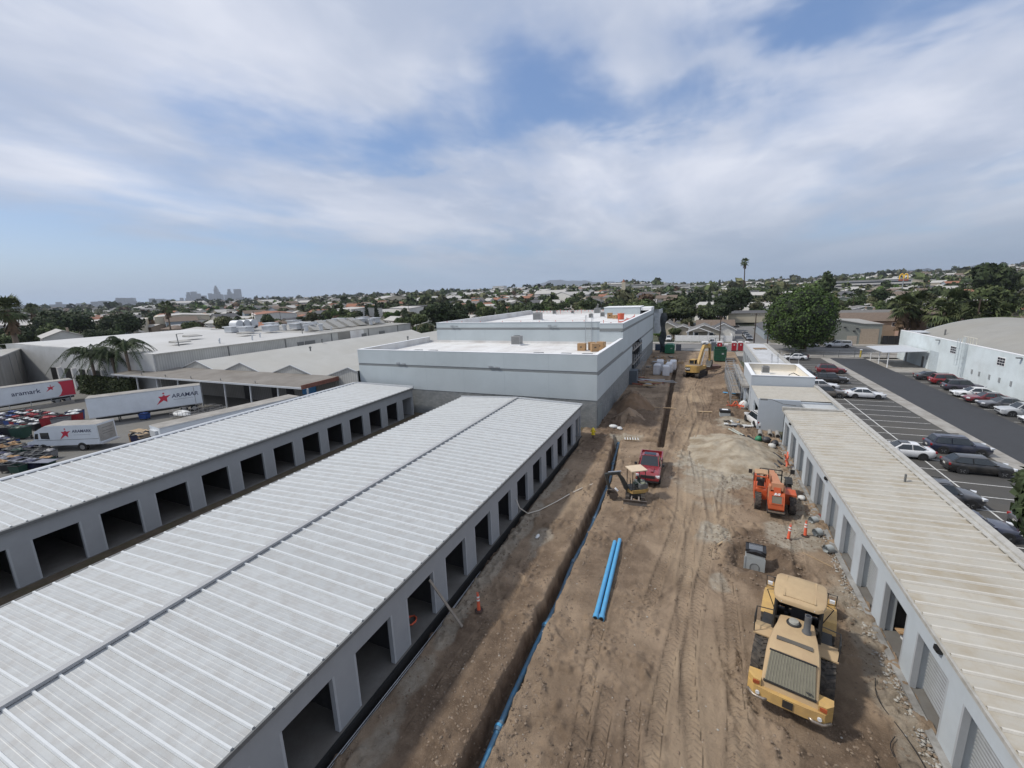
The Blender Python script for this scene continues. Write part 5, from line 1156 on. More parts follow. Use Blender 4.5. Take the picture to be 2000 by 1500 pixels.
def mini_digger():
    t = thing('mini_excavator', 'small tracked digger with a tan canopy beside the trench, blade to the camera', 'excavator', (-4.05, 33.75, .02), -PI/2+.10)
    tracks(t, 2.1, .32, .60, .25, 26)
    MB().box(-.7, .7, -.45, .45, .22, .5).build('undercarriage', m_mblk, t)
    b = MB(); b.prism([(1.55, .05), (1.66, .0), (1.60, .22), (1.66, .42), (1.58, .44), (1.50, .22)], -.88, .88, 'Y'); b.build('dozer_blade', mat('worn_blade', (.10, .09, .085), rough=.6, metal=.3, var=.3, dirt='#6b5c4c', damt=.5), t)
    MB().box(1.66, 1.69, -.86, -.45, .02, .10).box(1.66, 1.69, .55, .86, .02, .10).build('blade_edge', m_chrome, t)
    for y in (-.28, .28): MB().bar((.4, y, .32), (1.55, y, .22), .10).build('blade_arm', mat('pale_arm', (.25, .22, .2), rough=.6), t)
    # upper structure turned towards the trench (local -y is world -x here)
    M = Matrix.Translation((0, 0, 0)) @ Matrix.Rotation(math.radians(-62), 4, 'Z')
    def U(): b = MB(); b.M = M; return b
    b = U(); b.prism([(-.95, -.4), (-.85, .5), (-.4, .68), (.55, .62), (.75, .2), (.75, -.35), (.5, -.62), (-.4, -.68), (-.85, -.5)], .55, .82, 'Z'); b.build('counterweight', m_yell, t)
    b = U(); b.prism([(-.9, -.38), (-.8, .5), (-.1, .6), (-.1, -.6), (-.8, -.5)], .82, 1.22, 'Z'); b.build('engine_cover', mat('grey_cover', (.12, .125, .125), rough=.5, var=.1), t)
    b = U(); b.box(-.1, .7, -.55, .55, .82, .88); b.build('floor_plate', m_mblk, t)
    b = U(); b.cbox((-.05, 0, 1.15), (.42, .45, .12)); b.cbox((-.26, 0, 1.42), (.1, .42, .5)); b.build('seat', mat('dark_green_seat', (.02, .035, .028), rough=.7, var=.2), t)
    for y in (-.42, .42):
        b = U(); b.bar((.25, y, .85), (.28, y, 1.25), .05); b.cyl((.28, y, 1.25), (.3, y, 1.5), .02); b.build('control_stand', m_mblk, t)
    b = U(); b.cbox((-.5, .3, 1.25), (.4, .35, .03)); b.cbox((-.5, -.25, 1.24), (.3, .3, .02)); b.build('cover_panel', mat('pale_yellow_panel', (.55, .55, .33), rough=.5), t)
    for x, y in ((-.55, -.50), (-.55, .50), (.52, -.50), (.52, .50)): 
        b = U(); b.bar((x, y, .85), (x, y, 2.38), .045); b.build('canopy_post', m_mblk, t)
    b = U(); b.box(-.68, .66, -.60, .60, 2.38, 2.46); b.build('canopy', mat('tan_canopy', (.58, .47, .34), rough=.8, var=.05, dirt='#a08b6e', damt=.3), t)
    # boom, dipper, bucket: towards local +x of the turned upper part
    m_bm = mat('dark_boom', (.045, .048, .045), rough=.45, var=.2, scale=5)
    b = U(); b.prism([(.70, .55), (.62, .85), (1.05, 1.75), (1.45, 2.20), (1.62, 2.10), (1.35, 1.65), (.98, .75)], -.10, .10, 'Y'); b.build('boom', m_bm, t)
    b = U(); b.bar((1.35, 0, 2.18), (2.65, .0, 2.22), .16, .18); b.build('dipper_link', m_bm, t)
    b = U(); b.bar((2.60, 0, 2.26), (2.22, 0, .80), .14, .20); b.build('dipper', m_bm, t)
    b = U(); b.cyl((.95, 0, .8), (1.28, 0, 1.62), .045); b.build('boom_cylinder', m_chrome, t)
    b = U(); b.cyl((1.3, 0, 2.34), (2.4, 0, 2.38), .05); b.build('dipper_cylinder', m_chrome, t)
    b = U(); b.prism([(2.35, .95), (2.1, .95), (1.75, .75), (1.6, .42), (1.8, .18), (2.15, .15), (2.4, .4), (2.3, .38), (2.1, .25), (1.85, .27), (1.72, .45), (1.85, .68), (2.15, .8)], -.28, .28, 'Y'); b.box(1.7, 2.35, -.285, -.26, .2, .7); b.box(1.7, 2.35, .26, .285, .2, .7); b.build('bucket', mat('muddy_steel', (.11, .085, .065), rough=.8, var=.3), t)
    for i in range(5):
        b = U(); b.cbox((1.66, -.24+.12*i, .80), (.14, .05, .05), ry=.5); b.build('bucket_tooth', m_coping, t)
    return t
mini_digger()
# ================================================================ THINGS ON THE SITE
m_blue = mat('blue_pvc', (.08, .33, .58), rough=.35, var=.05, scale=3, dirt='#5d7f99', damt=.35, dscale=2)
m_bluegrey = mat('muddy_blue_pvc', (.09, .20, .32), rough=.5, var=.15, scale=2, dirt='#6f6a60', damt=.6, dscale=1.3)
def pipe(name, label, pts, r, m, cat='pipe', group=None, bell=True):
    t = thing(name, label, cat, (0, 0, 0), group=group)
    b = MB(); b.tube(pts, r, 12); b.build('barrel', m, t, smooth=40)
    if bell:
        a, c = Vector(pts[0]), Vector(pts[1]); d = (c-a).normalized()
        MB().cyl(a-d*.02, a+d*.26, r*1.22, n=12).build('socket', m, t, smooth=40); MB().cyl(a-d*.03, a-d*.01, r*.9, n=12).build('bore', m_black, t)
    return t
pipe('blue_pipe', 'left one of the two bright blue pipes lying on the open dirt', [(-4.12, 19.1, .13), (-4.42, 26.4, .13)], .125, m_blue)
pipe('blue_pipe', 'right one of the two bright blue pipes lying on the open dirt', [(-3.82, 19.15, .13), (-4.15, 26.75, .13)], .125, m_blue)
def main_pipe():
    t = thing('water_main', 'blue water main lying along the bottom of the long trench', 'pipe')
    y = 1.0; k = 0
    while y < 48:
        y2 = y+5.9; P = []
        for i in range(5):
            yy_ = y+(y2-y)*i/4; P.append((float(path_x(yy_))+.02+.05*math.sin(yy_*.7), yy_, -.86+.05*math.sin(yy_*1.1)))
        MB().tube(P, .125, 10).build('pipe_length', mat('dusty_blue_main', (.07, .22, .38), rough=.5, var=.2, scale=2, dirt='#77756a', damt=.4, dscale=1.5) if y < 16 else m_bluegrey, t, smooth=40)
        q = P[-1]; MB().cyl((q[0], q[1]-.2, q[2]), (q[0], q[1]+.2, q[2]), .175, n=12).build('joint', m_bluegrey, t, smooth=40); y = y2
        if k in (0, 1, 2): MB().cyl((q[0], q[1]-.06, q[2]), (q[0], q[1]+.06, q[2]), .20, n=12).build('clamp', m_blue, t)
        k += 1
main_pipe()
def catch_basin():
    t = thing('drain_box', 'grey concrete drain box with a black framed grate standing in its pit', 'drain box', (3.88, 27.45, -.48), -.10)
    m_cb = mat('precast_concrete', (.36, .39, .40), rough=.85, var=.08, scale=4, bump=.2, dirt='#8b8a80', damt=.3, dscale=2)
    w, d, h = .52, .46, 1.15
    MB().box(-w, w, -d, d, 0, h*.82).build('lower_section', m_cb, t); MB().box(-w*.96, w*.96, -d*.96, d*.96, h*.83, h).build('upper_section', m_cb, t)
    for s in (1, -1): MB().box(s*w-.06, s*w+.02, -d-.025, -d, 0, h*.8).build('corner_rib', m_cb, t)
    a = MB(); P = [(.24*math.cos(PI*i/12), -d-.012, .30+.26*math.sin(PI*i/12)) for i in range(13)]; a.tube([(.24, -d-.012, 0)]+P+[(-.24, -d-.012, 0)], .018, 6); a.build('knockout_rim', m_gut, t)
    a = MB(); a.prism([(.23*math.cos(PI*i/12), .30+.25*math.sin(PI*i/12)) for i in range(13)]+[(-.23, .0), (.23, .0)], -d-.006, -d-.002, 'Y'); a.build('knockout_panel', mat('precast_dark', (.27, .285, .29), rough=.85), t)
    f = MB(); z = h+.01
    f.box(-w-.02, -w+.16, -d+.15, d+.1, z, z+.16); f.box(w-.16, w+.04, -d+.1, d+.1, z, z+.16); f.box(-w, w, d, d+.1, z, z+.16); f.prism([(-.5, z), (-.5, z+.02), (-.3, z+.12), (0, z+.18), (.3, z+.12), (.54, z-.02), (.54, z-.08)], -d+.0, -d+.28, 'Y'); f.build('lid_frame', m_black, t)
    gm = MB().box(-.012, .012, -d+.30, d, 0, .05).mesh('grate_bar', m_steel)
    for i in range(13): meshobj('grate_bar', gm, t, (-w+.18+i*(2*w-.36)/12, 0, z+.10))
    for y in (-.12, .08, .28): MB().box(-w+.16, w-.16, y-.012, y+.012, z+.1, z+.14).build('cross_bar', m_steel, t)
catch_basin()
m_cone = mat('cone_orange', (.75, .13, .06), rough=.55, var=.06, dirt='#8a5a48', damt=.35, dscale=4)
m_refl = mat('white_band', (.72, .72, .70), rough=.4, var=.05)
m_rub = mat('rubber_base', (.05, .035, .03), rough=.9, var=.2, dirt='#5a3c2c', damt=.5, dscale=4)
def delineator(x, y, z, label, tilt=(0, 0), rz=0):
    t = thing('traffic_delineator', label, 'traffic cone', (x, y, z), rz); t.rotation_euler = (tilt[0], tilt[1], rz)
    MB().lathe([(.01, 0), (.23, 0), (.24, .03), (.16, .06), (.09, .07)], n=8).build('rubber_foot', m_rub, t)
    MB().lathe([(.10, .05), (.09, .3), (.075, .8), (.06, .98), (.05, 1.0)], n=14).build('post', m_cone, t, smooth=40)
    for z0 in (.62, .80): MB().lathe([(.090, z0), (.084, z0+.10)], n=14, cap=False).build('reflective_band', m_refl, t)
    MB().tube([(-.05, 0, 1.0), (-.05, 0, 1.09), (.05, 0, 1.09), (.05, 0, 1.0)], .018, 6).build('carry_handle', m_cone, t)
    return t
delineator(6.15, 30.75, .0, 'orange delineator with two white bands, left and nearer of the pair', (-.08, .10), .2)
delineator(7.25, 31.6, .0, 'orange delineator right of its twin, beside the loose stick', (-.05, .03), .6)
delineator(-10.05, 17.6, .0, 'red delineator post alone near the middle storage row', (0, -.02), .1)
delineator(-9.9, 79.2, .0, 'small red delineator far away beside the dark meter cabinet', (0, 0), .1)
def board(name, label, a, b, w, h, m, cat='board', group=None):
    t = MB().bar(a, b, w, h).build(name, m); return tag(t, label, cat, group)
m_wood = mat('raw_timber', (.42, .31, .19), rough=.85, var=.15, scale=4, stretch=(1, .3, 1), dirt='#8a6c4a', damt=.4, dscale=2)
m_wood2 = mat('weathered_timber', (.24, .21, .175), rough=.9, var=.15, scale=4)
board('leaning_plank', 'long grey plank leaning against the middle row between two units', (-12.02, 16.15, 2.35), (-10.3, 16.25, .03), .14, .05, m_wood2)
board('timber_offcut', 'short pale timber offcut on the dirt left of the drain box pit', (1.85, 28.4, .08), (2.15, 28.85, .09), .10, .06, m_wood)
board('stick', 'thin pale stick on the ground between the delineators and the loader', (6.7, 29.3, .05), (8.0, 28.2, .06), .035, .03, m_wood)
board('stick', 'short pale stick lying right of the drain box pit', (5.5, 25.35, .06), (6.3, 25.25, .06), .04, .03, m_wood)
board('stick', 'thin stick leaning by the right delineator', (6.55, 31.1, .03), (7.1, 31.7, .45), .035, .03, m_wood2)
board('plank', 'pale plank bridging the far trench', (-5.6, 62.3, .10), (-2.3, 62.5, .12), .22, .05, m_wood)
board('plank', 'flat board on the dirt beside the small concrete box', (.6, 61.8, .08), (2.4, 62.0, .08), .4, .05, m_wood)
board('blue_plank', 'bright blue scaffold plank beside the steel scaffold', (3.9, 70.8, .95), (5.6, 70.3, .95), .5, .06, m_blue)
tag(MB().tube([(-12.0, 27.6, 1.35), (-11.7, 27.5, .75), (-11.2, 27.9, .18), (-10.6, 28.8, .10), (-9.8, 30.5, .12), (-9.1, 32.3, .12), (-8.4, 33.8, .10), (-7.8, 34.9, .05), (-7.3, 35.3, -.3)], .04, 6).build('hose', mat('pale_hose', (.62, .57, .49), rough=.6), smooth=True), 'pale hose running from an open unit across the bank to the trench', 'hose')
def hydrant():
    t = thing('fire_hydrant', 'yellow fire hydrant on a muddy stem at the end of the middle row', 'hydrant', (-10.5, 46.9, -.25)); m = mat('hydrant_yellow', (.72, .56, .03), rough=.4, var=.06)
    MB().cyl((0, 0, 0), (0, 0, .7), .11, n=10).build('stem', mat('muddy_stem', (.14, .10, .08), rough=.8), t)
    MB().lathe([(.24, .70), (.24, .76), (.17, .78), (.17, 1.25), (.22, 1.27), (.22, 1.33), (.16, 1.42), (.07, 1.50), (.05, 1.56)], n=14).build('barrel', m, t, smooth=35)
    for s in (1, -1): MB().cyl((s*.10, 0, 1.08), (s*.30, 0, 1.08), .085, n=10).build('outlet', m, t)
    MB().cyl((0, -.10, 1.02), (0, -.32, 1.02), .11, n=10).build('pumper_outlet', m, t)
hydrant()
m_bag = mat('white_bag', (.62, .63, .62), rough=.7, var=.1)
def lumpy(name, label, cat, loc, s, m, seed, group=None):
    b = MB(); rr = random.Random(seed); rows = []
    for i in range(6):
        th = PI*i/5; rows.append([(s[0]*math.sin(th)*math.cos(2*PI*k/9)*rr.uniform(.75, 1.15), s[1]*math.sin(th)*math.sin(2*PI*k/9)*rr.uniform(.75, 1.15), s[2]*(1-math.cos(th))*.5*rr.uniform(.92, 1.05)) for k in range(9)])
    b.grid(rows, close=True, cap=True); o = b.build(name, m, loc=loc, smooth=60); return tag(o, label, cat, group)
lumpy('plastic_bag', 'crumpled white bag at the foot of the grey side door', 'bag', (-9.0, 51.3, 0), (.5, .4, .5), m_bag, 3)
lumpy('plastic_bag', 'smaller crumpled white bag beside the larger one at the side door', 'bag', (-8.2, 51.0, 0), (.35, .3, .38), m_bag, 4)
lumpy('white_bucket', 'white crushed tub lying by the footing behind the telehandler', 'tub', (8.05, 37.3, 0), (.3, .35, .4), m_bag, 8)
lumpy('plastic_bag', 'pale scrap of sheeting on the bank near the small hole', 'bag', (-9.5, 25.3, 0), (.14, .3, .2), m_bag, 12)
def rebar_mat():
    t = thing('rebar_mat', 'small white ladder-like mat on the dirt near the hydrant', 'mat', (-7.0, 47.0, .1), .2)
    for y in (0, .8): MB().bar((0, y, .05), (1.6, y, .05), .06).build('side_bar', m_wood, t)
    for i in range(6): MB().bar((.1+i*.28, 0, .07), (.1+i*.28, .8, .07), .09, .04).build('cross_bar', m_bag, t)
rebar_mat()
def small_box():
    t = thing('utility_box', 'small grey concrete box with a black lid on the dirt beyond the sand heap', 'utility box', (3.7, 60.5, 0), .1)
    MB().box(-.6, .6, -.4, .4, 0, .55).build('box_body', mat('precast_concrete', (.3, .3, .3)), t); MB().box(-.62, .62, -.42, .5, .56, .9).build('lid', m_black, t); MB().box(-.35, .35, -.2, .3, .9, .93).build('lid_panel', m_coping, t)
small_box()
# black drain pipes and offcuts by the end of the right row
for i, (a, b, r, m, lb) in enumerate([
    ((5.2, 52.2, .14), (7.9, 44.2, .12), .13, m_black, 'longest black drain pipe beside the right row'),
    ((5.7, 52.3, .14), (8.0, 46.0, .12), .12, m_black, 'middle black drain pipe beside the right row'),
    ((5.0, 49.8, .18), (7.4, 43.6, .12), .15, mat('dark_pipe', (.06, .065, .065), rough=.5), 'dark grey thick pipe nearest the sand heap'),
    ((3.9, 54.6, .10), (4.9, 52.6, .15), .08, mat('pale_pipe', (.40, .42, .38), rough=.5), 'pale grey pipe offcut on the far edge of the sand heap'),
    ((4.3, 54.7, .10), (5.3, 52.4, .15), .08, MATS['pale_pipe'], 'second pale pipe offcut on the far edge of the sand heap')]):
    pipe('drain_pipe', lb, [a, b], r, m)
for i, (x, y, m, lb) in enumerate([(6.9, 53.6, mat('concrete_grey', (.28, .27, .25), rough=.9), 'first concrete pipe stub against the pale block wall'), (7.9, 53.9, MATS['concrete_grey'], 'second concrete pipe stub against the pale block wall'), (8.6, 53.7, MATS['concrete_grey'], 'third concrete pipe stub right by the unit corner')]):
    pipe('pipe_stub', lb, [(x, y-.9, .25), (x+.15, y+.7, .25)], .22, m, cat='pipe stub')
for i, (x, y, c, s, lb) in enumerate([(6.6, 51.3, (.03, .20, .10), .4, 'green tub among the pipes by the right row'), (7.3, 51.0, (.05, .05, .055), .45, 'black tub among the pipes by the right row'), (7.6, 49.2, (.5, .5, .48), .4, 'pale grey bag beside the black drain pipes'), (8.0, 50.3, (.03, .03, .035), .4, 'black rubbish bag near the first unit of the right row')]):
    lumpy('rubbish_bag' if i > 1 else 'tub', lb, 'bag' if i > 1 else 'tub', (x, y, 0), (s, s, s*1.5), mat('scrap_%d' % i, c, rough=.5, var=.1), 20+i)
for i in range(16):
    a = rnd.uniform(0, PI); x, y = rnd.uniform(3.6, 6.6), rnd.uniform(55.4, 58.5); c, cn = rnd.choice([(m_bag, 'white'), (m_bag, 'white'), (m_black, 'black'), (m_wood, 'timber'), (m_steel, 'grey')])
    o = MB().cbox((0, 0, .09), (rnd.uniform(.4, 1.1), rnd.uniform(.15, .4), .12)).build('building_scrap', c, loc=(x, y, rnd.uniform(0, .15)), rz=a); tag(o, 'flat %s scrap in the litter by the blank wall' % cn, 'scrap', 'scraps beside the blank pale wall')
def barricade(x, y, label, rz=0):
    t = thing('barricade', label, 'barricade', (x, y, 0), rz)
    for s in (1, -1): MB().bar((s*.5, -.1, 0), (-s*.5, .1, 1.35), .12, .05).build('leg', m_cone, t)
    MB().bar((-.6, 0, .8), (.6, 0, .8), .06, .22).build('cross_board', m_cone, t)
barricade(8.1, 44.2, 'folded orange barricade against the right row', 1.2)
barricade(4.6, 61.4+2, 'orange and white barricade heap left of the scaffold foot', .3)
barricade(5.6, 63.6, 'orange barricade leaning beside the other one at the scaffold', -.5)
def conc_ring(x, y, label):
    t = thing('pipe_ring', label, 'pipe ring', (x, y, .26), .6); MB().lathe([(.25, -.2), (.25, .2), (.19, .2), (.19, -.2)], axis='X', n=16, cap=False).build('ring', mat('precast_concrete', (.3, .3, .3)), t, smooth=40)
conc_ring(8.0, 31.9, 'short grey pipe ring by the footing near the right delineator')
conc_ring(8.1, 33.6, 'grey pipe ring further along the footing behind the telehandler')
conc_ring(8.15, 29.9, 'small pipe ring half buried in the rubble at the footing')
# cables along the right row
for pts, lb in (([(7.6, 19.9, .08), (7.3, 18.8, .05), (7.7, 17.6, .05), (7.9, 16.6, .06), (7.95, 15.6, .05), (8.1, 14.4, .06)], 'thin black cable snaking beside the footing of the right row'), ([(7.4, 17.2, .06), (7.05, 16.7, .06), (7.15, 16.0, .05), (7.3, 15.0, .05), (7.35, 13.6, .05), (7.2, 12.9, .05), (7.5, 12.6, .06), (7.7, 13.1, .06), (7.4, 13.4, .07), (7.15, 12.6, .05), (7.3, 11.9, .05), (7.7, 11.4, .05), (7.8, 12.1, .06)], 'coiled black cable on the ground in the lower right corner')):
    Q = [Vector(p)+Vector((0, 0, .03)) for p in pts]
    for _ in range(3): Q = [Q[0]]+[a.lerp(b, u_) for a, b in zip(Q, Q[1:]) for u_ in (.25, .75)]+[Q[-1]]
    tag(MB().tube(Q, .016, 5).build('cable', m_black, smooth=True), lb, 'cable')
# things inside the units
def unit_boxes():
    x, y = 9.35, 20.992+1.0
    for i, (dx, dy, z, s, rz, lb) in enumerate([(.15, -.5, .03, (.5, .5, .45), .1, 'lowest reddish cardboard box in the open unit of the right row'), (.2, -.45, .48, (.5, .45, .4), .3, 'second cardboard box up in the stack in the open right unit'), (.1, -.55, .88, (.45, .45, .38), -.2, 'top cardboard box of the stack in the open right unit'), (.05, .25, .95, (.9, .35, .06), .2, 'flattened carton lying across the stack in the open right unit')]):
        carton(x+dx, y+dy, z, s, rz, lb)
    lumpy('white_sack', 'white sack beside the cartons in the open right unit', 'sack', (x, y+.1, .5), (.25, .3, .4), m_bag, 31)
unit_boxes()
def jack(x, y, label):
    t = thing('pallet_truck', label, 'pallet truck', (x, y, .05), .2); m = mat('dull_red', (.25, .05, .04), rough=.5)
    for s in (-.15, .15): MB().box(s-.06, s+.06, -.5, .4, .05, .12).build('fork', m, t)
    MB().bar((0, -.45, .1), (0, -.65, 1.3), .06).build('handle_bar', m, t); MB().cbox((0, -.45, .25), (.4, .2, .3)).build('pump', m, t); MB().bar((-.18, -.65, 1.3), (.18, -.65, 1.3), .04).build('grip', m_black, t)
jack(8.95, 34.6, 'dull red hand truck in a unit doorway behind the telehandler')
tag(MB().tube([(-13.0+.28*math.cos(a*.8), 15.6+.35*math.sin(a*.8), .06+.03*(a % 3)) for a in range(18)], .035, 6).build('hose_coil', m_cone, smooth=True), 'coil of orange hose inside a dark unit of the middle row', 'hose coil')
for k in (0, 1): tag(MB().tube([(-11.75+.08*k, -2, -.28), (-11.7+.09*k, 8, -.25), (-11.62+.1*k, 15, -.26), (-11.72, 21, -.3)], .022, 6).build('conduit', m_cap, smooth=True), ['left', 'right'][k]+' thin pale conduit in the dark strip along the middle row', 'conduit')
# rubble along the footing and loose stones
def stones(name, label, n, fn, smin, smax, mats, seed, sub=1):
    rr = random.Random(seed); b = MB()
    base = [Vector(v) for v in ((0, 0, 1), (.9, 0, .3), (.28, .86, .3), (-.73, .53, .3), (-.73, -.53, .3), (.28, -.86, .3), (.5, .3, -.6), (-.5, .4, -.6), (0, -.6, -.6))]
    fc = [(0, 1, 2), (0, 2, 3), (0, 3, 4), (0, 4, 5), (0, 5, 1), (1, 6, 2), (2, 6, 7), (2, 7, 3), (3, 7, 4), (4, 7, 8), (4, 8, 5), (5, 8, 1), (1, 8, 6)]
    for i in range(n):
        x, y, z = fn(rr); s = smin+(smax-smin)*rr.random()**3; sc = Vector((rr.uniform(.6, 1.3), rr.uniform(.6, 1.3), rr.uniform(.4, .9)))*s; a = rr.uniform(0, 6.3); R = Matrix.Rotation(a, 3, 'Z')
        v0 = len(b.v)
        for v in base:
            q = R @ Vector((v.x*sc.x, v.y*sc.y, v.z*sc.z))*rr.uniform(.85, 1.15); b.v.append((x+q.x, y+q.y, z+q.z))
        mi = rr.randrange(len(mats)) if len(mats) > 1 else 0
        for f in fc: b.f.append([v0+k for k in f]); b.mi.append(mi)
    o = b.build(name, mats, fix=False); return stuff(o, label)
dh = lambda x, y: float(dirt_h(np.array([x]), np.array([y]))[0])
def scatter(n, seed, test):
    g = np.random.RandomState(seed); X = g.uniform(-11.3, 8.0, n); Y = 4+(96-4)*g.uniform(0, 1, n)**1.7
    k = test(X, Y, g); X, Y = X[k], Y[k]; Z = dirt_h(X, Y); it = iter(zip(X, Y, Z)); return len(X), (lambda rr: next(it))
m_clod = mat('clod', (.18, .132, .092), rough=.95, var=.3, scale=3, coords='World'); m_clod2 = mat('clod_pale', (.22, .17, .125), rough=.95, var=.25, scale=3, coords='World'); m_chip = mat('concrete_chip', (.36, .345, .31), rough=.9, var=.15, coords='World')
def clodmask(X, Y, g):
    p = .12+.7*smooth01((fbm(X/2, Y/2, 3, 51)-.42)*6)*(np.abs(X-.6) > 1.6)+.8*smooth01((.55-np.abs(X-path_x(Y)-.95))*3)*(Y < 48)+.8*smooth01((.5-np.abs(X-path_x(Y)+.95))*3)*(Y < 48)
    return g.uniform(0, 1, len(X)) < p*.8
n_, fn_ = scatter(80000, 3, clodmask); stones('soil_clods', 'loose brown clods of soil scattered over the site', n_, fn_, .015, .085, [m_clod, m_clod, m_clod2], 5)
n_, fn_ = scatter(1500, 4, lambda X, Y, g: g.uniform(0, 1, len(X)) < .5); stones('stone_chips', 'pale stone chips strewn over the dirt', n_, fn_, .015, .06, [m_chip], 6)
def foot_fn(rr):
    y = 6+45*rr.random()**1.3; return (8.46-abs(rr.gauss(0, .22)), y, rr.uniform(-.02, .08))
stones('footing_rubble', 'broken concrete rubble and mortar splashes along the right footing', 4200, foot_fn, .02, .10, [m_chip, mat('rubble_grey', (.30, .29, .27), rough=.95, var=.2, coords='World'), m_clod2], 7)
def pit_fn(rr):
    a = rr.uniform(0, 6.3); return (3.9+2.1*math.cos(a)*rr.uniform(.85, 1.25), 27.5+2.3*math.sin(a)*rr.uniform(.85, 1.2), .08)
stones('pit_spoil', 'crumbled soil heaped round the drain box pit', 420, pit_fn, .02, .09, [m_clod, m_clod2], 8)
# ---------------------------------------------------------------- far half of the site
m_wrapp = mat('white_wrap', (.66, .67, .70), rough=.35, var=.06, scale=3, bump=.5, bscale=3)
for i, (x, y, w, d, h, lb) in enumerate([(-7.1, 88.4, 1.3, 1.8, 2.1, 'white wrapped pallet load nearest the building, front left'), (-6.9, 92.5, 1.4, 2.4, 2.3, 'white wrapped pallet load behind the front left one'), (-5.4, 87.6, 1.3, 1.8, 2.0, 'white wrapped pallet load nearest the excavator, front right'), (-5.0, 91.2, 1.3, 2.8, 2.0, 'long white wrapped load behind the front right one'), (-4.5, 95.0, 1.3, 2.6, 1.9, 'furthest white wrapped load in the group by the excavator')]):
    t = thing('wrapped_pallet', lb, 'wrapped pallet', (x, y, 0), rnd.uniform(-.1, .1), 'wrapped loads by the excavator')
    b = MB(); rows = []
    for z, k in ((.12, .97), (.4, 1.02), (h*.6, .98), (h*.9, .96), (h, .80)): rows.append([(w/2*k*cx, d/2*k*cy, z+rnd.uniform(-.04, .04)) for cx, cy in ((-1, -.9), (-.85, -1), (0, -1.03), (.85, -1), (1, -.9), (1, 0), (1, .9), (.85, 1), (0, 1.03), (-.85, 1), (-1, .9), (-1, 0))])
    b.grid(rows, close=True, cap=True); b.build('wrapped_load', m_wrapp, t); MB().box(-w/2, w/2, -d/2, d/2, 0, .12).build('pallet_base', m_wood2, t)
m_skip = mat('skip_green', (.02, .17, .085), rough=.5, var=.1, scale=2, dirt='#1d4a35', damt=.4); m_skipd = mat('skip_dark_green', (.012, .085, .045), rough=.5, var=.1, scale=2, dirt='#22382c', damt=.4)
def skip(x, y, rz, w, L, h, m, label, hood=False):
    t = thing('skip', label, 'skip', (x, y, .05), rz)
    b = MB(); b.box(-w/2, w/2, -L/2, -L/2+.08, .15, h); b.box(-w/2, w/2, L/2-.08, L/2, .15, h); b.box(-w/2, -w/2+.08, -L/2+.08, L/2-.08, .15, h); b.box(w/2-.08, w/2, -L/2+.08, L/2-.08, .15, h); b.box(-w/2+.08, w/2-.08, -L/2+.08, L/2-.08, .15, .25); b.build('hull', m, t)
    rm = MB().box(-.05, .05, -.04, 0, .15, h-.05).mesh('side_rib', m)
    for i in range(5): meshobj('side_rib', rm, t, (-w/2+.1+(w-.2)*i/4, -L/2, 0))
    b = MB(); b.bar((-w/2, -L/2, h), (w/2, -L/2, h), .12); b.bar((-w/2, L/2, h), (w/2, L/2, h), .12); b.bar((-w/2, -L/2, h), (-w/2, L/2, h), .12); b.bar((w/2, -L/2, h), (w/2, L/2, h), .12)
    for z in (h*.35, h*.68): b.bar((-w/2, -L/2-.03, z), (w/2, -L/2-.03, z), .08)
    b.build('rim_rail', m, t)
    MB().box(.25, .7, -L/2-.06, -L/2-.045, h*.62, h*.72).build('name_plate', m_lampw, t)
    if hood: MB().prism([(-w/2, h), (-w*.3, h+.35), (w*.3, h+.35), (w/2, h)], -L/2, L/2, 'Y').build('hood', m, t)
skip(4.85, 109.6, 0, 2.5, 5.5, 2.7, m_skipd, 'dark green skip behind the excavator bucket')
skip(-6.6, 119.3, 0, 2.3, 3.2, 2.1, m_skip, 'bright green closed skip near the street by the building corner', True)
m_tred = mat('toilet_red', (.40, .015, .03), rough=.45, var=.04); m_twht = mat('toilet_white', (.72, .70, .70), rough=.4)
def toilet(x, y, label, m=None, rz=0):
    m = m or m_tred; t = thing('portable_toilet', label, 'portable toilet', (x, y, .17), rz, 'portable toilets by the street')
    MB().box(-.55, .55, -.6, .6, .12, 2.1).build('cabin', m, t); MB().prism([(-.6, 2.1), (-.6, 2.2), (-.35, 2.38), (.35, 2.38), (.6, 2.2), (.6, 2.1)], -.64, .64, 'Y').build('roof', m_twht, t)
    MB().box(-.42, .42, -.625, -.6, .2, 2.0).build('door', mat('toilet_door', (.33, .012, .025), rough=.4), t); MB().box(-.13, .13, -.64, -.625, 1.45, 1.7).build('door_sign', m_twht, t)
    MB().box(-.6, .6, -.65, .65, 0, .12).build('skid_base', m_mblk, t)
toilet(8.75, 125.3, 'red portable toilet left of the three in the right group'); toilet(10.25, 125.5, 'red portable toilet in the middle of the right group'); toilet(11.75, 125.6, 'red portable toilet at the right end beside the flat roof strip')
toilet(5.35, 125.4, 'red portable toilet just behind the dark green skip'); 
t = thing('hand_wash_station', 'grey and white wash station between the red toilets', 'wash station', (6.9, 125.3, .17)); MB().box(-.5, .5, -.4, .4, 0, 1.4).build('cabinet', mat('grey_plastic', (.30, .30, .31), rough=.5), t); MB().prism([(-.55, 1.4), (-.4, 1.8), (.4, 1.8), (.55, 1.4)], -.45, .45, 'Y').build('hood', m_twht, t)
t = thing('grey_locker', 'grey blue cabinet beside the red toilet behind the skip', 'cabinet', (3.9, 125.2, .17)); MB().box(-.6, .6, -.5, .5, 0, 2.2).build('cabinet', mat('slate', (.09, .11, .13), rough=.5), t); MB().box(-.62, .62, -.52, .52, 2.2, 2.26).build('top', m_steel, t)
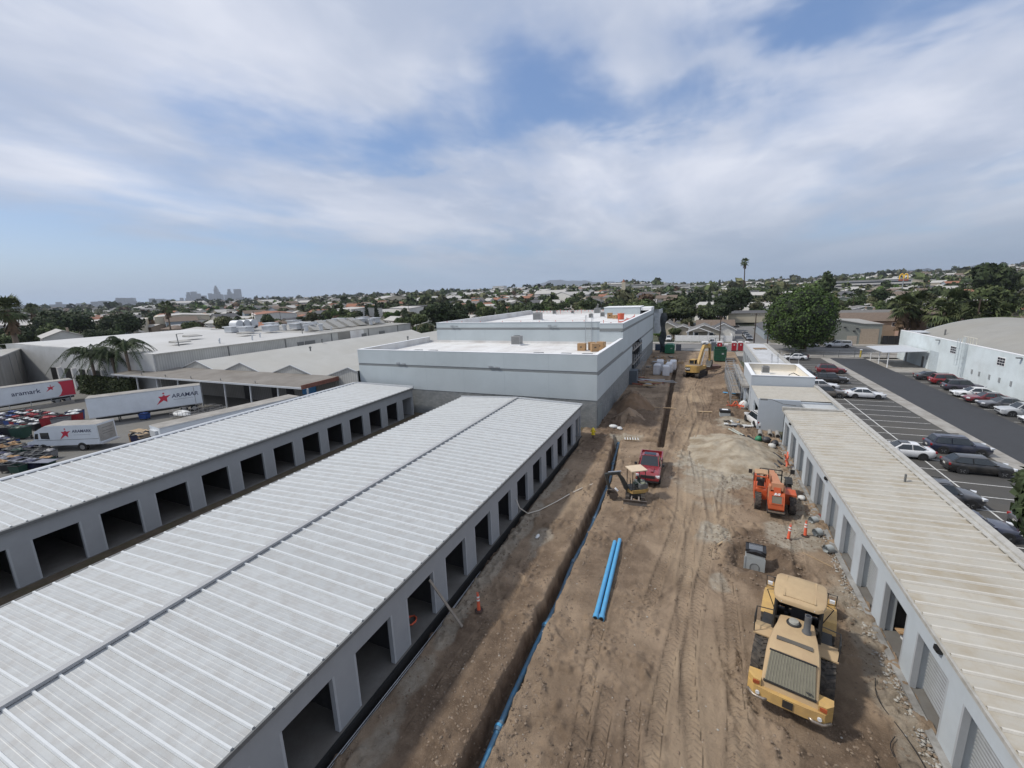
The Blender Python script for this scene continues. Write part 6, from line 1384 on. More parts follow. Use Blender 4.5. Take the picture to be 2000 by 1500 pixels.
def screen_fence(x0, x1, y, h, label, m, n):
    t = thing('site_fence', label, 'fence', (0, 0, 0)); L_ = (x1-x0)/n
    for i in range(n):
        b = MB(); rows = [[(x0+L_*i+L_*j/4, y+.06*math.sin(3*j+i), z) for j in range(5)] for z in (.1, h*.5, h)]; b.grid(rows); b.build('screen_panel', m, t)
    for i in range(n+1): MB().cyl((x0+L_*i, y, 0), (x0+L_*i, y, h+.1), .03, n=6).build('post', m_steel, t)
screen_fence(-10.6, -7.9, 123.2, 1.9, 'dark blue screened site fence panel left of the bright green skip', mat('navy_screen', (.03, .05, .09), rough=.8, var=.15), 1)
screen_fence(-5.3, -4.0, 123.4, 1.9, 'grey screened fence panel right of the bright green skip', mat('grey_screen', (.10, .11, .13), rough=.8, var=.15), 1)
def scaffold(x0, x1, y0, y1, h, label, bays):
    t = thing('scaffold', label, 'scaffold'); n = bays; fm = None
    for i in range(n+1):
        y = y0+(y1-y0)*i/n
        for x in (x0, x1): MB().cyl((x, y, 0), (x, y, h), .035, n=6).build('standard', m_steel, t)
        for z in (1.0, 2.0, 3.0, h-.1): MB().cyl((x0, y, z), (x1, y, z), .028, n=6).build('transom', m_steel, t)
    for z in (1.9, h-.6):
        for x in (x0, x1): MB().cyl((x, y0, z), (x, y1, z), .028, n=6).build('ledger', m_steel, t)
    for i in range(n):
        a = y0+(y1-y0)*i/n; b = y0+(y1-y0)*(i+1)/n; MB().cyl((x0, a, .3), (x0, b, 3.0), .022, n=6).build('brace', m_steel, t); MB().cyl((x0, b, .3), (x0, a, 3.0), .022, n=6).build('brace', m_steel, t)
        for k in range(3): MB().box(x0+.05+k*.38, x0+.38+k*.38, a, b, 1.95, 1.99).build('plank', m_wood2, t)
scaffold(4.7, 5.9, 66, 84, 4.3, 'steel scaffold along the left side of the white office block', 7)
scaffold(-10.6, -9.6, 82, 92, 4.6, 'steel scaffold in front of the open stair recess of the tall building', 4)
t = thing('canopy', 'grey concrete canopy slab on posts beside the office block', 'canopy'); MB().box(5.9, 6.75, 65.5, 84, 2.9, 3.2).build('slab', m_conc, t)
for y in (66, 70, 75, 80, 83.6): MB().box(6.2, 6.5, y-.15, y+.15, 0, 2.9).build('post', m_blk, t)
lumpy('white_sheet', 'white draped sheet at the foot of the canopy', 'sheet', (6.2, 64.8, 0), (.6, .6, 1.3), m_bag, 77)
for i in range(34):
    x, y = rnd.uniform(-9.8, -4.6), rnd.uniform(75.5, 84); a = rnd.uniform(-.5, .6); L_ = rnd.uniform(.8, 2.6); m, cn = rnd.choice([(m_wood, 'pale timber'), (m_wood, 'pale timber'), (m_wood2, 'grey timber'), (mat('primer_red_wood', (.26, .09, .06), rough=.8, var=.1), 'red painted'), (m_steel, 'metal'), (m_card, 'cardboard')])
    o = MB().cbox((0, 0, .06), (L_, rnd.uniform(.12, .7), rnd.choice((.05, .1, .25)))).build('timber_offcut', m, loc=(x, y, rnd.uniform(0, .45)), rz=a); tag(o, '%s offcut in the heap below the open stair' % cn, 'offcut', 'offcuts heaped below the open stair')
for i in range(9):
    a = (-9.8+i*.35, 80.5-.2*i, .55); tag(MB().bar(a, (a[0]+3.6+rnd.uniform(-.5, .5), a[1]+1.5+rnd.uniform(-.6, .6), .15+rnd.uniform(0, .3)), .10, .06).build('steel_stud', m_cap), 'long pale steel stud on the heap below the open stair', 'steel stud', 'steel studs on the heap')
for i in range(22):
    x, y = rnd.uniform(-9.6, -5), rnd.uniform(96, 112); m, cn = rnd.choice([(m_wood2, 'timber'), (m_steel, 'metal'), (m_conc, 'concrete'), (m_card, 'boxed')]); tag(MB().cbox((0, 0, .15), (rnd.uniform(.5, 2), rnd.uniform(.3, 1.2), rnd.uniform(.1, .5))).build('building_material', m, loc=(x, y, .05), rz=rnd.uniform(0, 3)), 'small %s material stack along the far wall of the tall building' % cn, 'material stack', 'material stacks along the far wall')
def shoring():
    t = thing('timber_form', 'pale timber formwork behind the wrapped loads', 'formwork', (-5.6, 99, 0))
    MB().box(-2.5, 3.0, -.1, .1, .1, 1.0).build('form_panel', m_wood, t)
    for i in range(5): MB().bar((-2.4+i*1.3, -.2, 0), (-2.4+i*1.3, -.2, 2.2 if i in (1, 3) else 1.3), .12).build('stake', m_wood, t)
shoring()
tag(MB().box(-2.4, 2.0, -1.2, 1.2, .0, .75).build('steel_plate_stack', mat('rust_plate', (.12, .07, .055), rough=.7, var=.2), loc=(2.4, 96.5, .1), rz=.3), 'stack of rusty brown plates behind the excavator', 'plate stack')
# ================================================================ LAUNDRY YARD AND THE WORKS TO THE LEFT
m_tw = mat('trailer_white', (.66, .70, .74), rough=.35, var=.03, scale=.6, dirt='#a5aaad', damt=.25, dscale=.5)
m_troof = mat('trailer_roof', (.30, .285, .26), rough=.8, var=.12, scale=.8, dirt='#5b554c', damt=.4)
m_lred = mat('logo_red', (.50, .03, .06), rough=.5, var=.02); m_lblue = mat('logo_navy', (.03, .04, .09), rough=.5, var=0)
def star_logo(parent, cx, y, cz, s, side=1):
    """a leaning star with one long leg and a small head, flat on the vehicle side"""
    P = [(-1.0, -.95), (-.38, -.05), (-.62, .42), (-.12, .36), (.12, .62), (.30, .38), (1.0, .50), (.45, .05), (.42, -.62), (.0, -.28)]
    b = MB(); b.prism([(cx-side*px_*s, cz+pz*s) for px_, pz in P], y, y+side*.006, 'Y')
    b.build('logo_star', m_lred, parent)
    c = MB(); c.prism([(cx-side*(.10*s+.13*s*math.cos(2*PI*k/12)), cz+.84*s+.13*s*math.sin(2*PI*k/12)) for k in range(12)], y, y+side*.006, 'Y'); c.build('logo_dot', m_lred, parent)
def trailer(label, corner, fwd, L, h0=1.15, h1=4.05, W=2.6):
    ang = math.atan2(fwd[1], fwd[0]); t = thing('box_trailer', label, 'trailer', (corner[0], corner[1], .02), ang)   # origin: left front corner on the ground, +y is the near side
    MB().box(-L, 0, -W, 0, h0, h1).build('box_body', m_tw, t)
    MB().box(-L+.02, -.02, -W+.03, -.03, h1, h1+.03).build('roof', m_troof, t)
    MB().box(-L, 0, -.0, .02, h0-.02, h0+.10).box(-L, 0, 0, .02, h1-.12, h1+.02).build('side_rail', m_cap, t)
    MB().box(-L+.2, -.6, -W+.4, -.4, .75, h0).build('chassis', m_mblk, t)
    for x in (-L+1.2, -L+2.5):
        for y, s in ((-.25, 1), (-W+.25, -1)): add_wheel(t, x, y, .5, .3, s)
    for y in (-.6, -W+.6): MB().bar((-3, y, .0), (-3, y, h0), .12).build('landing_leg', m_mblk, t)
    return t
t = trailer('long white trailer with the cut-off navy name, backed into the open shed', (-79.2, 30.6), (-.516, -.857), 13.3)
star_logo(t, -8.55, .004, 2.65, .95); text_obj('side_name', 'ARAMAR', .86, t, (-9.55, .006, 2.85), (PI/2, 0, PI), m_lblue, bold=.012, italic=.12, align='LEFT', sx=.98)
MB().box(-12.2, -9.7, .004, .008, 2.28, 2.31).build('strap_line', m_lblue, t); MB().box(-12.45, -12.40, .004, .012, 1.3, 3.9).build('door_seam', m_gut, t)
for z, y in ((2.6, -.9), (1.55, -.5), (1.5, -1.2)): MB().box(.0, .02, y-.2, y+.2, z-.15, z+.15).build('front_placard', m_gut, t)
t = trailer('white trailer with a swept red tail and lower-case navy name at the far dock', (-107.0, 27.0), (-.19, -.98), 12.6)
text_obj('side_name', 'aramark', 1.05, t, (-4.9, .006, 2.75), (PI/2, 0, PI), m_lblue, bold=.015, align='LEFT', sx=.98); star_logo(t, -9.6, .004, 2.95, .62)
b = MB(); b.prism([(-10.2, 1.16), (-10.7, 1.6), (-11.0, 2.3), (-10.95, 3.2), (-10.6, 4.05), (-12.6, 4.05), (-12.6, 1.16)], .003, .01, 'Y'); b.build('red_tail', m_lred, t)
MB().box(-12.615, -12.6, -2.55, -.05, 1.2, 4.0).build('rear_door', m_lred, t)
t = trailer('white trailer close behind the left storage row, its grey roof nearest the camera', (-51.55, 25.2), (-.15, -.99), 15.8, h1=3.95)
MB().box(.0, .25, -2.0, -.6, 2.9, 3.6).build('vent_unit', m_cap, t)
def step_van():
    fx, fy = -.91, -.414; t = thing('step_van', 'white step van with a red star and navy name, front to the left', 'van', (-68.6, 24.9, .02), math.atan2(fy, fx))
    L, W, h = 7.6, 2.45, 3.15; y = W/2
    b = MB(); b.prism([(-L/2, .75), (-L/2, h), (L/2-1.6, h), (L/2-.35, h-.62), (L/2-.1, 1.55), (L/2+.1, 1.45), (L/2+.75, 1.28), (L/2+.85, .75)], -y, y, 'Y'); b.build('body', m_tw, t)
    b = MB(); b.face([(-L/2+.03, -y+.05, h+.012), (-L/2+.03, y-.05, h+.012), (L/2-1.6, y-.05, h+.012), (L/2-1.6, -y+.05, h+.012)]); b.face([(L/2-1.6, -y+.05, h+.012), (L/2-1.6, y-.05, h+.012), (L/2-.38, y-.1, h-.59), (L/2-.38, -y+.1, h-.59)]); b.build('roof', m_troof, t, fix=False)
    MB().face([(L/2-.30, -y+.2, h-.72), (L/2-.30, y-.2, h-.72), (L/2-.08, y-.2, 1.62), (L/2-.08, -y+.2, 1.62)]).build('windscreen', m_mglass, t, fix=False)
    MB().prism([(L/2-.42, h-.85), (L/2-.20, 1.65), (L/2-.62, 1.62), (L/2-.75, h-.85)], y, y+.012, 'Y').build('quarter_window', m_mglass, t)
    MB().prism([(L/2-.95, 2.38), (L/2-.95, 1.65), (L/2-1.95, 1.55), (L/2-1.95, 2.38)], y, y+.012, 'Y').build('side_window', m_mglass, t)
    MB().box(-L/2, L/2-.4, y, y+.015, 1.42, 1.46).build('side_crease', m_gut, t)
    MB().box(-L/2-.02, -L/2, -y+.15, y-.15, 1.0, h-.2).build('rear_door', mat('rear_grey', (.36, .35, .33), rough=.6, var=.1, dirt='#6d675d', damt=.4), t)
    MB().box(-L/2-.35, -L/2, -y+.05, y-.05, .72, .88).build('rear_step', m_cap, t)
    for z in (2.5, 2.1, 1.8): MB().box(-L/2-.03, -L/2-.02, -.8, .6, z, z+.05).build('door_notice', m_gut, t)
    for x, r in ((L/2-1.0, .42), (-L/2+2.1, .45)):
        for s in (1, -1): add_wheel(t, x, s*(y-.1), r, .28, s); 
        MB().cyl((x, y-.3, r+.03), (x, y+.005, r+.03), r+.09, n=20).build('wheel_arch', m_mblk, t)
    star_logo(t, -.05, y+.004, 2.15, .70); text_obj('side_name', 'ARAMARK', .48, t, (-.90, y+.006, 2.42), (PI/2, 0, PI), m_lblue, bold=.008, italic=.12, align='LEFT')
    MB().box(-2.95, -1.0, y, y+.006, 1.98, 2.0).build('strap_line', m_lblue, t)
    MB().bar((L/2-.2, y+.25, 2.3), (L/2-.2, y+.25, 1.8), .1, .2).build('wing_mirror', m_mblk, t)
step_van()
# the open shed
m_oldroof = mat('old_felt_roof', (.20, .185, .165), rough=.9, var=.12, scale=.5, coords='World', dirt='#5d564d', damt=.5, dscale=.2)
m_corr = None
def corr_mat(name, c, pitch=.45):
    m = bpy.data.materials.new(name); m.use_nodes = True; nt = m.node_tree; N = nt.nodes; L = nt.links; b = N['Principled BSDF']; b.inputs['Roughness'].default_value = .7
    g = N.new('ShaderNodeTexCoord'); s = N.new('ShaderNodeSeparateXYZ'); L.new(g.outputs['Object'], s.inputs[0]); a = N.new('ShaderNodeMath'); a.operation = 'ADD'; L.new(s.outputs[0], a.inputs[0]); L.new(s.outputs[1], a.inputs[1])
    w = N.new('ShaderNodeMath'); w.operation = 'PINGPONG'; L.new(a.outputs[0], w.inputs[0]); w.inputs[1].default_value = pitch/2
    r = N.new('ShaderNodeMapRange'); L.new(w.outputs[0], r.inputs[0]); r.inputs[1].default_value = 0; r.inputs[2].default_value = pitch/2; r.inputs[3].default_value = .80; r.inputs[4].default_value = 1.08
    n = N.new('ShaderNodeTexNoise'); L.new(g.outputs['Object'], n.inputs[0]); n.inputs['Scale'].default_value = .3; n.inputs['Detail'].default_value = 6
    r2 = N.new('ShaderNodeMapRange'); L.new(n.outputs[0], r2.inputs[0]); r2.inputs[1].default_value = .3; r2.inputs[2].default_value = .7; r2.inputs[3].default_value = .85; r2.inputs[4].default_value = 1.12
    mu = N.new('ShaderNodeMath'); mu.operation = 'MULTIPLY'; L.new(r.outputs[0], mu.inputs[0]); L.new(r2.outputs[0], mu.inputs[1])
    sc = N.new('ShaderNodeVectorMath'); sc.operation = 'SCALE'; sc.inputs[0].default_value = c; L.new(mu.outputs[0], sc.inputs[3]); L.new(sc.outputs[0], b.inputs['Base Color'])
    bp = N.new('ShaderNodeBump'); bp.inputs['Distance'].default_value = .04; bp.inputs['Strength'].default_value = .7; L.new(w.outputs[0], bp.inputs['Height']); L.new(bp.outputs[0], b.inputs['Normal']); return m
m_corr = corr_mat('corrugated_wall', (.42, .42, .40)); m_corrd = corr_mat('weathered_corrugated', (.24, .23, .21)); m_sawroof = mat('pale_sheet_roof', (.43, .425, .395), rough=.7, var=.05, scale=.3, coords='World', dirt='#a5a197', damt=.4, dscale=.08)
def shed():
    r = thing('open_shed', 'low open-fronted shed with a brown flat roof and steel posts', 'shed')
    MB().prism([(43.2, 4.40), (43.2, 4.55), (50.0, 4.95), (50.0, 4.80)], -100, -51.3, 'X').build('roof', m_oldroof, r)
    MB().box(-100, -51.3, 43.05, 43.2, 4.3, 4.55).build('fascia', m_cap, r); MB().box(-51.3, -51.15, 43.0, 50.0, 4.3, 4.9).build('side_fascia', mat('rust_fascia', (.17, .07, .05), rough=.8, var=.2), r)
    for x in range(-99, -50, 6):
        MB().bar((x+.0, 43.5, 0), (x+.35, 43.5, 4.4), .18).build('post', m_cap, r)
    MB().box(-100, -51.4, 49.6, 49.8, 0, 4.8).build('rear_wall', m_corrd, r)
    MB().box(-58.8, -55.8, 49.45, 49.58, 1.7, 3.6).build('blue_panel', mat('blue_panel', (.06, .26, .55), rough=.5), r)
    for x in (-66, -62.5, -73): MB().box(x, x+1.6, 49.45, 49.59, 0, 3.3).build('doorway', m_black, r)
    for x in (-91, -84, -77, -69.5, -61.5): MB().tube([(x, 43.6, 4.6), (x+.1, 43.5, 5.0), (x+.5, 43.2, 4.95)], .05, 6).build('roof_lamp', m_gut, r)
shed()
def sawtooth():
    r = thing('ridged_warehouse', 'pale warehouse of four low parallel ridges behind the open shed', 'warehouse')
    ya, yb = 50.0, 117
    for i, xc in enumerate((-86.0, -73.7, -61.4, -49.1)):
        hw = 6.15; xr = min(xc+hw, -47.5); za = 4.4; zp = 6.35; zr = zp-(zp-za)*(xr-xc)/hw
        b = MB(); b.face([(xc, ya, zp), (xc, yb, zp), (xc-hw, yb, za), (xc-hw, ya, za)]); b.face([(xc, ya, zp), (xr, ya, zr), (xr, yb, zr), (xc, yb, zp)]); b.build('roof', m_sawroof, r, fix=False)
        b = MB(); b.prism([(xc-hw, 0), (xr, 0), (xr, zr-.02), (xc, zp-.02), (xc-hw, za-.02)], ya+.1, ya+.3, 'Y'); b.build('gable_wall', m_corr, r)
        b = MB(); b.bar((xc-hw, ya-.02, za), (xc, ya-.02, zp), .12); b.bar((xc, ya-.02, zp), (xr, ya-.02, zr), .12); b.build('verge_trim', m_cap, r)
    for x, y in ((-74.5, 66), (-66, 88), (-86, 80)): MB().lathe([(.15, 0), (.15, .6), (.28, .65), (.2, .95)], (x, y, 6.3), n=10).build('roof_vent', m_gut, r)
sawtooth()
m_wroof = mat('white_sheet_roof', (.50, .50, .49), rough=.7, var=.05, scale=.1, coords='World', dirt='#9d9b95', damt=.45, dscale=.04)
m_groof = mat('grey_sheet_roof', (.33, .325, .305), rough=.75, var=.07, scale=.1, coords='World', dirt='#7d796f', damt=.45, dscale=.06)
def warehouses():
    r = thing('long_warehouse', 'long low white-roofed works hall with corrugated grey walls, far left', 'warehouse')
    MB().box(-92.0, -91.6, 46.6, 124, 0, 7.9).build('side_wall', m_corr, r)
    MB().prism([(-150, 0), (-92, 0), (-92, 7.85), (-124, 8.6), (-146, 9.1), (-150, 9.0)], 46.3, 46.6, 'Y').build('front_wall', mat('white_sheet_wall', (.50, .51, .51), rough=.7, var=.06, scale=.3, coords='World', dirt='#8f908c', damt=.3), r)
    rows = []
    for y in (46.5, 86, 124): rows.append([(-91.5, y, 7.95), (-99, y, 8.1), (-112, y, 8.35), (-124, y, 8.7), (-134, y, 8.9)])
    b = MB(); b.grid([[p for p in rw]+[(-146, rw[0][1], 9.2), (-156, rw[0][1], 8.8)] for rw in rows[:2]]); b.build('roof', m_wroof, r, fix=False); b = MB(); b.grid(rows[1:]); b.build('roof', m_groof, r, fix=False)
    MB().box(-91.62, -91.45, 46.4, 124, 7.80, 8.02).build('eave_trim', m_capd, r); MB().box(-134, -91.5, 124, 124.3, 0, 7.9).build('rear_wall', m_corrd, r)
    for y in (60, 74, 88.5, 103, 117): MB().box(-91.62, -91.5, y, y+.25, 0, 7.8).build('wall_joint', m_gut, r)
    for y, s in ((77.5, 1.8), (79.8, 3.0), (100, 2), (108, 2.4)): MB().box(-91.6, -91.4, y, y+s, 5.4, 6.6).build('wall_louvre', m_gut, r)
    MB().box(-91.61, -91.48, 91, 95.5, 3, 7.8).build('patched_panel', m_corrd, r); MB().box(-91.61, -91.47, 95.5, 101, 3, 7.8).build('white_panel', m_memb, r)
    for x in (-131, -125, -119, -113.5): MB().box(x, x+3.6, 46.15, 46.3, 0, 4.2).build('dock_door', m_black, r); 
    for x in (-127.2, -121.2, -115.4, -109.8): MB().box(x, x+.6, 45.7, 46.3, 0, 4.4).build('dock_bumper_post', m_memb, r)
    sk = MB().prism([(-1.3, 0), (-1.0, .45), (1.2, .18), (1.3, 0)], -1.6, 1.6, 'Y').mesh('skylight', m_groof)
    for x, y in ((-104, 58), (-113, 66), (-108, 76), (-118, 84), (-107, 98), (-103, 106)): meshobj('skylight', sk, r, (x, y, 8.5+(-x-100)*.045))
    for x, y in ((-97, 62), (-96, 69), (-100, 74), (-97, 94)): MB().tube([(x, y, 8), (x, y, 8.9), (x+.4, y-.1, 9.1)], .16, 8).build('vent_pipe', m_cap, r)
    for x, y, hh in ((-101, 56, 2.6), (-97.5, 84.5, 2.7)): MB().bar((x, y, 8.1), (x-.2, y, 8.1+hh), .14).bar((x-.2, y, 8.1+hh), (x+1.2, y+.6, 8.2+hh), .08).build('lamp_pole', m_gut, r)
    saw = MB().prism([(0, 0), (.25, 1.7), (3.4, .1)], -1.5, 1.5, 'Y').mesh('roof_monitor', m_groof)
    for i in range(14): meshobj('roof_monitor', saw, r, (-103-(i % 2)*9, 92+2.3*i, 8.4+(i % 2)*.4))
    cu = MB().cyl((0, 0, 0), (0, 0, 1.5), .55, n=12).cyl((0, 0, 1.5), (0, 0, 1.9), .8, n=12).mesh('extractor', m_cap)
    for i in range(16): meshobj('extractor', cu, r, (-98-rnd.uniform(0, 22), 88+rnd.uniform(0, 36), 8.3))
    hv = MB().box(-1.5, 1.5, -1.2, 1.2, .2, 1.6).cbox((0, 0, 1.75), (3.6, 3, .25)).mesh('roof_unit', m_cap)
    for i in range(13): meshobj('roof_unit', hv, r, (-100-rnd.uniform(0, 34), 80+rnd.uniform(0, 44), 8.5))
    for k in range(3): MB().cyl((-124, 84+2.2*k, 10.6), (-121, 84+2.2*k, 10.6), 1.3, n=16).box(-124, -121, 83+2.2*k, 85+2.2*k, 9.2, 10).build('blower_drum', m_cap, r, smooth=35)
    r = thing('corrugated_warehouse', 'grey corrugated warehouse cut by the left picture edge', 'warehouse')
    b = MB(); b.prism([(-146, 47.7), (-124.2, 37.2), (-122, 30), (-122, 12), (-146, 12)], 0, 7.9, 'Z'); b.build('wall', m_corrd, r)
    b = MB(); b.prism([(-146.3, 47.9), (-123.9, 37.3), (-121.7, 30), (-121.7, 12), (-146.3, 12)], 7.9, 8.15, 'Z'); b.build('roof', m_groof, r)
    b = MB(); b.prism([(-133, 37), (-121, 32), (-119.5, 27), (-119.5, 18), (-133, 18)], 5.8, 6.2, 'Z'); b.build('lean_to_roof', m_oldroof, r)
    for i, x in enumerate((-142, -137, -131)): MB().box(x, x+.2, 47.7-(x+146)*.482-.25, 47.7-(x+146)*.482, 0, 7.9).build('downpipe', m_gut, r)
warehouses()
# dock wall and railing in the yard
t = thing('dock_railing', 'grey railing along the low wall before the far trailer', 'railing'); MB().box(-103.7, -103.4, 20, 38.5, 0, .5).build('kerb_wall', m_conc, t)
for z in (1.0, 1.5): MB().bar((-103.5, 20, z), (-103.5, 38.5, z), .06).build('rail', m_steel, t)
for k in range(8): MB().bar((-103.5, 20.3+2.55*k, .5), (-103.5, 20.3+2.55*k, 1.5), .06).build('post', m_steel, t)
# laundry carts
CARTC = dict(red=(.30, .02, .03), blue=(.02, .06, .22), black=(.015, .016, .02), green=(.012, .05, .035), navy=(.02, .025, .07), violet=(.05, .03, .12), grey=(.20, .20, .21))
_cart = {}
def cart(c, load, x, y, z, rz, label, group=None, big_=False):
    k = (c, load, big_)
    if k not in _cart:
        m = mat('cart_'+c, CARTC[c], rough=.55, var=.15, scale=3); t = thing('laundry_cart', '', 'laundry cart'); s = 1.45 if big_ else 1
        w, d, h = .62*s, .42*s, .95*s*(1.15 if big_ else 1)
        b = MB(); b.grid([[(-w*.85, -d*.85, .18), (w*.85, -d*.85, .18), (w*.85, d*.85, .18), (-w*.85, d*.85, .18)], [(-w, -d, h), (w, -d, h), (w, d, h), (-w, d, h)]], close=True); b.face([(-w*.85, -d*.85, .18), (w*.85, -d*.85, .18), (w*.85, d*.85, .18), (-w*.85, d*.85, .18)]); b.build('tub', m, t)
        b = MB(); 
        for a_, b_ in (((-w, -d, h), (w, -d, h)), ((-w, d, h), (w, d, h)), ((-w, -d, h), (-w, d, h)), ((w, -d, h), (w, d, h))): b.bar(a_, b_, .06)
        b.build('rim', m_black if c != 'black' else m_gut, t)
        cm = MB().cyl((0, -.03, .07), (0, .03, .07), .07, n=8).mesh('caster', m_black)
        for sx_ in (-1, 1):
            for sy_ in (-1, 1): meshobj('caster', cm, t, (sx_*w*.75, sy_*d*.75, 0))
        if load:
            lm = {'white': m_bag, 'dark': m_black, 'own': m, 'tan': m_card}[load]; rr = random.Random(len(_cart)); b = MB(); rows = []
            for j in range(6): rows.append([(-w*.93+2*w*.93*i/5, -d*.93+2*d*.93*j/5, h-.1+(0 if i in (0, 5) or j in (0, 5) else rr.uniform(.05, .30))) for i in range(6)])
            b.grid(rows); b.build('load', lm, t, fix=False)
        _cart[k] = t; t.location = (x, y, z); t.rotation_euler[2] = rz; t['label'] = label
        if group: t['group'] = group
        return t
    return copy_tree(_cart[k], label=label, loc=(x, y, z), rz=rz, group=group)
rc = random.Random(12); LN = {'white': 'with white linen', 'dark': 'with dark cloth', 'own': 'with matching liner', 'tan': 'with cartons', '': 'standing empty'}
def carts(n, cx, cy, sx_, sy_, where, cols, loads, ang, grp):
    nx = max(1, int(round(n**.5*1.6))); k = 0; seen = {}
    while k < n:
        i, j = k % nx, k//nx; c = rc.choice(cols); l = rc.choice(loads); x = cx+(i-(nx-1)/2)*sx_+rc.uniform(-.15, .15); y = cy+(j-1)*sy_+rc.uniform(-.12, .12)
        row = ('front row', 'second row', 'third row', 'back row', 'rear row', 'last row')[min(j, 5)]
        cart(c, l, x, y, .02, ang+rc.uniform(-.2, .2), '%s laundry cart %s %s' % (c, LN[l], where), grp); k += 1
carts(34, -92.5, 28.2, 1.75, 1.35, 'of the crowd before the far trailer', ['red', 'blue', 'black', 'navy', 'black', 'red'], ['white', 'white', 'own', 'dark', 'own'], .3, 'laundry carts crowded before the far trailer')
carts(34, -70.0, 19.4, 1.45, 1.15, 'in front of the step van', ['black', 'black', 'green', 'navy', 'grey'], ['dark', 'own', '', 'tan', 'own'], .4, 'laundry carts standing in front of the step van')
carts(14, -82, 22.4, 1.7, 1.2, 'left of the step van', ['black', 'green', 'navy', 'blue'], ['dark', 'own', 'white'], .3, 'laundry carts left of the step van')
for i, (x, y, c, l, lb) in enumerate([(-81.5, 24.4, 'green', 'own', 'tall dark green laundry bin just left of the step van'), (-84.0, 24.0, 'black', 'dark', 'tall black laundry bin left of the green one'), (-83.6, 30.6, 'red', 'white', 'tall red laundry bin topped with white linen by the long trailer nose'), (-85.6, 31.6, 'blue', 'white', 'tall blue laundry bin topped with white linen by the long trailer nose'), (-82.4, 28.8, 'grey', '', 'tall grey laundry bin against the long trailer nose'), (-84.6, 28.4, 'red', 'own', 'tall red laundry bin below the long trailer nose'), (-61.3, 27.9, 'navy', 'dark', 'tall navy laundry bin right of the pallet pile')]):
    cart(c, l, x, y, .02, .4+.1*i, lb, None, True)
# piled pallets and cartons behind the step van
for i in range(9):
    t = thing('pallet', 'weathered pallet in the pile between the step van and the near trailer', 'pallet', (-63.4+(i % 3)*1.25+rc.uniform(-.1, .1), 28.6+.3*(i % 2)-.35*(i % 3), .02+.16*(i//3)+1.15), rc.uniform(-.2, .3), 'pallets piled behind the step van')
    for k in range(5): MB().box(-.6, .6, -.5+k*.22, -.5+k*.22+.14, .11, .135).build('deck_board', m_wood, t)
    MB().box(-.6, .6, -.5, .52, 0, .11).build('bearers', m_wood2, t)
for i, (x, y, lb) in enumerate([(-63.9, 28.7, 'left brown carton under the pile of pallets'), (-62.6, 28.5, 'middle brown carton under the pile of pallets'), (-61.5, 29.3, 'right brown carton under the pile of pallets')]): carton(x, y, .02, (1.2, 1.1, 1.12), .1*i, lb)
# wire trolleys under the shed
m_wire = mat('wire_trolley', (.32, .31, .30), rough=.5, metal=.4, var=.1); tr0 = None
for i in range(26):
    x, y = -71.5+(i % 9)*2.1+rc.uniform(-.4, .4), 37.0+2.0*(i//9)+rc.uniform(-.4, .4)
    if x > -53.5: continue
    lb = 'wire trolley in the tangle before the open shed, %s' % ('nearest row', 'middle row', 'row under the roof edge')[i//9]
    if tr0 is None:
        tr0 = t = thing('wire_trolley', lb, 'trolley', (x, y, .02), 0, 'wire trolleys before the open shed')
        b = MB()
        for a_ in (-.45, .45):
            for c_ in (-.3, .3): b.bar((a_, c_, .1), (a_, c_, 1.35), .035)
        b.build('upright', m_wire, t)
        for z in (.25, .8, 1.3):
            b = MB()
            for c_ in (-.3, 0, .3): b.bar((-.45, c_, z), (.45, c_, z), .03)
            for a_ in (-.45, 0, .45): b.bar((a_, -.3, z), (a_, .3, z), .03)
            b.build('wire_shelf', m_wire, t)
    else: copy_tree(tr0, label=lb, loc=(x, y, .02), rz=rc.uniform(0, 3))
cart('blue', 'own', -75.5, 35.4, .02, .3, 'blue laundry cart under the belly of the long trailer')
lumpy('blue_tarpaulin', 'crumpled blue sheet among the trolleys before the open shed', 'sheet', (-62.5, 42.2, 0), (.9, .6, 1.3), m_blue, 91)
lumpy('white_heap', 'pale heap of wire and cloth among the trolleys before the open shed', 'heap', (-70, 37.5, .4), (1.8, .9, .9), m_bag, 92)
t = thing('yard_railing', 'thin rail on the ground beside the left storage row', 'railing'); MB().bar((-61.5, 23.0, .7), (-53.5, 23.8, .7), .07).build('rail', m_cap, t)
for k in range(5): MB().bar((-61.5+2*k, 23.0+.2*k, 0), (-61.5+2*k, 23.0+.2*k, .7), .06).build('post', m_cap, t)
for i in range(4): tag(MB().cbox((0, 0, .05), (2.6, 1.1, .06)).build('flat_panel', mat('pale_panel', (.15, .16, .20), rough=.6, var=.1), loc=(-63.0-1.9*i, 19.8-.35*i, .9), rz=.35), ['grey lilac panel lying flat nearest the left storage row', 'second grey lilac panel from the left storage row', 'third grey lilac panel lying on the dark carts', 'outermost grey lilac panel, on the dark carts'][i], 'panel')
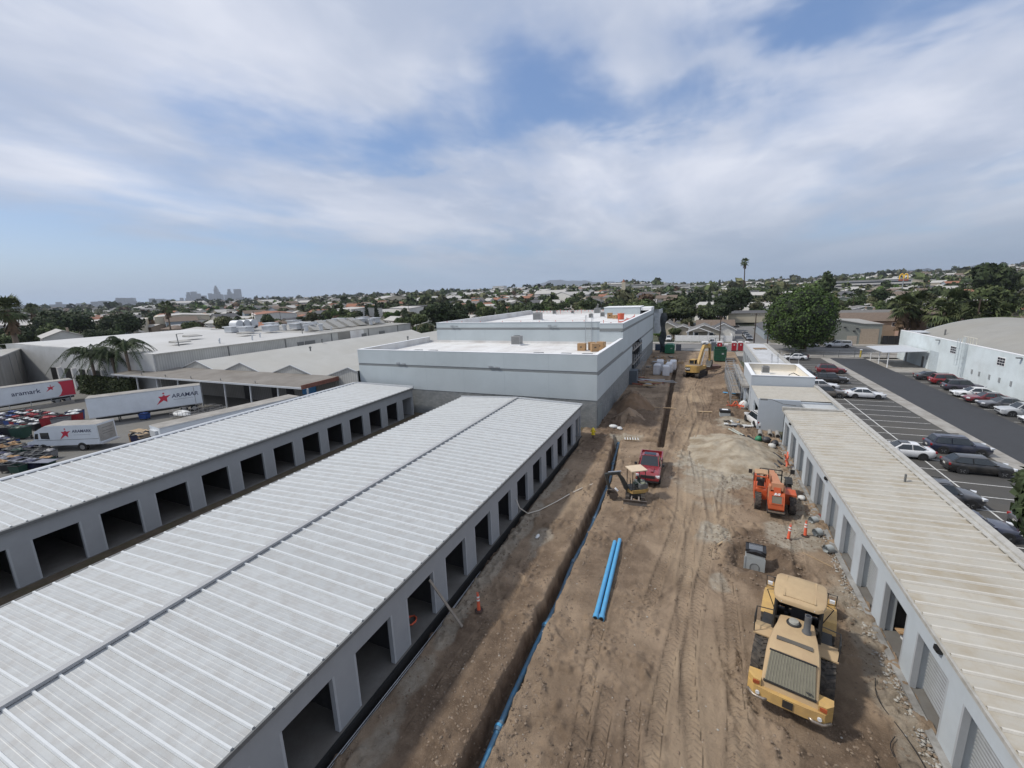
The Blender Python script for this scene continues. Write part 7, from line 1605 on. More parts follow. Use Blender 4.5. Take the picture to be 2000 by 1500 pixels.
# ================================================================ TREES AND PLANTS
def leaf_mat(name, c, c2, tr=.0):
    m = bpy.data.materials.new(name); m.use_nodes = True; nt = m.node_tree; N = nt.nodes; L = nt.links; b = N['Principled BSDF']; b.inputs['Roughness'].default_value = .75; b.inputs['Specular IOR Level'].default_value = .25
    g = N.new('ShaderNodeNewGeometry'); tc = N.new('ShaderNodeTexCoord'); n = N.new('ShaderNodeTexNoise'); L.new(tc.outputs['Object'], n.inputs[0]); n.inputs['Scale'].default_value = .9; n.inputs['Detail'].default_value = 3
    oi = N.new('ShaderNodeObjectInfo'); 
    mx = N.new('ShaderNodeMix'); mx.data_type = 'RGBA'; r = N.new('ShaderNodeMapRange'); L.new(n.outputs[0], r.inputs[0]); r.inputs[1].default_value = .35; r.inputs[2].default_value = .65; L.new(r.outputs[0], mx.inputs[0]); mx.inputs[6].default_value = (*c, 1); mx.inputs[7].default_value = (*c2, 1)
    r2 = N.new('ShaderNodeMapRange'); L.new(oi.outputs['Random'], r2.inputs[0]); r2.inputs[3].default_value = .72; r2.inputs[4].default_value = 1.30
    r3 = N.new('ShaderNodeMapRange'); L.new(g.outputs['Random Per Island'], r3.inputs[0]); r3.inputs[3].default_value = .6; r3.inputs[4].default_value = 1.4
    mu = N.new('ShaderNodeMath'); mu.operation = 'MULTIPLY'; L.new(r2.outputs[0], mu.inputs[0]); L.new(r3.outputs[0], mu.inputs[1])
    sc = N.new('ShaderNodeVectorMath'); sc.operation = 'SCALE'; L.new(mx.outputs[2], sc.inputs[0]); L.new(mu.outputs[0], sc.inputs[3]); L.new(sc.outputs[0], b.inputs['Base Color'])
    return m
LM = [leaf_mat('foliage_dark', (.028, .044, .019), (.052, .070, .028)), leaf_mat('foliage_mid', (.048, .068, .026), (.082, .10, .038)), leaf_mat('foliage_olive', (.075, .082, .040), (.115, .115, .058)), leaf_mat('foliage_bright', (.050, .088, .020), (.080, .125, .030)), leaf_mat('foliage_rust', (.085, .040, .025), (.060, .050, .025))]
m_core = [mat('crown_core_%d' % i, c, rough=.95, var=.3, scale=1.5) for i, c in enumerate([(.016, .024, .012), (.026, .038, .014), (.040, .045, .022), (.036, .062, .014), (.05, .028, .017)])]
m_bark = mat('bark', (.10, .075, .055), rough=.95, var=.25, scale=4, bump=.5)
m_pbark = mat('palm_bark', (.17, .13, .10), rough=.95, var=.25, scale=6, bump=.4)
def crown_mesh(seed, rx, rz, nl, nleaf, ls, m, core, shape='round'):
    """many leaf tufts spread over several lobes, plus the darker inner mass"""
    g = np.random.RandomState(seed); lobes = []
    for i in range(nl):
        a = g.uniform(0, 2*PI); e = g.uniform(-.35, 1.0); q = g.uniform(.35, .72)
        if shape == 'ball': a = 2.4*i; e = 1-2*(i+.5)/nl; k_ = math.sqrt(1-e*e); c = np.array([rx*.62*k_*math.cos(a), rx*.62*k_*math.sin(a), rz*.62*e]); r = rx*g.uniform(.34, .50)
        elif shape == 'cone': h = i/(nl-1); c = np.array([0, 0, -rz+2*rz*h]); r = rx*(1.05-h)**.8+.15
        else:
            c = np.array([rx*q*math.cos(a)*math.sqrt(max(0, 1-max(e, 0)**2*.7)), rx*q*math.sin(a)*math.sqrt(max(0, 1-max(e, 0)**2*.7)), rz*e*.62]); r = rx*g.uniform(.30, .50)
        lobes.append((c, r))
    if shape != 'cone': lobes.append((np.zeros(3), rx*.66))
    w = np.array([l[1]**2 for l in lobes]); w /= w.sum(); idx = g.choice(len(lobes), nleaf, p=w)
    C = np.array([l[0] for l in lobes])[idx]; R = np.array([l[1] for l in lobes])[idx]
    d = g.normal(size=(nleaf, 3)); d /= np.linalg.norm(d, axis=1)[:, None]; d[:, 2] = np.abs(d[:, 2])*np.where(g.uniform(size=nleaf) < (.5 if shape == 'ball' else .72), 1, -1)
    asp = (rz/rx if shape != 'cone' else 1.0)
    P = C+d*R[:, None]*g.uniform(.82, 1.12, (nleaf, 1))*np.array([1, 1, max(.75, min(1.15, asp))])
    n = d+g.normal(size=(nleaf, 3))*.55; n /= np.linalg.norm(n, axis=1)[:, None]
    t = np.cross(n, g.normal(size=(nleaf, 3))); t /= np.linalg.norm(t, axis=1)[:, None]; bb = np.cross(n, t)
    s = ls*g.uniform(.6, 1.4, (nleaf, 1)); V = np.empty((nleaf, 4, 3))
    V[:, 0] = P-t*s; V[:, 1] = P+bb*s*.75-n*s*.25; V[:, 2] = P+t*s; V[:, 3] = P-bb*s*.75-n*s*.25
    b = MB()
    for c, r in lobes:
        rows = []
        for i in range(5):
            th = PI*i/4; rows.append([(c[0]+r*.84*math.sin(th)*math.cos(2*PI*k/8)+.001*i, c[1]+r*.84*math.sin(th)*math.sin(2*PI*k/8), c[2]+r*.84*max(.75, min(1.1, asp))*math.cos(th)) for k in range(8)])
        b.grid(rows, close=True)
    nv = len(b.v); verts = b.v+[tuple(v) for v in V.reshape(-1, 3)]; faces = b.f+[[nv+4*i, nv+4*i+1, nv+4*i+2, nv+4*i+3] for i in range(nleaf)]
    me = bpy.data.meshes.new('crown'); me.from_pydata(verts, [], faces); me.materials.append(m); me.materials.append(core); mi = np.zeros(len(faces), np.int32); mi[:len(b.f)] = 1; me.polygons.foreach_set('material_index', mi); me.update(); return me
def trunk_mesh(seed, h, r, spread):
    rr = random.Random(seed); b = MB(); b.tube([(0, 0, -.3), (0, 0, h*.4), (rr.uniform(-.2, .2), rr.uniform(-.2, .2), h)], [r*1.3, r, r*.75], 8)
    for i in range(5):
        a = 2*PI*i/5+rr.uniform(-.4, .4); b.tube([(0, 0, h*.75), (spread*.3*math.cos(a), spread*.3*math.sin(a), h*1.25), (spread*.62*math.cos(a), spread*.62*math.sin(a), h*1.7)], [r*.55, r*.38, r*.15], 6)
    return b.mesh('trunk', m_bark, 60)
TREES = []
for k, (mi, rx, rz, nl, nleaf, ls) in enumerate([(0, 3.2, 2.6, 11, 1500, .34), (1, 3.0, 2.3, 10, 1400, .33), (2, 3.1, 2.4, 12, 1300, .34), (0, 2.6, 3.0, 10, 1300, .32), (3, 2.7, 2.3, 9, 1200, .32), (4, 2.6, 2.1, 9, 1100, .32), (1, 3.6, 2.2, 13, 1600, .36)]):
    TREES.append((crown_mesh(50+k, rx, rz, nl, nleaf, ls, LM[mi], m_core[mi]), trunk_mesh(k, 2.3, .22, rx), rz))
CYP = crown_mesh(90, .75, 3.0, 9, 900, .22, LM[0], m_core[0], 'cone')
def tree(kind, x, y, s, label, group=None, z=None, sz=None, name='tree'):
    cm, tm, rz_ = TREES[kind]; z = tz(x, y) if z is None else z; t = thing(name, label, 'tree', (x, y, z), rnd.uniform(0, 6.28), group); sz = sz or s
    t.scale = (s, s, sz)
    meshobj('trunk', tm, t); meshobj('crown', cm, t, (0, 0, 2.1+rz_*.80)); return t
def cypress(x, y, h, label, group=None):
    z = tz(x, y); t = thing('cypress', label, 'tree', (x, y, z), rnd.uniform(0, 6), group); k = h/6.6; t.scale = (k, k, k)
    MB().cyl((0, 0, -.2), (0, 0, 1.2), .16, n=7).build('trunk', m_bark, t); meshobj('crown', CYP, t, (0, 0, 3.5)); return t
# fan palms
def fan_palm_meshes(seed):
    rr = random.Random(seed); b = MB(); R = 1.0
    for i in range(44):
        a = rr.uniform(0, 2*PI); e = rr.uniform(-.75, 1.25); L_ = rr.uniform(1.3, 1.9); d = Vector((math.cos(a)*math.cos(e), math.sin(a)*math.cos(e), math.sin(e))); p0 = d*.25; p1 = d*L_*.55; s = Vector((-math.sin(a), math.cos(a), 0)); u = d.cross(s)
        b.bar(p0, p1, .04)
        for j in range(9):
            th = (j-4)*.30; q = (d*math.cos(th)+s*math.sin(th)); tip = p1+q*L_*.62+Vector((0, 0, -.28*L_*abs(math.sin(th))-.15)); w = s*math.cos(th)-d*math.sin(th)
            mid = p1+q*L_*.32; b.face([p1, mid+w*.09, tip, mid-w*.09])
    cm = b.mesh('crown', leaf_mat('palm_leaf_%d' % seed, (.050, .070, .030), (.095, .11, .045)), fix=False)
    b = MB()
    for i in range(60):
        a = rr.uniform(0, 2*PI); z = rr.uniform(-2.1, -.1); r = .32*(1+z*.12); p = Vector((r*math.cos(a), r*math.sin(a), z)); q = p+Vector((math.cos(a)*.38, math.sin(a)*.38, -.75)); s = Vector((-math.sin(a), math.cos(a), 0))*.17; b.face([p-s*.4, p+s*.4, q+s, q-s])
    sk = b.mesh('dead_skirt', mat('dead_fronds', (.13, .085, .05), rough=.95, var=.3, rndv=.2), fix=False); return cm, sk
FP = [fan_palm_meshes(1), fan_palm_meshes(2)]
def fan_palm(x, y, h, s, label, z=None, thick=.22, group=None, lean=(0, 0)):
    z = tz(x, y) if z is None else z; t = thing('fan_palm', label, 'palm tree', (x, y, z), rnd.uniform(0, 6), group); cm, sk = FP[rnd.randrange(2)]
    MB().tube([(0, 0, -.3), (lean[0]*.3, lean[1]*.3, h*.4), (lean[0], lean[1], h)], [thick*1.4, thick, thick*.8], 8).build('trunk', m_pbark, t, smooth=True)
    c = meshobj('crown', cm, t, (lean[0], lean[1], h)); c.scale = (s, s, s); c = meshobj('dead_skirt', sk, t, (lean[0], lean[1], h)); c.scale = (s, s, s); return t
def queen_palm(x, y, z, h, label, seed, R=3.4):
    rr = random.Random(seed); t = thing('feather_palm', label, 'palm tree', (x, y, z)); MB().tube([(0, 0, 0), (.1, 0, h*.5), (0, 0, h)], [.32, .24, .26], 10).build('trunk', m_pbark, t, smooth=True)
    m = leaf_mat('feather_leaf_%d' % seed, (.025, .042, .016), (.050, .070, .028))
    for i in range(30):
        a = 2*PI*i/30*3.0+rr.uniform(-.2, .2); e = rr.choice((.25, .6, .95, 1.2))+rr.uniform(-.15, .15); L_ = R*rr.uniform(.85, 1.15); b = MB(); P = []; 
        for k in range(9):
            u = k/8; r = L_*math.cos(e)*u+L_*.25*u*(1-math.cos(e)); zz = L_*(math.sin(e)*u*1.25-1.15*u*u); P.append(Vector((r*math.cos(a), r*math.sin(a), h+zz)))
        b.tube(P, [.05]*4+[.03]*5, 5)
        s = Vector((-math.sin(a), math.cos(a), 0))
        for k in range(1, 9):
            for j in range(4):
                p = P[k-1].lerp(P[k], j/4); w = .75*math.sin(PI*min(1, (k+j/4)/9*1.05)**.7)+.15; f = (P[k]-P[k-1]).normalized()
                for sd in (1, -1):
                    q = p+s*sd*w*.75+f*.22+Vector((0, 0, -w*rr.uniform(.45, .9))); b.face([p-f*.05, p+f*.05, q+f*.03, q-f*.03])
        b.build('frond', m, t, fix=False)
    return t
def hedge(name, label, x0, x1, y0, y1, z, h, m, core, seed, dens=60, ls=.13):
    g = np.random.RandomState(seed); t = thing(name, label, 'hedge', (0, 0, 0)); MB().box(x0+.15, x1-.15, y0+.15, y1-.15, z, z+h-.15).build('inner_growth', core, t); b = MB(); n = int(((x1-x0)+(y1-y0))*h*dens)
    for i in range(n):
        f = g.randint(0, 3); px_ = g.uniform(x0, x1); py = g.uniform(y0, y1); pz = g.uniform(z, z+h)
        if f == 0: pz = z+h
        elif f == 1: py = y0
        else: px_ = x1
        p = Vector((px_, py, pz))+Vector(g.normal(size=3))*.10; a = Vector(g.normal(size=3)).normalized()*ls; c = a.cross(Vector(g.normal(size=3))).normalized()*ls*.8; b.face([p-a, p+c, p+a, p-c])
    o = b.build('leaves', m, t, fix=False); o['kind'] = 'stuff'; return t
queen_palm(-109.5, 44.6, 0, 7.6, 'left feather palm with drooping fronds over the hedge', 3, 7.2); queen_palm(-99.0, 45.6, 0, 9.4, 'right feather palm, taller, beside the corrugated wall', 4, 6.2); queen_palm(-104.6, 45.8, 0, 7.6, 'middle feather palm half merged with the left one', 6, 6.4)
hedge('hedge', 'dark clipped hedge between the yard and the feather palms', -113.5, -95.5, 43.2, 44.6, 0, 3.4, LM[1], m_core[1], 5, 40, .2)
# the big round street tree
bt = thing('ficus_tree', 'huge round dark green tree beside the street and the power pole', 'tree', (24.2, 126.6, .1)); MB().tube([(0, 0, 0), (0, 0, 4), (.3, 0, 8)], [.75, .6, .5], 10).build('trunk', m_bark, bt)
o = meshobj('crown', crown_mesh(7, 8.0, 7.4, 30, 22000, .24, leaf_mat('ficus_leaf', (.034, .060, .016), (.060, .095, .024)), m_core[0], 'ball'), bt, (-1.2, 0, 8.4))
for i, (x, y, s, k, lb) in enumerate([(31.5, 139.5+3.2, .55, 0, 'dark small tree against the grey garage building'), (33.2, 142.3, .4, 2, 'scraggy bush beside the small tree at the garage building')]): tree(k, x, y, s, lb, z=.17)
# bush at the right picture edge
tree(3, 17.3, 29.3, .84, 'green feathery bush at the right picture edge above the roof', z=.0, sz=1.05, name='bush')
# palms behind the pale wall, right
pz = [(50.3, 149, 9.0, 1.9), (53.6, 152, 9.4, 2.1), (57.6, 146, 7.6, 2.0), (61.5, 151, 9.4, 2.2), (64.8, 147, 7.4, 2.0), (60.0, 143, 6.2, 1.7), (66.8, 150, 7.8, 1.9), (69.5, 146, 6.6, 1.7)]
pl = ['fan palm on the left end of the clump, before the terracotta house', 'tall fan palm with a bare trunk before the terracotta house', 'low fan palm with a dead skirt in the middle of the clump', 'broadest fan palm in the right half of the clump', 'fan palm at the right side of the clump above the curved roof', 'short fan palm with white-tipped fronds in front of the clump', 'fan palm behind the right end of the clump', 'small fan palm at the right end above the curved roof']
for (x, y, h, s), lb in zip(pz, pl): fan_palm(x, y, h+.6, s*1.2, lb, thick=.32)
fan_palm(93.5, 168, 10.5, 3.0, 'thick grey-trunked fan palm at the right picture edge', thick=.8)
# ================================================================ BEYOND THE SITE
m_pale = mat('pale_blue_wall', (.62, .69, .72), rough=.85, var=.05, scale=.6, coords='World', dirt='#a3aaa8', damt=.35, dscale=.25, bump=.1, bscale=20)
m_croof = mat('grey_arched_roof', (.27, .265, .245), rough=.85, var=.06, scale=.4, coords='World', dirt='#8b877c', damt=.3, dscale=.12)
m_wpane = mat('window_glass', (.03, .035, .05), rough=.15, var=.1)
m_wframe = mat('window_frame', (.78, .78, .77), rough=.6)
def arched():
    r = thing('arched_warehouse', 'long pale blue walled warehouse with a low arched grey roof, right', 'warehouse')
    x = 40.2; MB().box(x, x+.3, -6, 118.9, 0, 6.05).build('side_wall', m_pale, r); MB().box(x+.3, 67.5, 118.6, 118.9, 0, 6.0).build('rear_wall', m_pale, r)
    MB().box(x-.02, x+.34, -6, 118.9, 6.05, 6.15).build('coping', m_coping, r)
    XS = np.linspace(43.6, 67.4, 22); b = MB(); rows = [[(x+.3, y, 5.75), (43.6, y, 5.72)]+[(float(u), y, 8.7-(u-55.5)**2*.0205) for u in XS[1:-1]]+[(67.5, y, 5.7)] for y in (-6, 30, 60, 90, 118.6)]; b.grid(rows); b.build('arched_roof', m_croof, r, smooth=True, fix=False)
    b = MB(); b.prism([(float(u), 8.68-(u-55.5)**2*.0205) for u in XS], 118.55, 118.85, 'Y'); b.build('roof_end', m_pale, r)
    for k, (y0, y1, z0, z1) in enumerate(((95.8, 97.8, 4.05, 5.3), (82.9, 84.7, 4.05, 5.3), (58, 60, 4.05, 5.3))):
        w = meshobj('window', MB().box(x-.03, x, y0, y1, z0, z1).mesh('window', m_wframe), r)
        for i in range(3):
            for j in range(3):
                a = y0+.08+(y1-y0-.1)*i/3; c = z0+.08+(z1-z0-.1)*j/3; MB().box(x-.045, x-.03, a, a+(y1-y0)/3-.1, c, c+(z1-z0)/3-.1).build('pane', m_wpane, w)
    MB().box(x-.03, x, 101.4, 104.7, 0, 3.6).build('painted_door', mat('pale_door', (.44, .50, .535), rough=.7), r); MB().box(x-.02, x, 106.6, 107.5, 0, 2.1).build('grey_door', m_gut, r); MB().box(x-.02, x, 114, 114.8, 0, 2.1).build('grey_door', m_gut, r)
    for y in (90.2, 88.2, 85.6, 83.2, 80.6, 105.3): MB().box(x-.08, x, y, y+.35, 1.7, 2.4).build('wall_vent', mat('vent_grey', (.27, .29, .30), rough=.6), r)
    for y in (79.6, 101.8, 62): MB().cbox((x-.35, y, 5.8), (.5, .35, .16)).bar((x, y, 5.75), (x-.3, y, 5.8), .05).build('wall_lamp', m_gut, r)
    b = MB(); 
    for y in (92.6, 93.2): b.bar((x-.5, y, .8), (x-.5, y, 7.3), .06)
    for i in range(20): b.bar((x-.5, 92.6, 1+.32*i), (x-.5, 93.2, 1+.32*i), .04)
    b.build('wall_ladder', m_pale, r)
    b = MB()
    for z in (2.6, 3.5, 4.4, 5.3): b.tube([(x-.5+.8*math.cos(a)*-1, 92.9+.55*math.sin(a), z) for a in np.linspace(-1.5, 1.5, 7)], .03, 5)
    for a in np.linspace(-1.3, 1.3, 5): b.bar((x-.5-.8*math.cos(a), 92.9+.55*math.sin(a), 2.6), (x-.5-.8*math.cos(a), 92.9+.55*math.sin(a), 7.0), .04)
    b.build('ladder_cage', m_pale, r)
    b = MB(); b.bar((x+.2, 91, 7.2), (x+.2, 95, 7.2), .08)
    for y in (91, 92, 92.7, 93.4, 94.2, 95): b.bar((x+.2, y, 6.1), (x+.2, y, 7.2), .08)
    b.build('roof_guard', mat('cream_rail', (.62, .60, .52), rough=.5), r)
    MB().cyl((44.0, 110, 5.7), (44.0, 110, 7.0), .14, n=8).build('roof_pipe', m_gut, r)
    MB().box(41.2, 43.3, 114, 118, 5.9, 6.1).build('roof_hatch', m_cap, r)
    t = thing('roof_machine', 'silver ducted machine on top of the arched roof', 'rooftop unit', (57.5, 103, 8.55)); MB().box(-1.6, 1.6, -1.2, 1.2, .3, 1.6).build('casing', m_cap, t); MB().cyl((-1.6, 0, .9), (-2.8, 0, .9), .45, n=10).build('duct', m_cap, t)
    for k in (-1, 1): MB().bar((k*1.3, -1.25, 0), (k*1.3, -1.25, 1.8), .12).build('leg', m_coping, t)
    t = thing('canopy', 'thin white canopy on posts at the loading apron', 'canopy'); MB().prism([(33.2, 3.05), (39.9, 3.4), (39.9, 3.3), (33.2, 2.95)], 104.6, 114.5, 'Y').build('roof', m_cap, t)
    for y in (105, 109.5, 114.2): MB().cyl((34.2, y, 0), (34.2, y, 3.0), .08, n=8).build('post', m_coping, t)
arched()
t = thing('street_fence', 'see-through steel fence along the car park edge by the street', 'fence')
for x in np.arange(15, 38.1, 2.88):
    if 29.5 < x < 31: continue
    MB().cyl((x, 117.6, 0), (x, 117.6, 1.75), .045, n=6).build('post', m_gut, t)
for z in (.15, .95, 1.7): MB().bar((15, 117.6, z), (38.6, 117.6, z), .05).build('rail', m_gut, t)
b = MB()
for x in np.arange(15.1, 38.5, .16): b.bar((x, 117.6, .15), (x, 117.6, 1.7), .02)
o = b.build('pickets', m_gut, t); o['kind'] = 'stuff'
t = thing('gate_post', 'yellow bollard at the car park gate', 'bollard', (33.6, 118.4, 0)); MB().cyl((0, 0, 0), (0, 0, 1.7), .16, n=12).build('post', mat('bollard_yellow', (.55, .42, .07), rough=.5), t); MB().box(-.2, .2, -.2, .2, 1.7, 1.85).build('cap', m_coping, t)
for i, (x, y) in enumerate([(17.8, 104.5), (19.2, 103.2), (16.6, 106.5)]):
    t = thing('sign_post', ['left one of three bare posts in the far bays', 'right one of three bare posts in the far bays', 'rear one of three bare posts in the far bays'][i], 'post', (x, y, 0)); MB().cyl((0, 0, 0), (0, 0, 2.6), .05, n=6).build('pole', m_cap, t); MB().lathe([(.3, 0), (.3, .1), (.1, .2)], n=10).build('base', m_conc, t)
# ---- power poles and wires
m_pole = mat('pole_wood', (.065, .045, .035), rough=.9, var=.2)
POLES = []
def pole(x, y, h, label, arms=1, trans=0, z=0.1, r=.17):
    t = thing('power_pole', label, 'power pole', (x, y, z)); MB().cyl((0, 0, 0), (0, 0, h), r, r*.7, 10).build('mast', m_pole, t)
    for i in range(arms):
        zz = h-.4-i*1.3; MB().bar((-1.3, 0, zz), (1.3, 0, zz), .12).build('crossarm', m_pole, t)
        for k in (-1.2, -.6, .6, 1.2): MB().cyl((k, 0, zz+.06), (k, 0, zz+.28), .05, n=6).build('insulator', m_coping, t)
    for i in range(trans):
        s = (-1, 1)[i % 2]; MB().cyl((s*.62, -.1, h-3.2-.2*i), (s*.62, -.1, h-2.0-.2*i), .33, n=12).build('transformer', m_steel, t)
    POLES.append((x, y, z+h-.15)); return t
pole(18.3, 141.5, 12.2, 'dark power pole with two grey transformers beside the round tree', 2, 2)
pole(6.05, 144.4, 8.0, 'black pole in front of the white-fenced house', 1)
pole(15.2, 143.9, 8.6, 'thin pole at the mouth of the alley', 1)
pole(-26, 143, 11.5, 'power pole behind the tall building, left of the street', 2)
pole(62, 141.3, 11.5, 'power pole behind the fan palms on the right', 1)
pole(-60.0, 152, 10.5, 'power pole before the dark trees, left of the tall building', 1)
def wire(a, b, sag, label):
    P = [Vector(a).lerp(Vector(b), i/14)+Vector((0, 0, -sag*4*(i/14)*(1-i/14))) for i in range(15)]; tag(MB().tube(P, .022, 4).build('wire', m_black), label, 'wire')
for k, off in enumerate((-1.2, 1.2)):
    wire((18.3+off, 141.5, 12.0), (-26+off, 143, 11.2), 1.0, ['front', 'rear'][k]+' overhead wire between the transformer pole and the pole behind the tall building')
    wire((18.3+off, 141.5, 12.0), (62+off, 141.3, 11.2), 1.0, ['front', 'rear'][k]+' overhead wire between the transformer pole and the pole behind the palms')
    wire((-26+off, 143, 11.2), (-60+off, 152, 10.4), .8, ['front', 'rear'][k]+' overhead wire running left behind the tall building')
# ---- houses
WALLC = dict(beige=(.40, .36, .30), white=(.62, .61, .58), cream=(.52, .47, .37), greyblue=(.27, .31, .35), tan=(.33, .26, .20), pink=(.42, .29, .24), green=(.28, .31, .25))
ROOFC = dict(grey=(.16, .155, .15), brown=(.15, .115, .09), dark=(.085, .085, .09), tile=(.26, .12, .075), pale=(.40, .39, .37))
def hm(c): return mat('wall_'+c, WALLC[c], rough=.9, var=.07, scale=.8)
def rm_(c): return mat('roof_'+c, ROOFC[c], rough=.95, var=.12, scale=1.5, bump=.3, bscale=8)
def house(label, x, y, w, d, h, rh, wall, roof, rz=0, gable='x', z=None, group=None, extra=True, porch=False, name='house', cat='house'):
    """gable 'y': ridge runs along y, gable faces the camera; 'x': ridge along x; 'hip'"""
    z = tz(x, y) if z is None else z; t = thing(name, label, cat, (x, y, z), rz, group); W, D = w/2, d/2; e = .45
    MB().box(-W, W, -D, D, -.5, h).build('wall', hm(wall), t)
    b = MB(); th = .14
    if gable == 'y':
        for z0 in (0, 1): pass
        b.face([(-W-e, -D-e, h-.12), (0, -D-e, h+rh), (0, D+e, h+rh), (-W-e, D+e, h-.12)]); b.face([(0, -D-e, h+rh), (W+e, -D-e, h-.12), (W+e, D+e, h-.12), (0, D+e, h+rh)]); b.build('roof', rm_(roof), t, fix=False)
        g = MB(); g.prism([(-W, h), (W, h), (0, h+rh-.1)], -D, -D+.15, 'Y'); g.prism([(-W, h), (W, h), (0, h+rh-.1)], D-.15, D, 'Y'); g.build('gable', hm(wall), t)
        f = MB(); f.bar((-W-e, -D-e, h-.16), (0, -D-e, h+rh-.02), .10, .2); f.bar((0, -D-e, h+rh-.02), (W+e, -D-e, h-.16), .10, .2); f.build('bargeboard', m_wframe, t)
    elif gable == 'x':
        b.face([(-W-e, -D-e, h-.12), (W+e, -D-e, h-.12), (W+e, 0, h+rh), (-W-e, 0, h+rh)]); b.face([(W+e, D+e, h-.12), (-W-e, D+e, h-.12), (-W-e, 0, h+rh), (W+e, 0, h+rh)]); b.build('roof', rm_(roof), t, fix=False)
        g = MB(); g.prism([(-D, h), (D, h), (0, h+rh-.1)], -W, -W+.15, 'X'); g.prism([(-D, h), (D, h), (0, h+rh-.1)], W-.15, W, 'X'); g.build('gable', hm(wall), t)
    else:
        k = min(W, D)*.9; rx = W-k if W > D else .01; ry = D-k if D > W else .01
        A = [(-W-e, -D-e, h-.1), (W+e, -D-e, h-.1), (W+e, D+e, h-.1), (-W-e, D+e, h-.1)]; R = [(-rx, -ry, h+rh), (rx, -ry, h+rh), (rx, ry, h+rh), (-rx, ry, h+rh)]
        b.grid([A, R], close=True); b.face(R); b.build('roof', rm_(roof), t, fix=False)
    if extra:
        for i in range(max(1, int(w/3.6))):
            xx = -W+w*(i+.5)/max(1, int(w/3.6)); o = MB().box(xx-.6, xx+.6, -D-.04, -D, h-1.7, h-.55).build('window', m_wframe, t); MB().box(xx-.5, xx+.5, -D-.06, -D-.04, h-1.6, h-.65).build('pane', m_wpane, o)
        MB().box(W-1.9, W-1.0, -D-.05, -D, 0, 2.05).build('door', m_gut, t)
        MB().box(W*.4, W*.4+.5, D*.3, D*.3+.5, h, h+rh+.6).build('chimney', hm('tan'), t)
    return t
h1 = house('beige gabled bungalow with white bargeboards behind the white fence', 1.7, 153.6, 8.6, 10, 3.2, 1.75, 'beige', 'grey', gable='y', z=.15)
g = MB(); g.prism([(-4.9, 2.95), (-1.6, 4.15), (1.7, 2.95)], -6.8, -6.65, 'Y'); g.build('porch_gable', hm('beige'), h1); g = MB(); g.face([(-5.2, -7.0, 2.85), (-1.6, -7.0, 4.25), (-1.6, -5, 4.25), (-5.2, -5, 2.85)]); g.face([(-1.6, -7.0, 4.25), (2.0, -7.0, 2.85), (2.0, -5, 2.85), (-1.6, -5, 4.25)]); g.build('porch_roof', rm_('grey'), h1, fix=False)
g = MB(); g.bar((-5.2, -7.05, 2.82), (-1.6, -7.05, 4.22), .1, .22); g.bar((-1.6, -7.05, 4.22), (2.0, -7.05, 2.82), .1, .22); g.build('porch_bargeboard', m_wframe, h1)
for x in (-4.6, -3.0, 1.2): MB().box(x-.15, x+.15, -6.7, -6.4, 0, 2.9).build('porch_post', m_wframe, h1)
house('dark carport gable with a white edge right of the bungalow', 7.4, 158.5, 6.8, 9, 3.0, 2.0, 'white', 'dark', gable='y', z=.15, extra=False)
house('small grey-roofed house left of the bungalow', -4.9, 161, 8.0, 9, 2.6, 1.5, 'beige', 'grey', gable='y', z=.15)
house('pale house with a long grey roof beside the tall building', -10.2, 170, 7.4, 14, 2.9, 1.9, 'cream', 'grey', gable='y', z=.15)
house('grey-roofed house behind the bungalow and its carport', 5.5, 176, 12, 9, 3.0, 1.7, 'beige', 'brown', gable='x', z=.15)
house('long beige flat-fronted building across the rear lane', 19.3, 219, 15, 9, 3.6, .9, 'cream', 'dark', gable='x', z=1.5, extra=False)
house('tan shed beside the alley with a lean roof', 21.6, 168, 5, 26, 2.9, .8, 'greyblue', 'dark', gable='y', z=.1, extra=False)
t = thing('white_fence', 'white panel fence around the bungalow on the street corner', 'fence')
pm = MB().box(0, 2.25, -.04, .04, .1, 2.0).mesh('fence_panel', m_wframe)
for i in range(7): meshobj('fence_panel', pm, t, (-6.6+2.3*i, 145.0, .15))
for i in range(5): o = meshobj('fence_panel', pm, t, (9.55, 145.0+2.3*i, .15)); o.rotation_euler[2] = PI/2
for i in range(8): MB().box(-6.68+2.3*i, -6.55+2.3*i, 144.92, 145.08, .1, 2.3).build('fence_post', m_wframe, t)
# grey garage building
r = thing('garage_building', 'grey green sloping-roofed garage with a tan roller shutter across the street', 'garage', (0, 0, .1)); mgg = mat('grey_green_wall', (.24, .25, .225), rough=.9, var=.06, coords='World')
MB().prism([(31.0, -.2), (44.6, -.2), (44.6, 5.4), (40.5, 5.5), (31.0, 7.3)], 143.4, 143.7, 'Y').build('front_wall', mgg, r); MB().box(44.3, 44.6, 143.7, 164, -.2, 5.3).build('side_wall', mgg, r)
MB().prism([(30.8, 7.3), (30.8, 7.45), (40.6, 5.62), (44.8, 5.5), (44.8, 5.35), (40.5, 5.45)], 143.2, 164, 'Y').build('roof', m_groof, r)
MB().box(40.0, 44.0, 143.33, 143.4, 0, 4.2).build('roller_shutter', mat('tan_shutter', (.36, .29, .22), rough=.7), r); MB().box(37.2, 39.4, 143.3, 143.4, 0, 2.3).build('side_door', mat('pale_tan_door', (.38, .33, .27), rough=.7), r)
for x, z in ((36.5, 4.6), (38.6, 3.6), (39.2, 4.3)): MB().cbox((x, 143.2, z), (.5, .3, .25)).build('wall_lamp', m_black, r)
t = thing('mesh_gate', 'black screened gate between the garage building and the pale warehouse', 'gate', (0, 0, .1)); 
for i in range(3): MB().box(44.8+1.25*i, 46.0+1.25*i, 142.9, 143.0, .1, 2.4).build('gate_leaf', m_black, t)
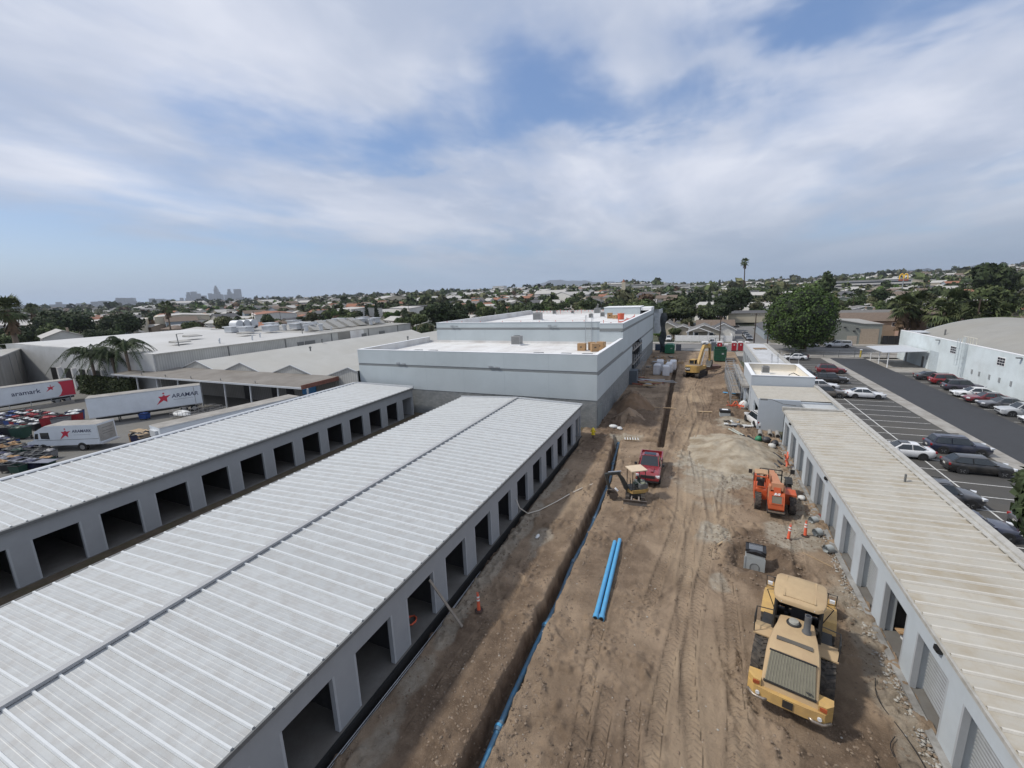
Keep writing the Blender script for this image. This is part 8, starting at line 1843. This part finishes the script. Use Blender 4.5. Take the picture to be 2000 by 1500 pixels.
# right middle distance
h2 = house('grey blue house with twin dormer gables behind the round tree', 50.5, 181, 15.5, 9, 4.2, 3.2, 'greyblue', 'grey', gable='x')
for x in (-4.6, 2.6):
    g = MB(); g.prism([(x-2.0, 3.9), (x+2.0, 3.9), (x, 6.2)], -5.2, -4.5, 'Y'); g.build('dormer_gable', hm('greyblue'), h2); g = MB(); g.face([(x-2.3, -5.4, 3.75), (x, -5.4, 6.4), (x, -1.0, 6.4), (x-2.3, -1.5, 3.75)]); g.face([(x, -5.4, 6.4), (x+2.3, -5.4, 3.75), (x+2.3, -1.5, 3.75), (x, -1.0, 6.4)]); g.build('dormer_roof', rm_('grey'), h2, fix=False)
house('two-storey terracotta house end with one white window behind the palms', 60.5, 160, 13, 12, 6.6, 2.0, 'pink', 'brown', gable='x', extra=False)
t = house('long brown-roofed apartment row behind the garage building', 50, 168.5, 20, 9, 5.0, 2.2, 'tan', 'brown', gable='x', rz=-.08)
MB().box(57.5, 59.3, 153.88, 153.95, 3.6, 5.1).build('white_window', m_wframe); o = bpy.data.objects['white_window']; tag(o, 'white framed window on the terracotta wall between the palms', 'window')
MB().box(57.7, 58.3, 153.84, 153.88, 3.8, 4.9).box(58.5, 59.1, 153.84, 153.88, 3.8, 4.9).build('pane', m_wpane, o)
t = thing('rusty_canopy', 'rust red sheet canopy over the yard behind the garage building', 'canopy', (0, 0, 0)); MB().prism([(35, 5.6), (35, 5.7), (47.5, 5.0), (47.5, 4.9)], 152, 165, 'Y').build('roof', mat('rust_sheet', (.20, .085, .05), rough=.9, var=.2, scale=.5), t)
for x in (36, 41, 47): MB().cyl((x, 152.5, 0), (x, 152.5, 5), .1, n=6).build('post', m_gut, t)
house('white two-storey house with a dark roof beside the palm clump', 73, 171, 12, 9, 4.8, 2.0, 'white', 'dark', gable='x')
house('grey gabled house between the terracotta house and the dark pine', 58.5, 214, 11, 10, 4.0, 2.2, 'greyblue', 'dark', gable='y')
for i, (x, y, w_, l) in enumerate([(80, 232, 18, 'first'), (96, 226, 16, 'second'), (112, 222, 15, 'third')]): house(l+' bright white low building in the valley on the right', x, y+40, w_, 10, 4.5, .8, 'white', 'pale', gable='x')
house('flat tan building with a red band right of the palm clump', 104, 224, 14, 9, 4.2, .6, 'pink', 'tile', gable='x'); house('green grey roofed house at the right edge before the big palm', 97.5, 182, 15, 10, 4.0, 2.0, 'green', 'brown', gable='hip')
# left middle distance buildings
for (lb, x, y, w, d, h, c, rf, rz) in [('grey flat-roofed shed row just beyond the far left works hall', -182, 92, 46, 16, 4.5, 'greyblue', 'grey', -.3), ('white parapet wall block left of the works hall roof', -176, 66, 20, 8, 9.0, 'white', 'pale', -.3), ('low cream warehouse in front of the far trees, left', -330, 150, 60, 30, 9, 'cream', 'pale', -.5), ('long cream warehouse right of the oak on the far left', -360, 205, 90, 30, 9, 'cream', 'pale', -.5), ('white flat hall with brown band below the towers', -300, 235, 70, 26, 8, 'white', 'tile', -.6), ('white plastered hall below the right-hand towers', -240, 262, 50, 22, 9, 'white', 'pale', -.6), ('white terrace of flats between trees right of the towers', -196, 268, 44, 18, 8.5, 'white', 'pale', -.6), ('silver roofed store left of the works hall skyline', -200, 122, 34, 14, 5.5, 'white', 'pale', -.4), ('cream low store at the far left edge', -420, 130, 90, 30, 8, 'cream', 'pale', -.4), ('brown hip-roofed house pair right of the white flats', -150, 172, 22, 12, 4.5, 'tan', 'tile', -.5), ('pale gabled bungalow behind the works hall', -166, 128, 12, 9, 3.4, 'white', 'grey', -.3), ('pale long house with a white roof among dark trees', -118, 210, 18, 9, 4.4, 'white', 'pale', -.4), ('pale blue-roofed house just left of the tall building', -66, 146, 11, 9, 4.2, 'greyblue', 'pale', -.2)]:
    house(lb, x, y, w, d, h, 1.0 if w > 25 else 1.8, c, rf, rz=rz, gable='x', extra=w < 25, name='house' if w < 25 else 'warehouse', cat='house' if w < 25 else 'warehouse')
t = thing('church_tower', 'slim pale church tower rising from the distant houses', 'tower', (-88, 560, tz(-88, 560))); MB().box(-2.2, 2.2, -2.2, 2.2, 0, 21).build('shaft', hm('cream'), t); MB().lathe([(2.4, 21), (.1, 25)], n=4).build('spire', rm_('tile'), t)
# golden sign
t = thing('restaurant_sign', 'tall pole sign with a yellow double arch', 'sign', (157, 474, tz(157, 474)), -.32); top = 19.5-tz(157, 474)
MB().cyl((0, 0, 0), (0, 0, top-1), .4, n=8).build('mast', m_steel, t); b = MB(); my = mat('arch_yellow', (.80, .48, .04), rough=.5)
for s in (-1, 1): b.tube([(s*1.35+1.35*math.cos(a), 0, top-1.5+4.2*math.sin(a)) for a in np.linspace(0, PI, 13)], .42, 8)
b.build('double_arch', my, t); MB().box(-3.2, 3.2, -.3, .3, top-3.0, top-1.6).build('sign_board', mat('rust_board', (.30, .10, .06), rough=.6), t)
# tall palm and landmark trees
t = thing('fan_palm', 'very tall lone fan palm standing above the skyline', 'palm tree', (33.3, 420, tz(33.3, 420))); hh = 36.2-tz(33.3, 420); MB().tube([(0, 0, 0), (.3, 0, hh*.5), (-.3, 0, hh)], [.6, .42, .35], 8).build('trunk', m_pole, t); o = meshobj('crown', FP[0][0], t, (-.3, 0, hh)); o.scale = (2.1, 2.1, 2.2); o = meshobj('dead_skirt', FP[0][1], t, (-.3, 0, hh)); o.scale = (2.0, 2.0, 2.0)
fan_palm(-161.5, 51.8, 17.0, 2.3, 'large fan palm with thick dead skirt at the left picture edge', z=0, thick=.6)
fan_palm(-268, 146, 16.0, 2.3, 'slender palm against the skyline above the brown trees', z=0, thick=.35); fan_palm(-430, 150, 17.5, 2.8, 'tiny dark palm far left against the hazy city', z=0, thick=.4)
OAK = crown_mesh(33, 10, 5.5, 34, 5200, .62, LM[0], m_core[0])
for x, y, s, lb in ((-262, 100, 1.0, 'broad dark spreading oak, largest tree on the left skyline'), (-246, 114, .85, 'right half of the dark oak mass on the left skyline'), (-268, 84, .6, 'low tree at the left foot of the big oak'), (-232, 98, .5, 'smaller dark tree in front of the big oak')):
    t = thing('oak_tree', lb, 'tree', (x, y, tz(x, y)), rnd.uniform(0, 6)); t.scale = (s, s, s); MB().cyl((0, 0, 0), (0, 0, 8), .6, n=8).build('trunk', m_bark, t); meshobj('crown', OAK, t, (0, 0, 9.8))
cypress(-182, 185.5, 14.5, 'tallest dark cypress left of the tall building'); cypress(-179.5, 188.5, 11, 'shorter cypress right beside the tallest one'); cypress(-219, 247, 13, 'left cypress of the distant pair'); cypress(-213, 250, 14, 'right cypress of the distant pair'); cypress(-176, 262, 12, 'lone distant cypress right of the pair')
t = tree(3, 62.5, 290, 2.0, 'dark cone-shaped pine behind the round tree', sz=2.9, name='pine_tree')
for kk in range(7): cypress(-14+kk*3.4, 330+kk*2, rnd.uniform(12, 16), 'distant cypress in the short row on the hillside', 'row of cypresses on the hillside')
for (k, x, y, s, sz, lb) in [(0, 134, 300, 3.6, 3.4, 'large dark eucalyptus standing above the right skyline'), (1, 141, 303, 2.6, 2.8, 'right part of the big eucalyptus group'), (6, 92, 205, 2.6, 2.2, 'spreading green tree behind the fan palm clump'), (6, 106, 196, 2.6, 2.0, 'wide green tree right of the fan palm clump'), (3, 118, 214, 2.4, 2.0, 'dark green tree before the big eucalyptus')]: tree(k, x, y, s*.85, lb, sz=sz*.95)
# ================================================================ NEIGHBOURHOOD TREES AND HOUSES
rb = random.Random(99)
def blocked(x, y, m=3):
    if -168 < x < -44 and -10 < y < 132: return True
    if -48 < x < 70 and y < 144+m: return True
    if x > 26 and y < 124: return True
    for (a, b, c, d) in ((-12, 26, 143, 178), (-21, 36, 193, 226), (28, 49, 140, 170), (38, 76, 140, 192)):
        if a-m < x < b+m and c-m < y < d+m: return True
    return False
GT = 'trees among the houses beyond the street'; GH = 'houses among the trees'
WHERE = [(-80, -57, 'far left below the hazy skyline'), (-57, -45, 'left, below the downtown towers'), (-45, -33, 'left of the tall building'), (-33, -22, 'just above the tall building, left half'), (-22, -9, 'just above the tall building, right half'), (-9, 2, 'beyond the excavator and the bungalow'), (2, 12, 'beyond the alley and the power pole'), (12, 40, 'on the right beyond the palms')]
def where(x, y):
    a = math.degrees(math.atan2(x, y))
    for lo, hi, s in WHERE:
        if lo <= a < hi: return s
    return 'far to the side'
KN = ['dark round tree', 'mid green tree', 'olive green tree', 'tall dark tree', 'bright green tree', 'rust brown tree', 'broad green tree']
spots = []
def polar(n, r0, r1, seed):
    g = np.random.RandomState(seed); a = np.radians(g.uniform(-74, 30, n)); r = np.sqrt(g.uniform(r0*r0, r1*r1, n)); return np.sin(a)*r, np.cos(a)*r
HX = []
X, Y = polar(900, 150, 360, 3); nh = 0
for x, y in zip(X, Y):
    if nh >= 120: break
    if blocked(x, y, 7) or any((x-a)**2+(y-b)**2 < 17**2 for a, b in HX): continue
    HX.append((x, y)); k = nh % 12; nh += 1
HT = []
for k in range(12):
    wl = ['beige', 'white', 'cream', 'greyblue', 'white', 'tan', 'cream', 'white', 'pink', 'beige', 'green', 'white'][k]; rf = ['grey', 'brown', 'grey', 'dark', 'pale', 'brown', 'tile', 'grey', 'brown', 'dark', 'grey', 'pale'][k]; gb = ['x', 'hip', 'y', 'x', 'x', 'hip', 'x', 'y', 'hip', 'x', 'y', 'x'][k]
    HT.append((wl, rf, gb))
proto = {}
for i, (x, y) in enumerate(HX):
    k = i % 12; wl, rf, gb = HT[k]; lb = '%s house with a %s roof, %s' % ({'greyblue': 'grey blue'}.get(wl, wl), {'tile': 'red tiled', 'pale': 'pale'}.get(rf, rf), where(x, y)); rz = rb.choice((0, 0, PI/2, -.5, -.5))+rb.uniform(-.05, .05)
    if k not in proto: proto[k] = house(lb, x, y, rb.uniform(11, 16), rb.uniform(8, 10), rb.choice((3.0, 3.2, 5.2)), rb.uniform(1.5, 2.2), wl, rf, rz, gb, group=GH)
    else: copy_tree(proto[k], label=lb, loc=(x, y, tz(x, y)), rz=rz)
TX = []
X, Y = polar(1500, 146, 400, 5); nt_ = 0
o_ = np.argsort(np.hypot(X, Y))
for i in o_:
    if nt_ >= 250: break
    x, y = float(X[i]), float(Y[i])
    if blocked(x, y, 0) or any((x-a)**2+(y-b)**2 < 8.2**2 for a, b in HX) or any((x-a)**2+(y-b)**2 < 6.5**2 for a, b in TX): continue
    if rb.random() < (.82 if x < -1.15*y else .35): continue
    TX.append((x, y)); k = rb.choices(range(7), (6, 5, 4, 4, 2, 1, 4))[0]; s = rb.uniform(.8, 1.6)
    tree(k, x, y, s, '%s %s' % (KN[k], where(x, y)), GT, sz=s*rb.uniform(.85, 1.2)); nt_ += 1
TR = max(math.hypot(*p) for p in TX)
for (k, x, y, s, sz, lb) in [(0, -97, 152, 2.3, 2.0, 'large dark tree left of the tall building roof'), (0, -90, 156, 1.8, 1.7, 'dark tree second from the tall building, left'), (5, -76, 158, 1.5, 1.3, 'rust brown tree between dark trees left of the tall building'), (0, -62, 165, 2.1, 1.8, 'big dark tree directly above the left end of the upper roof'), (3, -50, 166, 1.6, 1.6, 'tall dark tree above the upper white roof'), (1, -22, 190, 2.6, 2.0, 'broad green tree above the stair head box'), (6, -9, 184, 2.4, 2.0, 'wide tree behind the houses left of the bungalow'), (0, -16, 177, 1.9, 1.6, 'dark tree beside the far corner of the tall building'), (1, 3.5, 188, 1.7, 1.4, 'green tree above the bungalow roof'), (0, 9, 207, 1.9, 1.8, 'dark green tree left of the long beige building'), (5, 5, 192, 1.3, 1.1, 'brown leafed tree behind the bungalow'), (0, 16, 231, 2.2, 2.2, 'dense dark tree behind the long beige building'), (1, -7.5, 154.5, .75, .6, 'green bush on the drive left of the white fence'), (4, -12, 150, .6, .5, 'low bright bush by the house drive')]: tree(k, x, y, s, lb, sz=sz)
for i, (x, y) in enumerate([(-150, 140), (-128, 168), (-205, 150), (-236, 190), (-40, 205), (-70, 215), (-14, 240), (12, 262), (36, 246), (62, 236), (84, 250), (110, 262), (-110, 250), (-60, 290), (0, 330), (70, 330), (140, 330), (-170, 230)]):
    pole(x, y, 10.5+(i % 3), 'slim power pole among the trees %s' % where(x, y), 1, 0, tz(x, y), .14)['group'] = 'power poles among the far trees'
# ---- past the limit: further trees and houses as masses
def far_trees(name, label, n, r0, r1, nq, smin, smax, seed, leaf, thin=.0):
    g = np.random.RandomState(seed); a = np.radians(g.uniform(-78, 34, n)); r = np.sqrt(g.uniform(r0*r0, r1*r1, n)); x = np.sin(a)*r; y = np.cos(a)*r
    keep = (fbm(x/90, y/90, 3, seed) > thin) & ((x > -1.15*y) | (r > 900) | (g.uniform(size=n) < .35)); x, y, r = x[keep], y[keep], r[keep]; n = len(x); z = terr(x, y); s = g.uniform(smin, smax, n)*(1+.8*(g.uniform(size=n) < .06)); hs = s*g.uniform(.7, 1.25, n)
    mi = g.choice(5, n, p=[.34, .28, .26, .07, .05]); V = []; F = []; M_ = []
    d = g.normal(size=(n, nq, 3)); d /= np.linalg.norm(d, axis=2)[:, :, None]; d[:, :, 2] = np.abs(d[:, :, 2])*1.1-.25
    P = d*np.stack([s, s, hs], 1)[:, None, :]*g.uniform(.55, 1.0, (n, nq, 1)); P[:, :, 2] += (hs*.95)[:, None]; P += np.stack([x, y, z], 1)[:, None, :]
    nn = d+g.normal(size=d.shape)*.5; nn /= np.linalg.norm(nn, axis=2)[:, :, None]; t = np.cross(nn, g.normal(size=d.shape)); t /= np.linalg.norm(t, axis=2)[:, :, None]; bb = np.cross(nn, t); L_ = (s[:, None, None]*leaf)*g.uniform(.6, 1.3, (n, nq, 1))
    Q = np.stack([P-t*L_, P+bb*L_*.8, P+t*L_, P-bb*L_*.8], 2).reshape(-1, 3); NF = n*nq
    me = bpy.data.meshes.new(name); me.vertices.add(len(Q)); me.vertices.foreach_set('co', Q.astype(np.float32).ravel()); me.loops.add(NF*4); me.loops.foreach_set('vertex_index', np.arange(NF*4, dtype=np.int32)); me.polygons.add(NF); me.polygons.foreach_set('loop_start', np.arange(0, NF*4, 4, dtype=np.int32))
    for i in range(5): me.materials.append(LM[i])
    me.polygons.foreach_set('material_index', np.repeat(mi, nq).astype(np.int32)); me.update(calc_edges=True); stuff(meshobj(name, me), label)
far_trees('distant_trees', 'trees of the nearer neighbourhood beyond the separate ones', 1500, TR*.98, 620, 64, 2.6, 4.6, 41, .34)
far_trees('distant_trees', 'trees thinning into the middle distance between the houses', 4200, 600, 1300, 26, 3.2, 6.0, 42, .46, .3)
far_trees('distant_trees', 'trees on the far slopes and the skyline', 9000, 1250, 3100, 12, 4.0, 8.0, 43, .62, .33)
def far_houses(name, label, n, r0, r1, w0, w1, h0, h1, seed, cols, rcols):
    g = np.random.RandomState(seed); a = np.radians(g.uniform(-78, 34, n)); r = np.sqrt(g.uniform(r0*r0, r1*r1, n)); x = np.sin(a)*r; y = np.cos(a)*r; z = terr(x, y); w = g.uniform(w0, w1, n)/2; dd = w*g.uniform(.5, .9, n); h = g.uniform(h0, h1, n); an = np.where(g.uniform(size=n) < .5, -.5, 0)+np.where(g.uniform(size=n) < .5, 0, PI/2)+g.uniform(-.1, .1, n)
    b = MB(); mats = [hm(c) for c in cols]+[rm_(c) for c in rcols]; nc = len(cols)
    for i in range(n):
        b.M = Matrix.Translation((x[i], y[i], z[i])) @ Matrix.Rotation(an[i], 4, 'Z'); W, D, H_ = w[i], dd[i], h[i]; b.m = g.randint(nc)
        b.face([(-W, -D, -1), (W, -D, -1), (W, -D, H_), (-W, -D, H_)]); b.face([(W, -D, -1), (W, D, -1), (W, D, H_), (W, 0, H_*1.42), (W, -D, H_)]); b.face([(-W, D, -1), (-W, -D, -1), (-W, -D, H_), (-W, 0, H_*1.42), (-W, D, H_)]); b.face([(W, D, -1), (-W, D, -1), (-W, D, H_), (W, D, H_)])
        b.m = nc+g.randint(len(rcols)); e = .5; b.face([(-W-e, -D-e, H_-.1), (W+e, -D-e, H_-.1), (W+e, 0, H_*1.45), (-W-e, 0, H_*1.45)]); b.face([(W+e, D+e, H_-.1), (-W-e, D+e, H_-.1), (-W-e, 0, H_*1.45), (W+e, 0, H_*1.45)])
    stuff(b.build(name, mats, fix=False), label)
far_houses('distant_houses', 'further houses between the trees of the middle distance', 900, 350, 900, 12, 19, 3.2, 6.5, 51, ['beige', 'white', 'cream', 'white', 'greyblue', 'tan'], ['grey', 'brown', 'dark', 'pale', 'tile', 'pale'])
far_houses('distant_houses', 'countless small houses on the far slopes', 3600, 900, 3000, 13, 26, 4.5, 9, 52, ['white', 'white', 'cream', 'beige', 'pink'], ['grey', 'pale', 'brown', 'pale', 'grey'])
far_houses('distant_halls', 'white halls and flats scattered through the far neighbourhood', 60, 420, 1900, 35, 80, 7, 11, 53, ['white', 'cream', 'white'], ['pale', 'pale'])
# white blocks on the hill
for i, (px_, py, w, d, h, lb) in enumerate([(-118, 905, 60, 20, 13, 'left white block of flats on the hillside'), (-60, 930, 80, 20, 15, 'largest white block of flats on the hillside'), (-10, 960, 60, 22, 14, 'right white block of flats on the hillside'), (-190, 1100, 50, 20, 14, 'white block at the foot of the hill'), (190, 672, 75, 20, 12, 'long white school-like building on the right hillside'), (70, 1500, 150, 22, 9, 'long thin white row near the crest below the palm'), (-620, 1350, 40, 26, 20, 'single white building on the skyline above the trees'), (-210, 1290, 60, 20, 15, 'white row halfway up the hillside')]):
    t = thing('white_building', lb, 'building', (px_, py, tz(px_, py))); MB().box(-w/2, w/2, -d/2, d/2, -2, h).build('wall', hm('white'), t); MB().box(-w/2-.5, w/2+.5, -d/2-.5, d/2+.5, h, h+.6).build('roof', rm_('pale'), t)
    for k in range(3): MB().box(-w/2+1, w/2-1, -d/2-.1, -d/2, 2+k*h/3.4, 3.4+k*h/3.4).build('window_band', m_wpane, t)
# ---- the downtown skyline, 9 km away
m_tow = mat('tower_glass', (.02, .03, .042), rough=.35, var=.06, rndv=.3); m_tow2 = mat('tower_stone', (.05, .055, .065), rough=.7, var=.06, rndv=.2)
TW = [(-8316, 4593, 60, 128, 0, 0), (-8230, 4745, 50, 150, 1, 0), (-8188, 4815, 70, 140, 0, 0), (-8180, 4838, 60, 245, 0, 1), (-8135, 4903, 85, 250, 0, 0), (-8100, 4960, 60, 215, 1, 0), (-8066, 5018, 65, 180, 1, 0), (-8014, 5101, 60, 215, 0, 0), (-7984, 5148, 60, 205, 1, 0), (-7963, 5185, 62, 346, 1, 2), (-7945, 5212, 75, 240, 0, 1), (-7925, 5240, 60, 190, 1, 0), (-7880, 5303, 60, 185, 1, 0), (-7853, 5346, 70, 282, 0, 1), (-7830, 5375, 60, 205, 1, 0), (-7781, 5450, 95, 279, 1, 0), (-7741, 5500, 60, 140, 0, 0), (-8264, 3562, 80, 120, 0, 0), (-8230, 3640, 70, 128, 1, 0), (-8213, 3680, 70, 124, 0, 0), (-8161, 3800, 62, 168, 0, 1), (-8138, 3845, 68, 165, 0, 0), (-8094, 3936, 105, 162, 0, 0), (-8404, 3219, 60, 128, 1, 0), (-8300, 4330, 60, 150, 1, 0), (-8250, 4430, 120, 140, 0, 0), (-7600, 5900, 60, 150, 1, 1)]
TD = ['', ' with a stepped top', ' with a slim tapering crown, the tallest of all']
for i, (x, y, w, h, mk, st) in enumerate(TW):
    d_ = ['glass', 'stone'][mk]; n_ = ('%s downtown tower%s, %s' % (d_, TD[st], 'number %d' % i if 0 else ['in the left cluster', 'in the middle cluster', 'in the right cluster'][0 if y < 4200 else (1 if y < 5120 else 2)]))
    t = thing('tower_block', n_, 'skyscraper', (x, y, 0), -.9+.2*(i % 3), 'towers of the downtown skyline'); m = (m_tow, m_tow2)[mk]
    MB().box(-w/2, w/2, -w/2, w/2, 0, h*(1 if st == 0 else .82)).build('shaft', m, t)
    if st == 1: MB().box(-w*.32, w*.32, -w*.32, w*.32, h*.82, h).build('top_tier', m, t)
    if st == 2: MB().lathe([(w*.48, h*.82), (w*.40, h*.93), (w*.26, h*.93), (w*.22, h)], n=10).build('crown', m, t)
    for k in range(3): MB().box(-w*.505, w*.505, -w*.505, w*.505, h*(.2+.2*k), h*(.2+.2*k)+6).build('dark_band', m_wpane, t)
b = MB(); g = np.random.RandomState(8)
for i in range(240):
    a = math.radians(g.uniform(-75, -44)); r = g.uniform(7800, 9300); w = g.uniform(30, 90); hh = g.uniform(60, 105); b.cbox((math.sin(a)*r, math.cos(a)*r, hh/2), (w, w, hh), rz=g.uniform(0, 1.5))
stuff(b.build('low_city_blocks', m_tow2), 'low blocks of the hazy city below the towers')
# far hills
def ridge(name, pts, r, depth, m):
    b = MB(); rows = [[], [], []]
    for az, h in pts:
        a = math.radians(az); rows[0].append((math.sin(a)*(r-depth), math.cos(a)*(r-depth), 0)); rows[1].append((math.sin(a)*r, math.cos(a)*r, h)); rows[2].append((math.sin(a)*(r+depth), math.cos(a)*(r+depth), 0))
    b.grid(rows); struct(b.build(name, m, smooth=True, fix=False))
m_hill = mat('far_hill', (.045, .06, .08), rough=.95, var=.2, scale=.002, coords='World')  # bluish tint of distant haze painted into the hill colour
def wob(a0, a1, f, n=60): return [(a, max(0, f(a)+14*math.sin(a*1.7)+8*math.sin(a*4.1+1))) for a in np.linspace(a0, a1, n)]
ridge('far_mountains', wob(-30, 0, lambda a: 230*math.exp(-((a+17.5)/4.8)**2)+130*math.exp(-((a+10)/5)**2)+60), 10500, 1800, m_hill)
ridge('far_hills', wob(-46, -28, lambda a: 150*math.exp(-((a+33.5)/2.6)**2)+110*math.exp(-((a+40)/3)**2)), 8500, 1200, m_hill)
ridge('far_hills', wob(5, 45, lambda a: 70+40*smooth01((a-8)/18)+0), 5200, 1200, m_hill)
# airliner
t = thing('airliner', 'tiny white airliner low in the sky over the downtown side', 'airplane', (-3735, 3300, 807), -.85)
MB().tube([(-19, 0, .5), (-12, 0, 0), (12, 0, 0), (17, 0, -.2), (19, 0, -.6)], [.4, 1.9, 2.0, 1.6, .3], 12).build('fuselage', m_coping, t, smooth=True)
for s in (1, -1): MB().prism([(4, s*1), (-3, s*17), (-5, s*17), (-3, s*1)], -.6, -.3, 'Z').build('wing', m_cap, t); MB().prism([(-15, s*.5), (-18, s*6), (-19.5, s*6), (-18.5, s*.5)], .8, 1.0, 'Z').build('tailplane', m_cap, t); MB().cyl((1, s*6, -1.6), (-3, s*6, -1.6), 1.0, n=10).build('engine', m_cap, t)
MB().prism([(-14, 1), (-18, 7), (-20, 7), (-18.5, 1)], -.2, .2, 'Y').build('fin', m_lblue, t)
# ---- the air
def haze():
    b = MB(); b.box(-13500, 13500, -3000, 14500, -3, 360); o = b.build('haze', None, fix=True); m = bpy.data.materials.new('haze_air'); m.use_nodes = True; nt = m.node_tree; nt.nodes.clear(); v = nt.nodes.new('ShaderNodeVolumePrincipled'); out = nt.nodes.new('ShaderNodeOutputMaterial'); nt.links.new(v.outputs[0], out.inputs['Volume'])
    v.inputs['Color'].default_value = (.80, .88, 1.0, 1); v.inputs['Density'].default_value = HAZE; v.inputs['Anisotropy'].default_value = .1; o.data.materials.clear(); o.data.materials.append(m); o['kind'] = 'stuff'; o['label'] = 'thin bluish haze in the air'
HAZE = 6.0e-5
haze()
# ---- tell look-alikes apart by their distance
def name_alike():
    D = {}
    for o in S.objects:
        if o.parent is None and 'group' in o.keys(): D.setdefault(o['label'], []).append(o)
    ORD = ['nearest', 'second nearest', 'third nearest', 'fourth nearest', 'fifth nearest', 'sixth nearest', 'seventh nearest', 'eighth nearest', 'ninth nearest', 'tenth nearest']
    for lb, L in D.items():
        if len(L) < 2: continue
        L.sort(key=lambda o: o.location.x**2+o.location.y**2)
        for i, o in enumerate(L):
            o['label'] = '%s, %s' % (lb, ORD[i] if i < 10 else '%dth nearest' % (i+1))
name_alike()
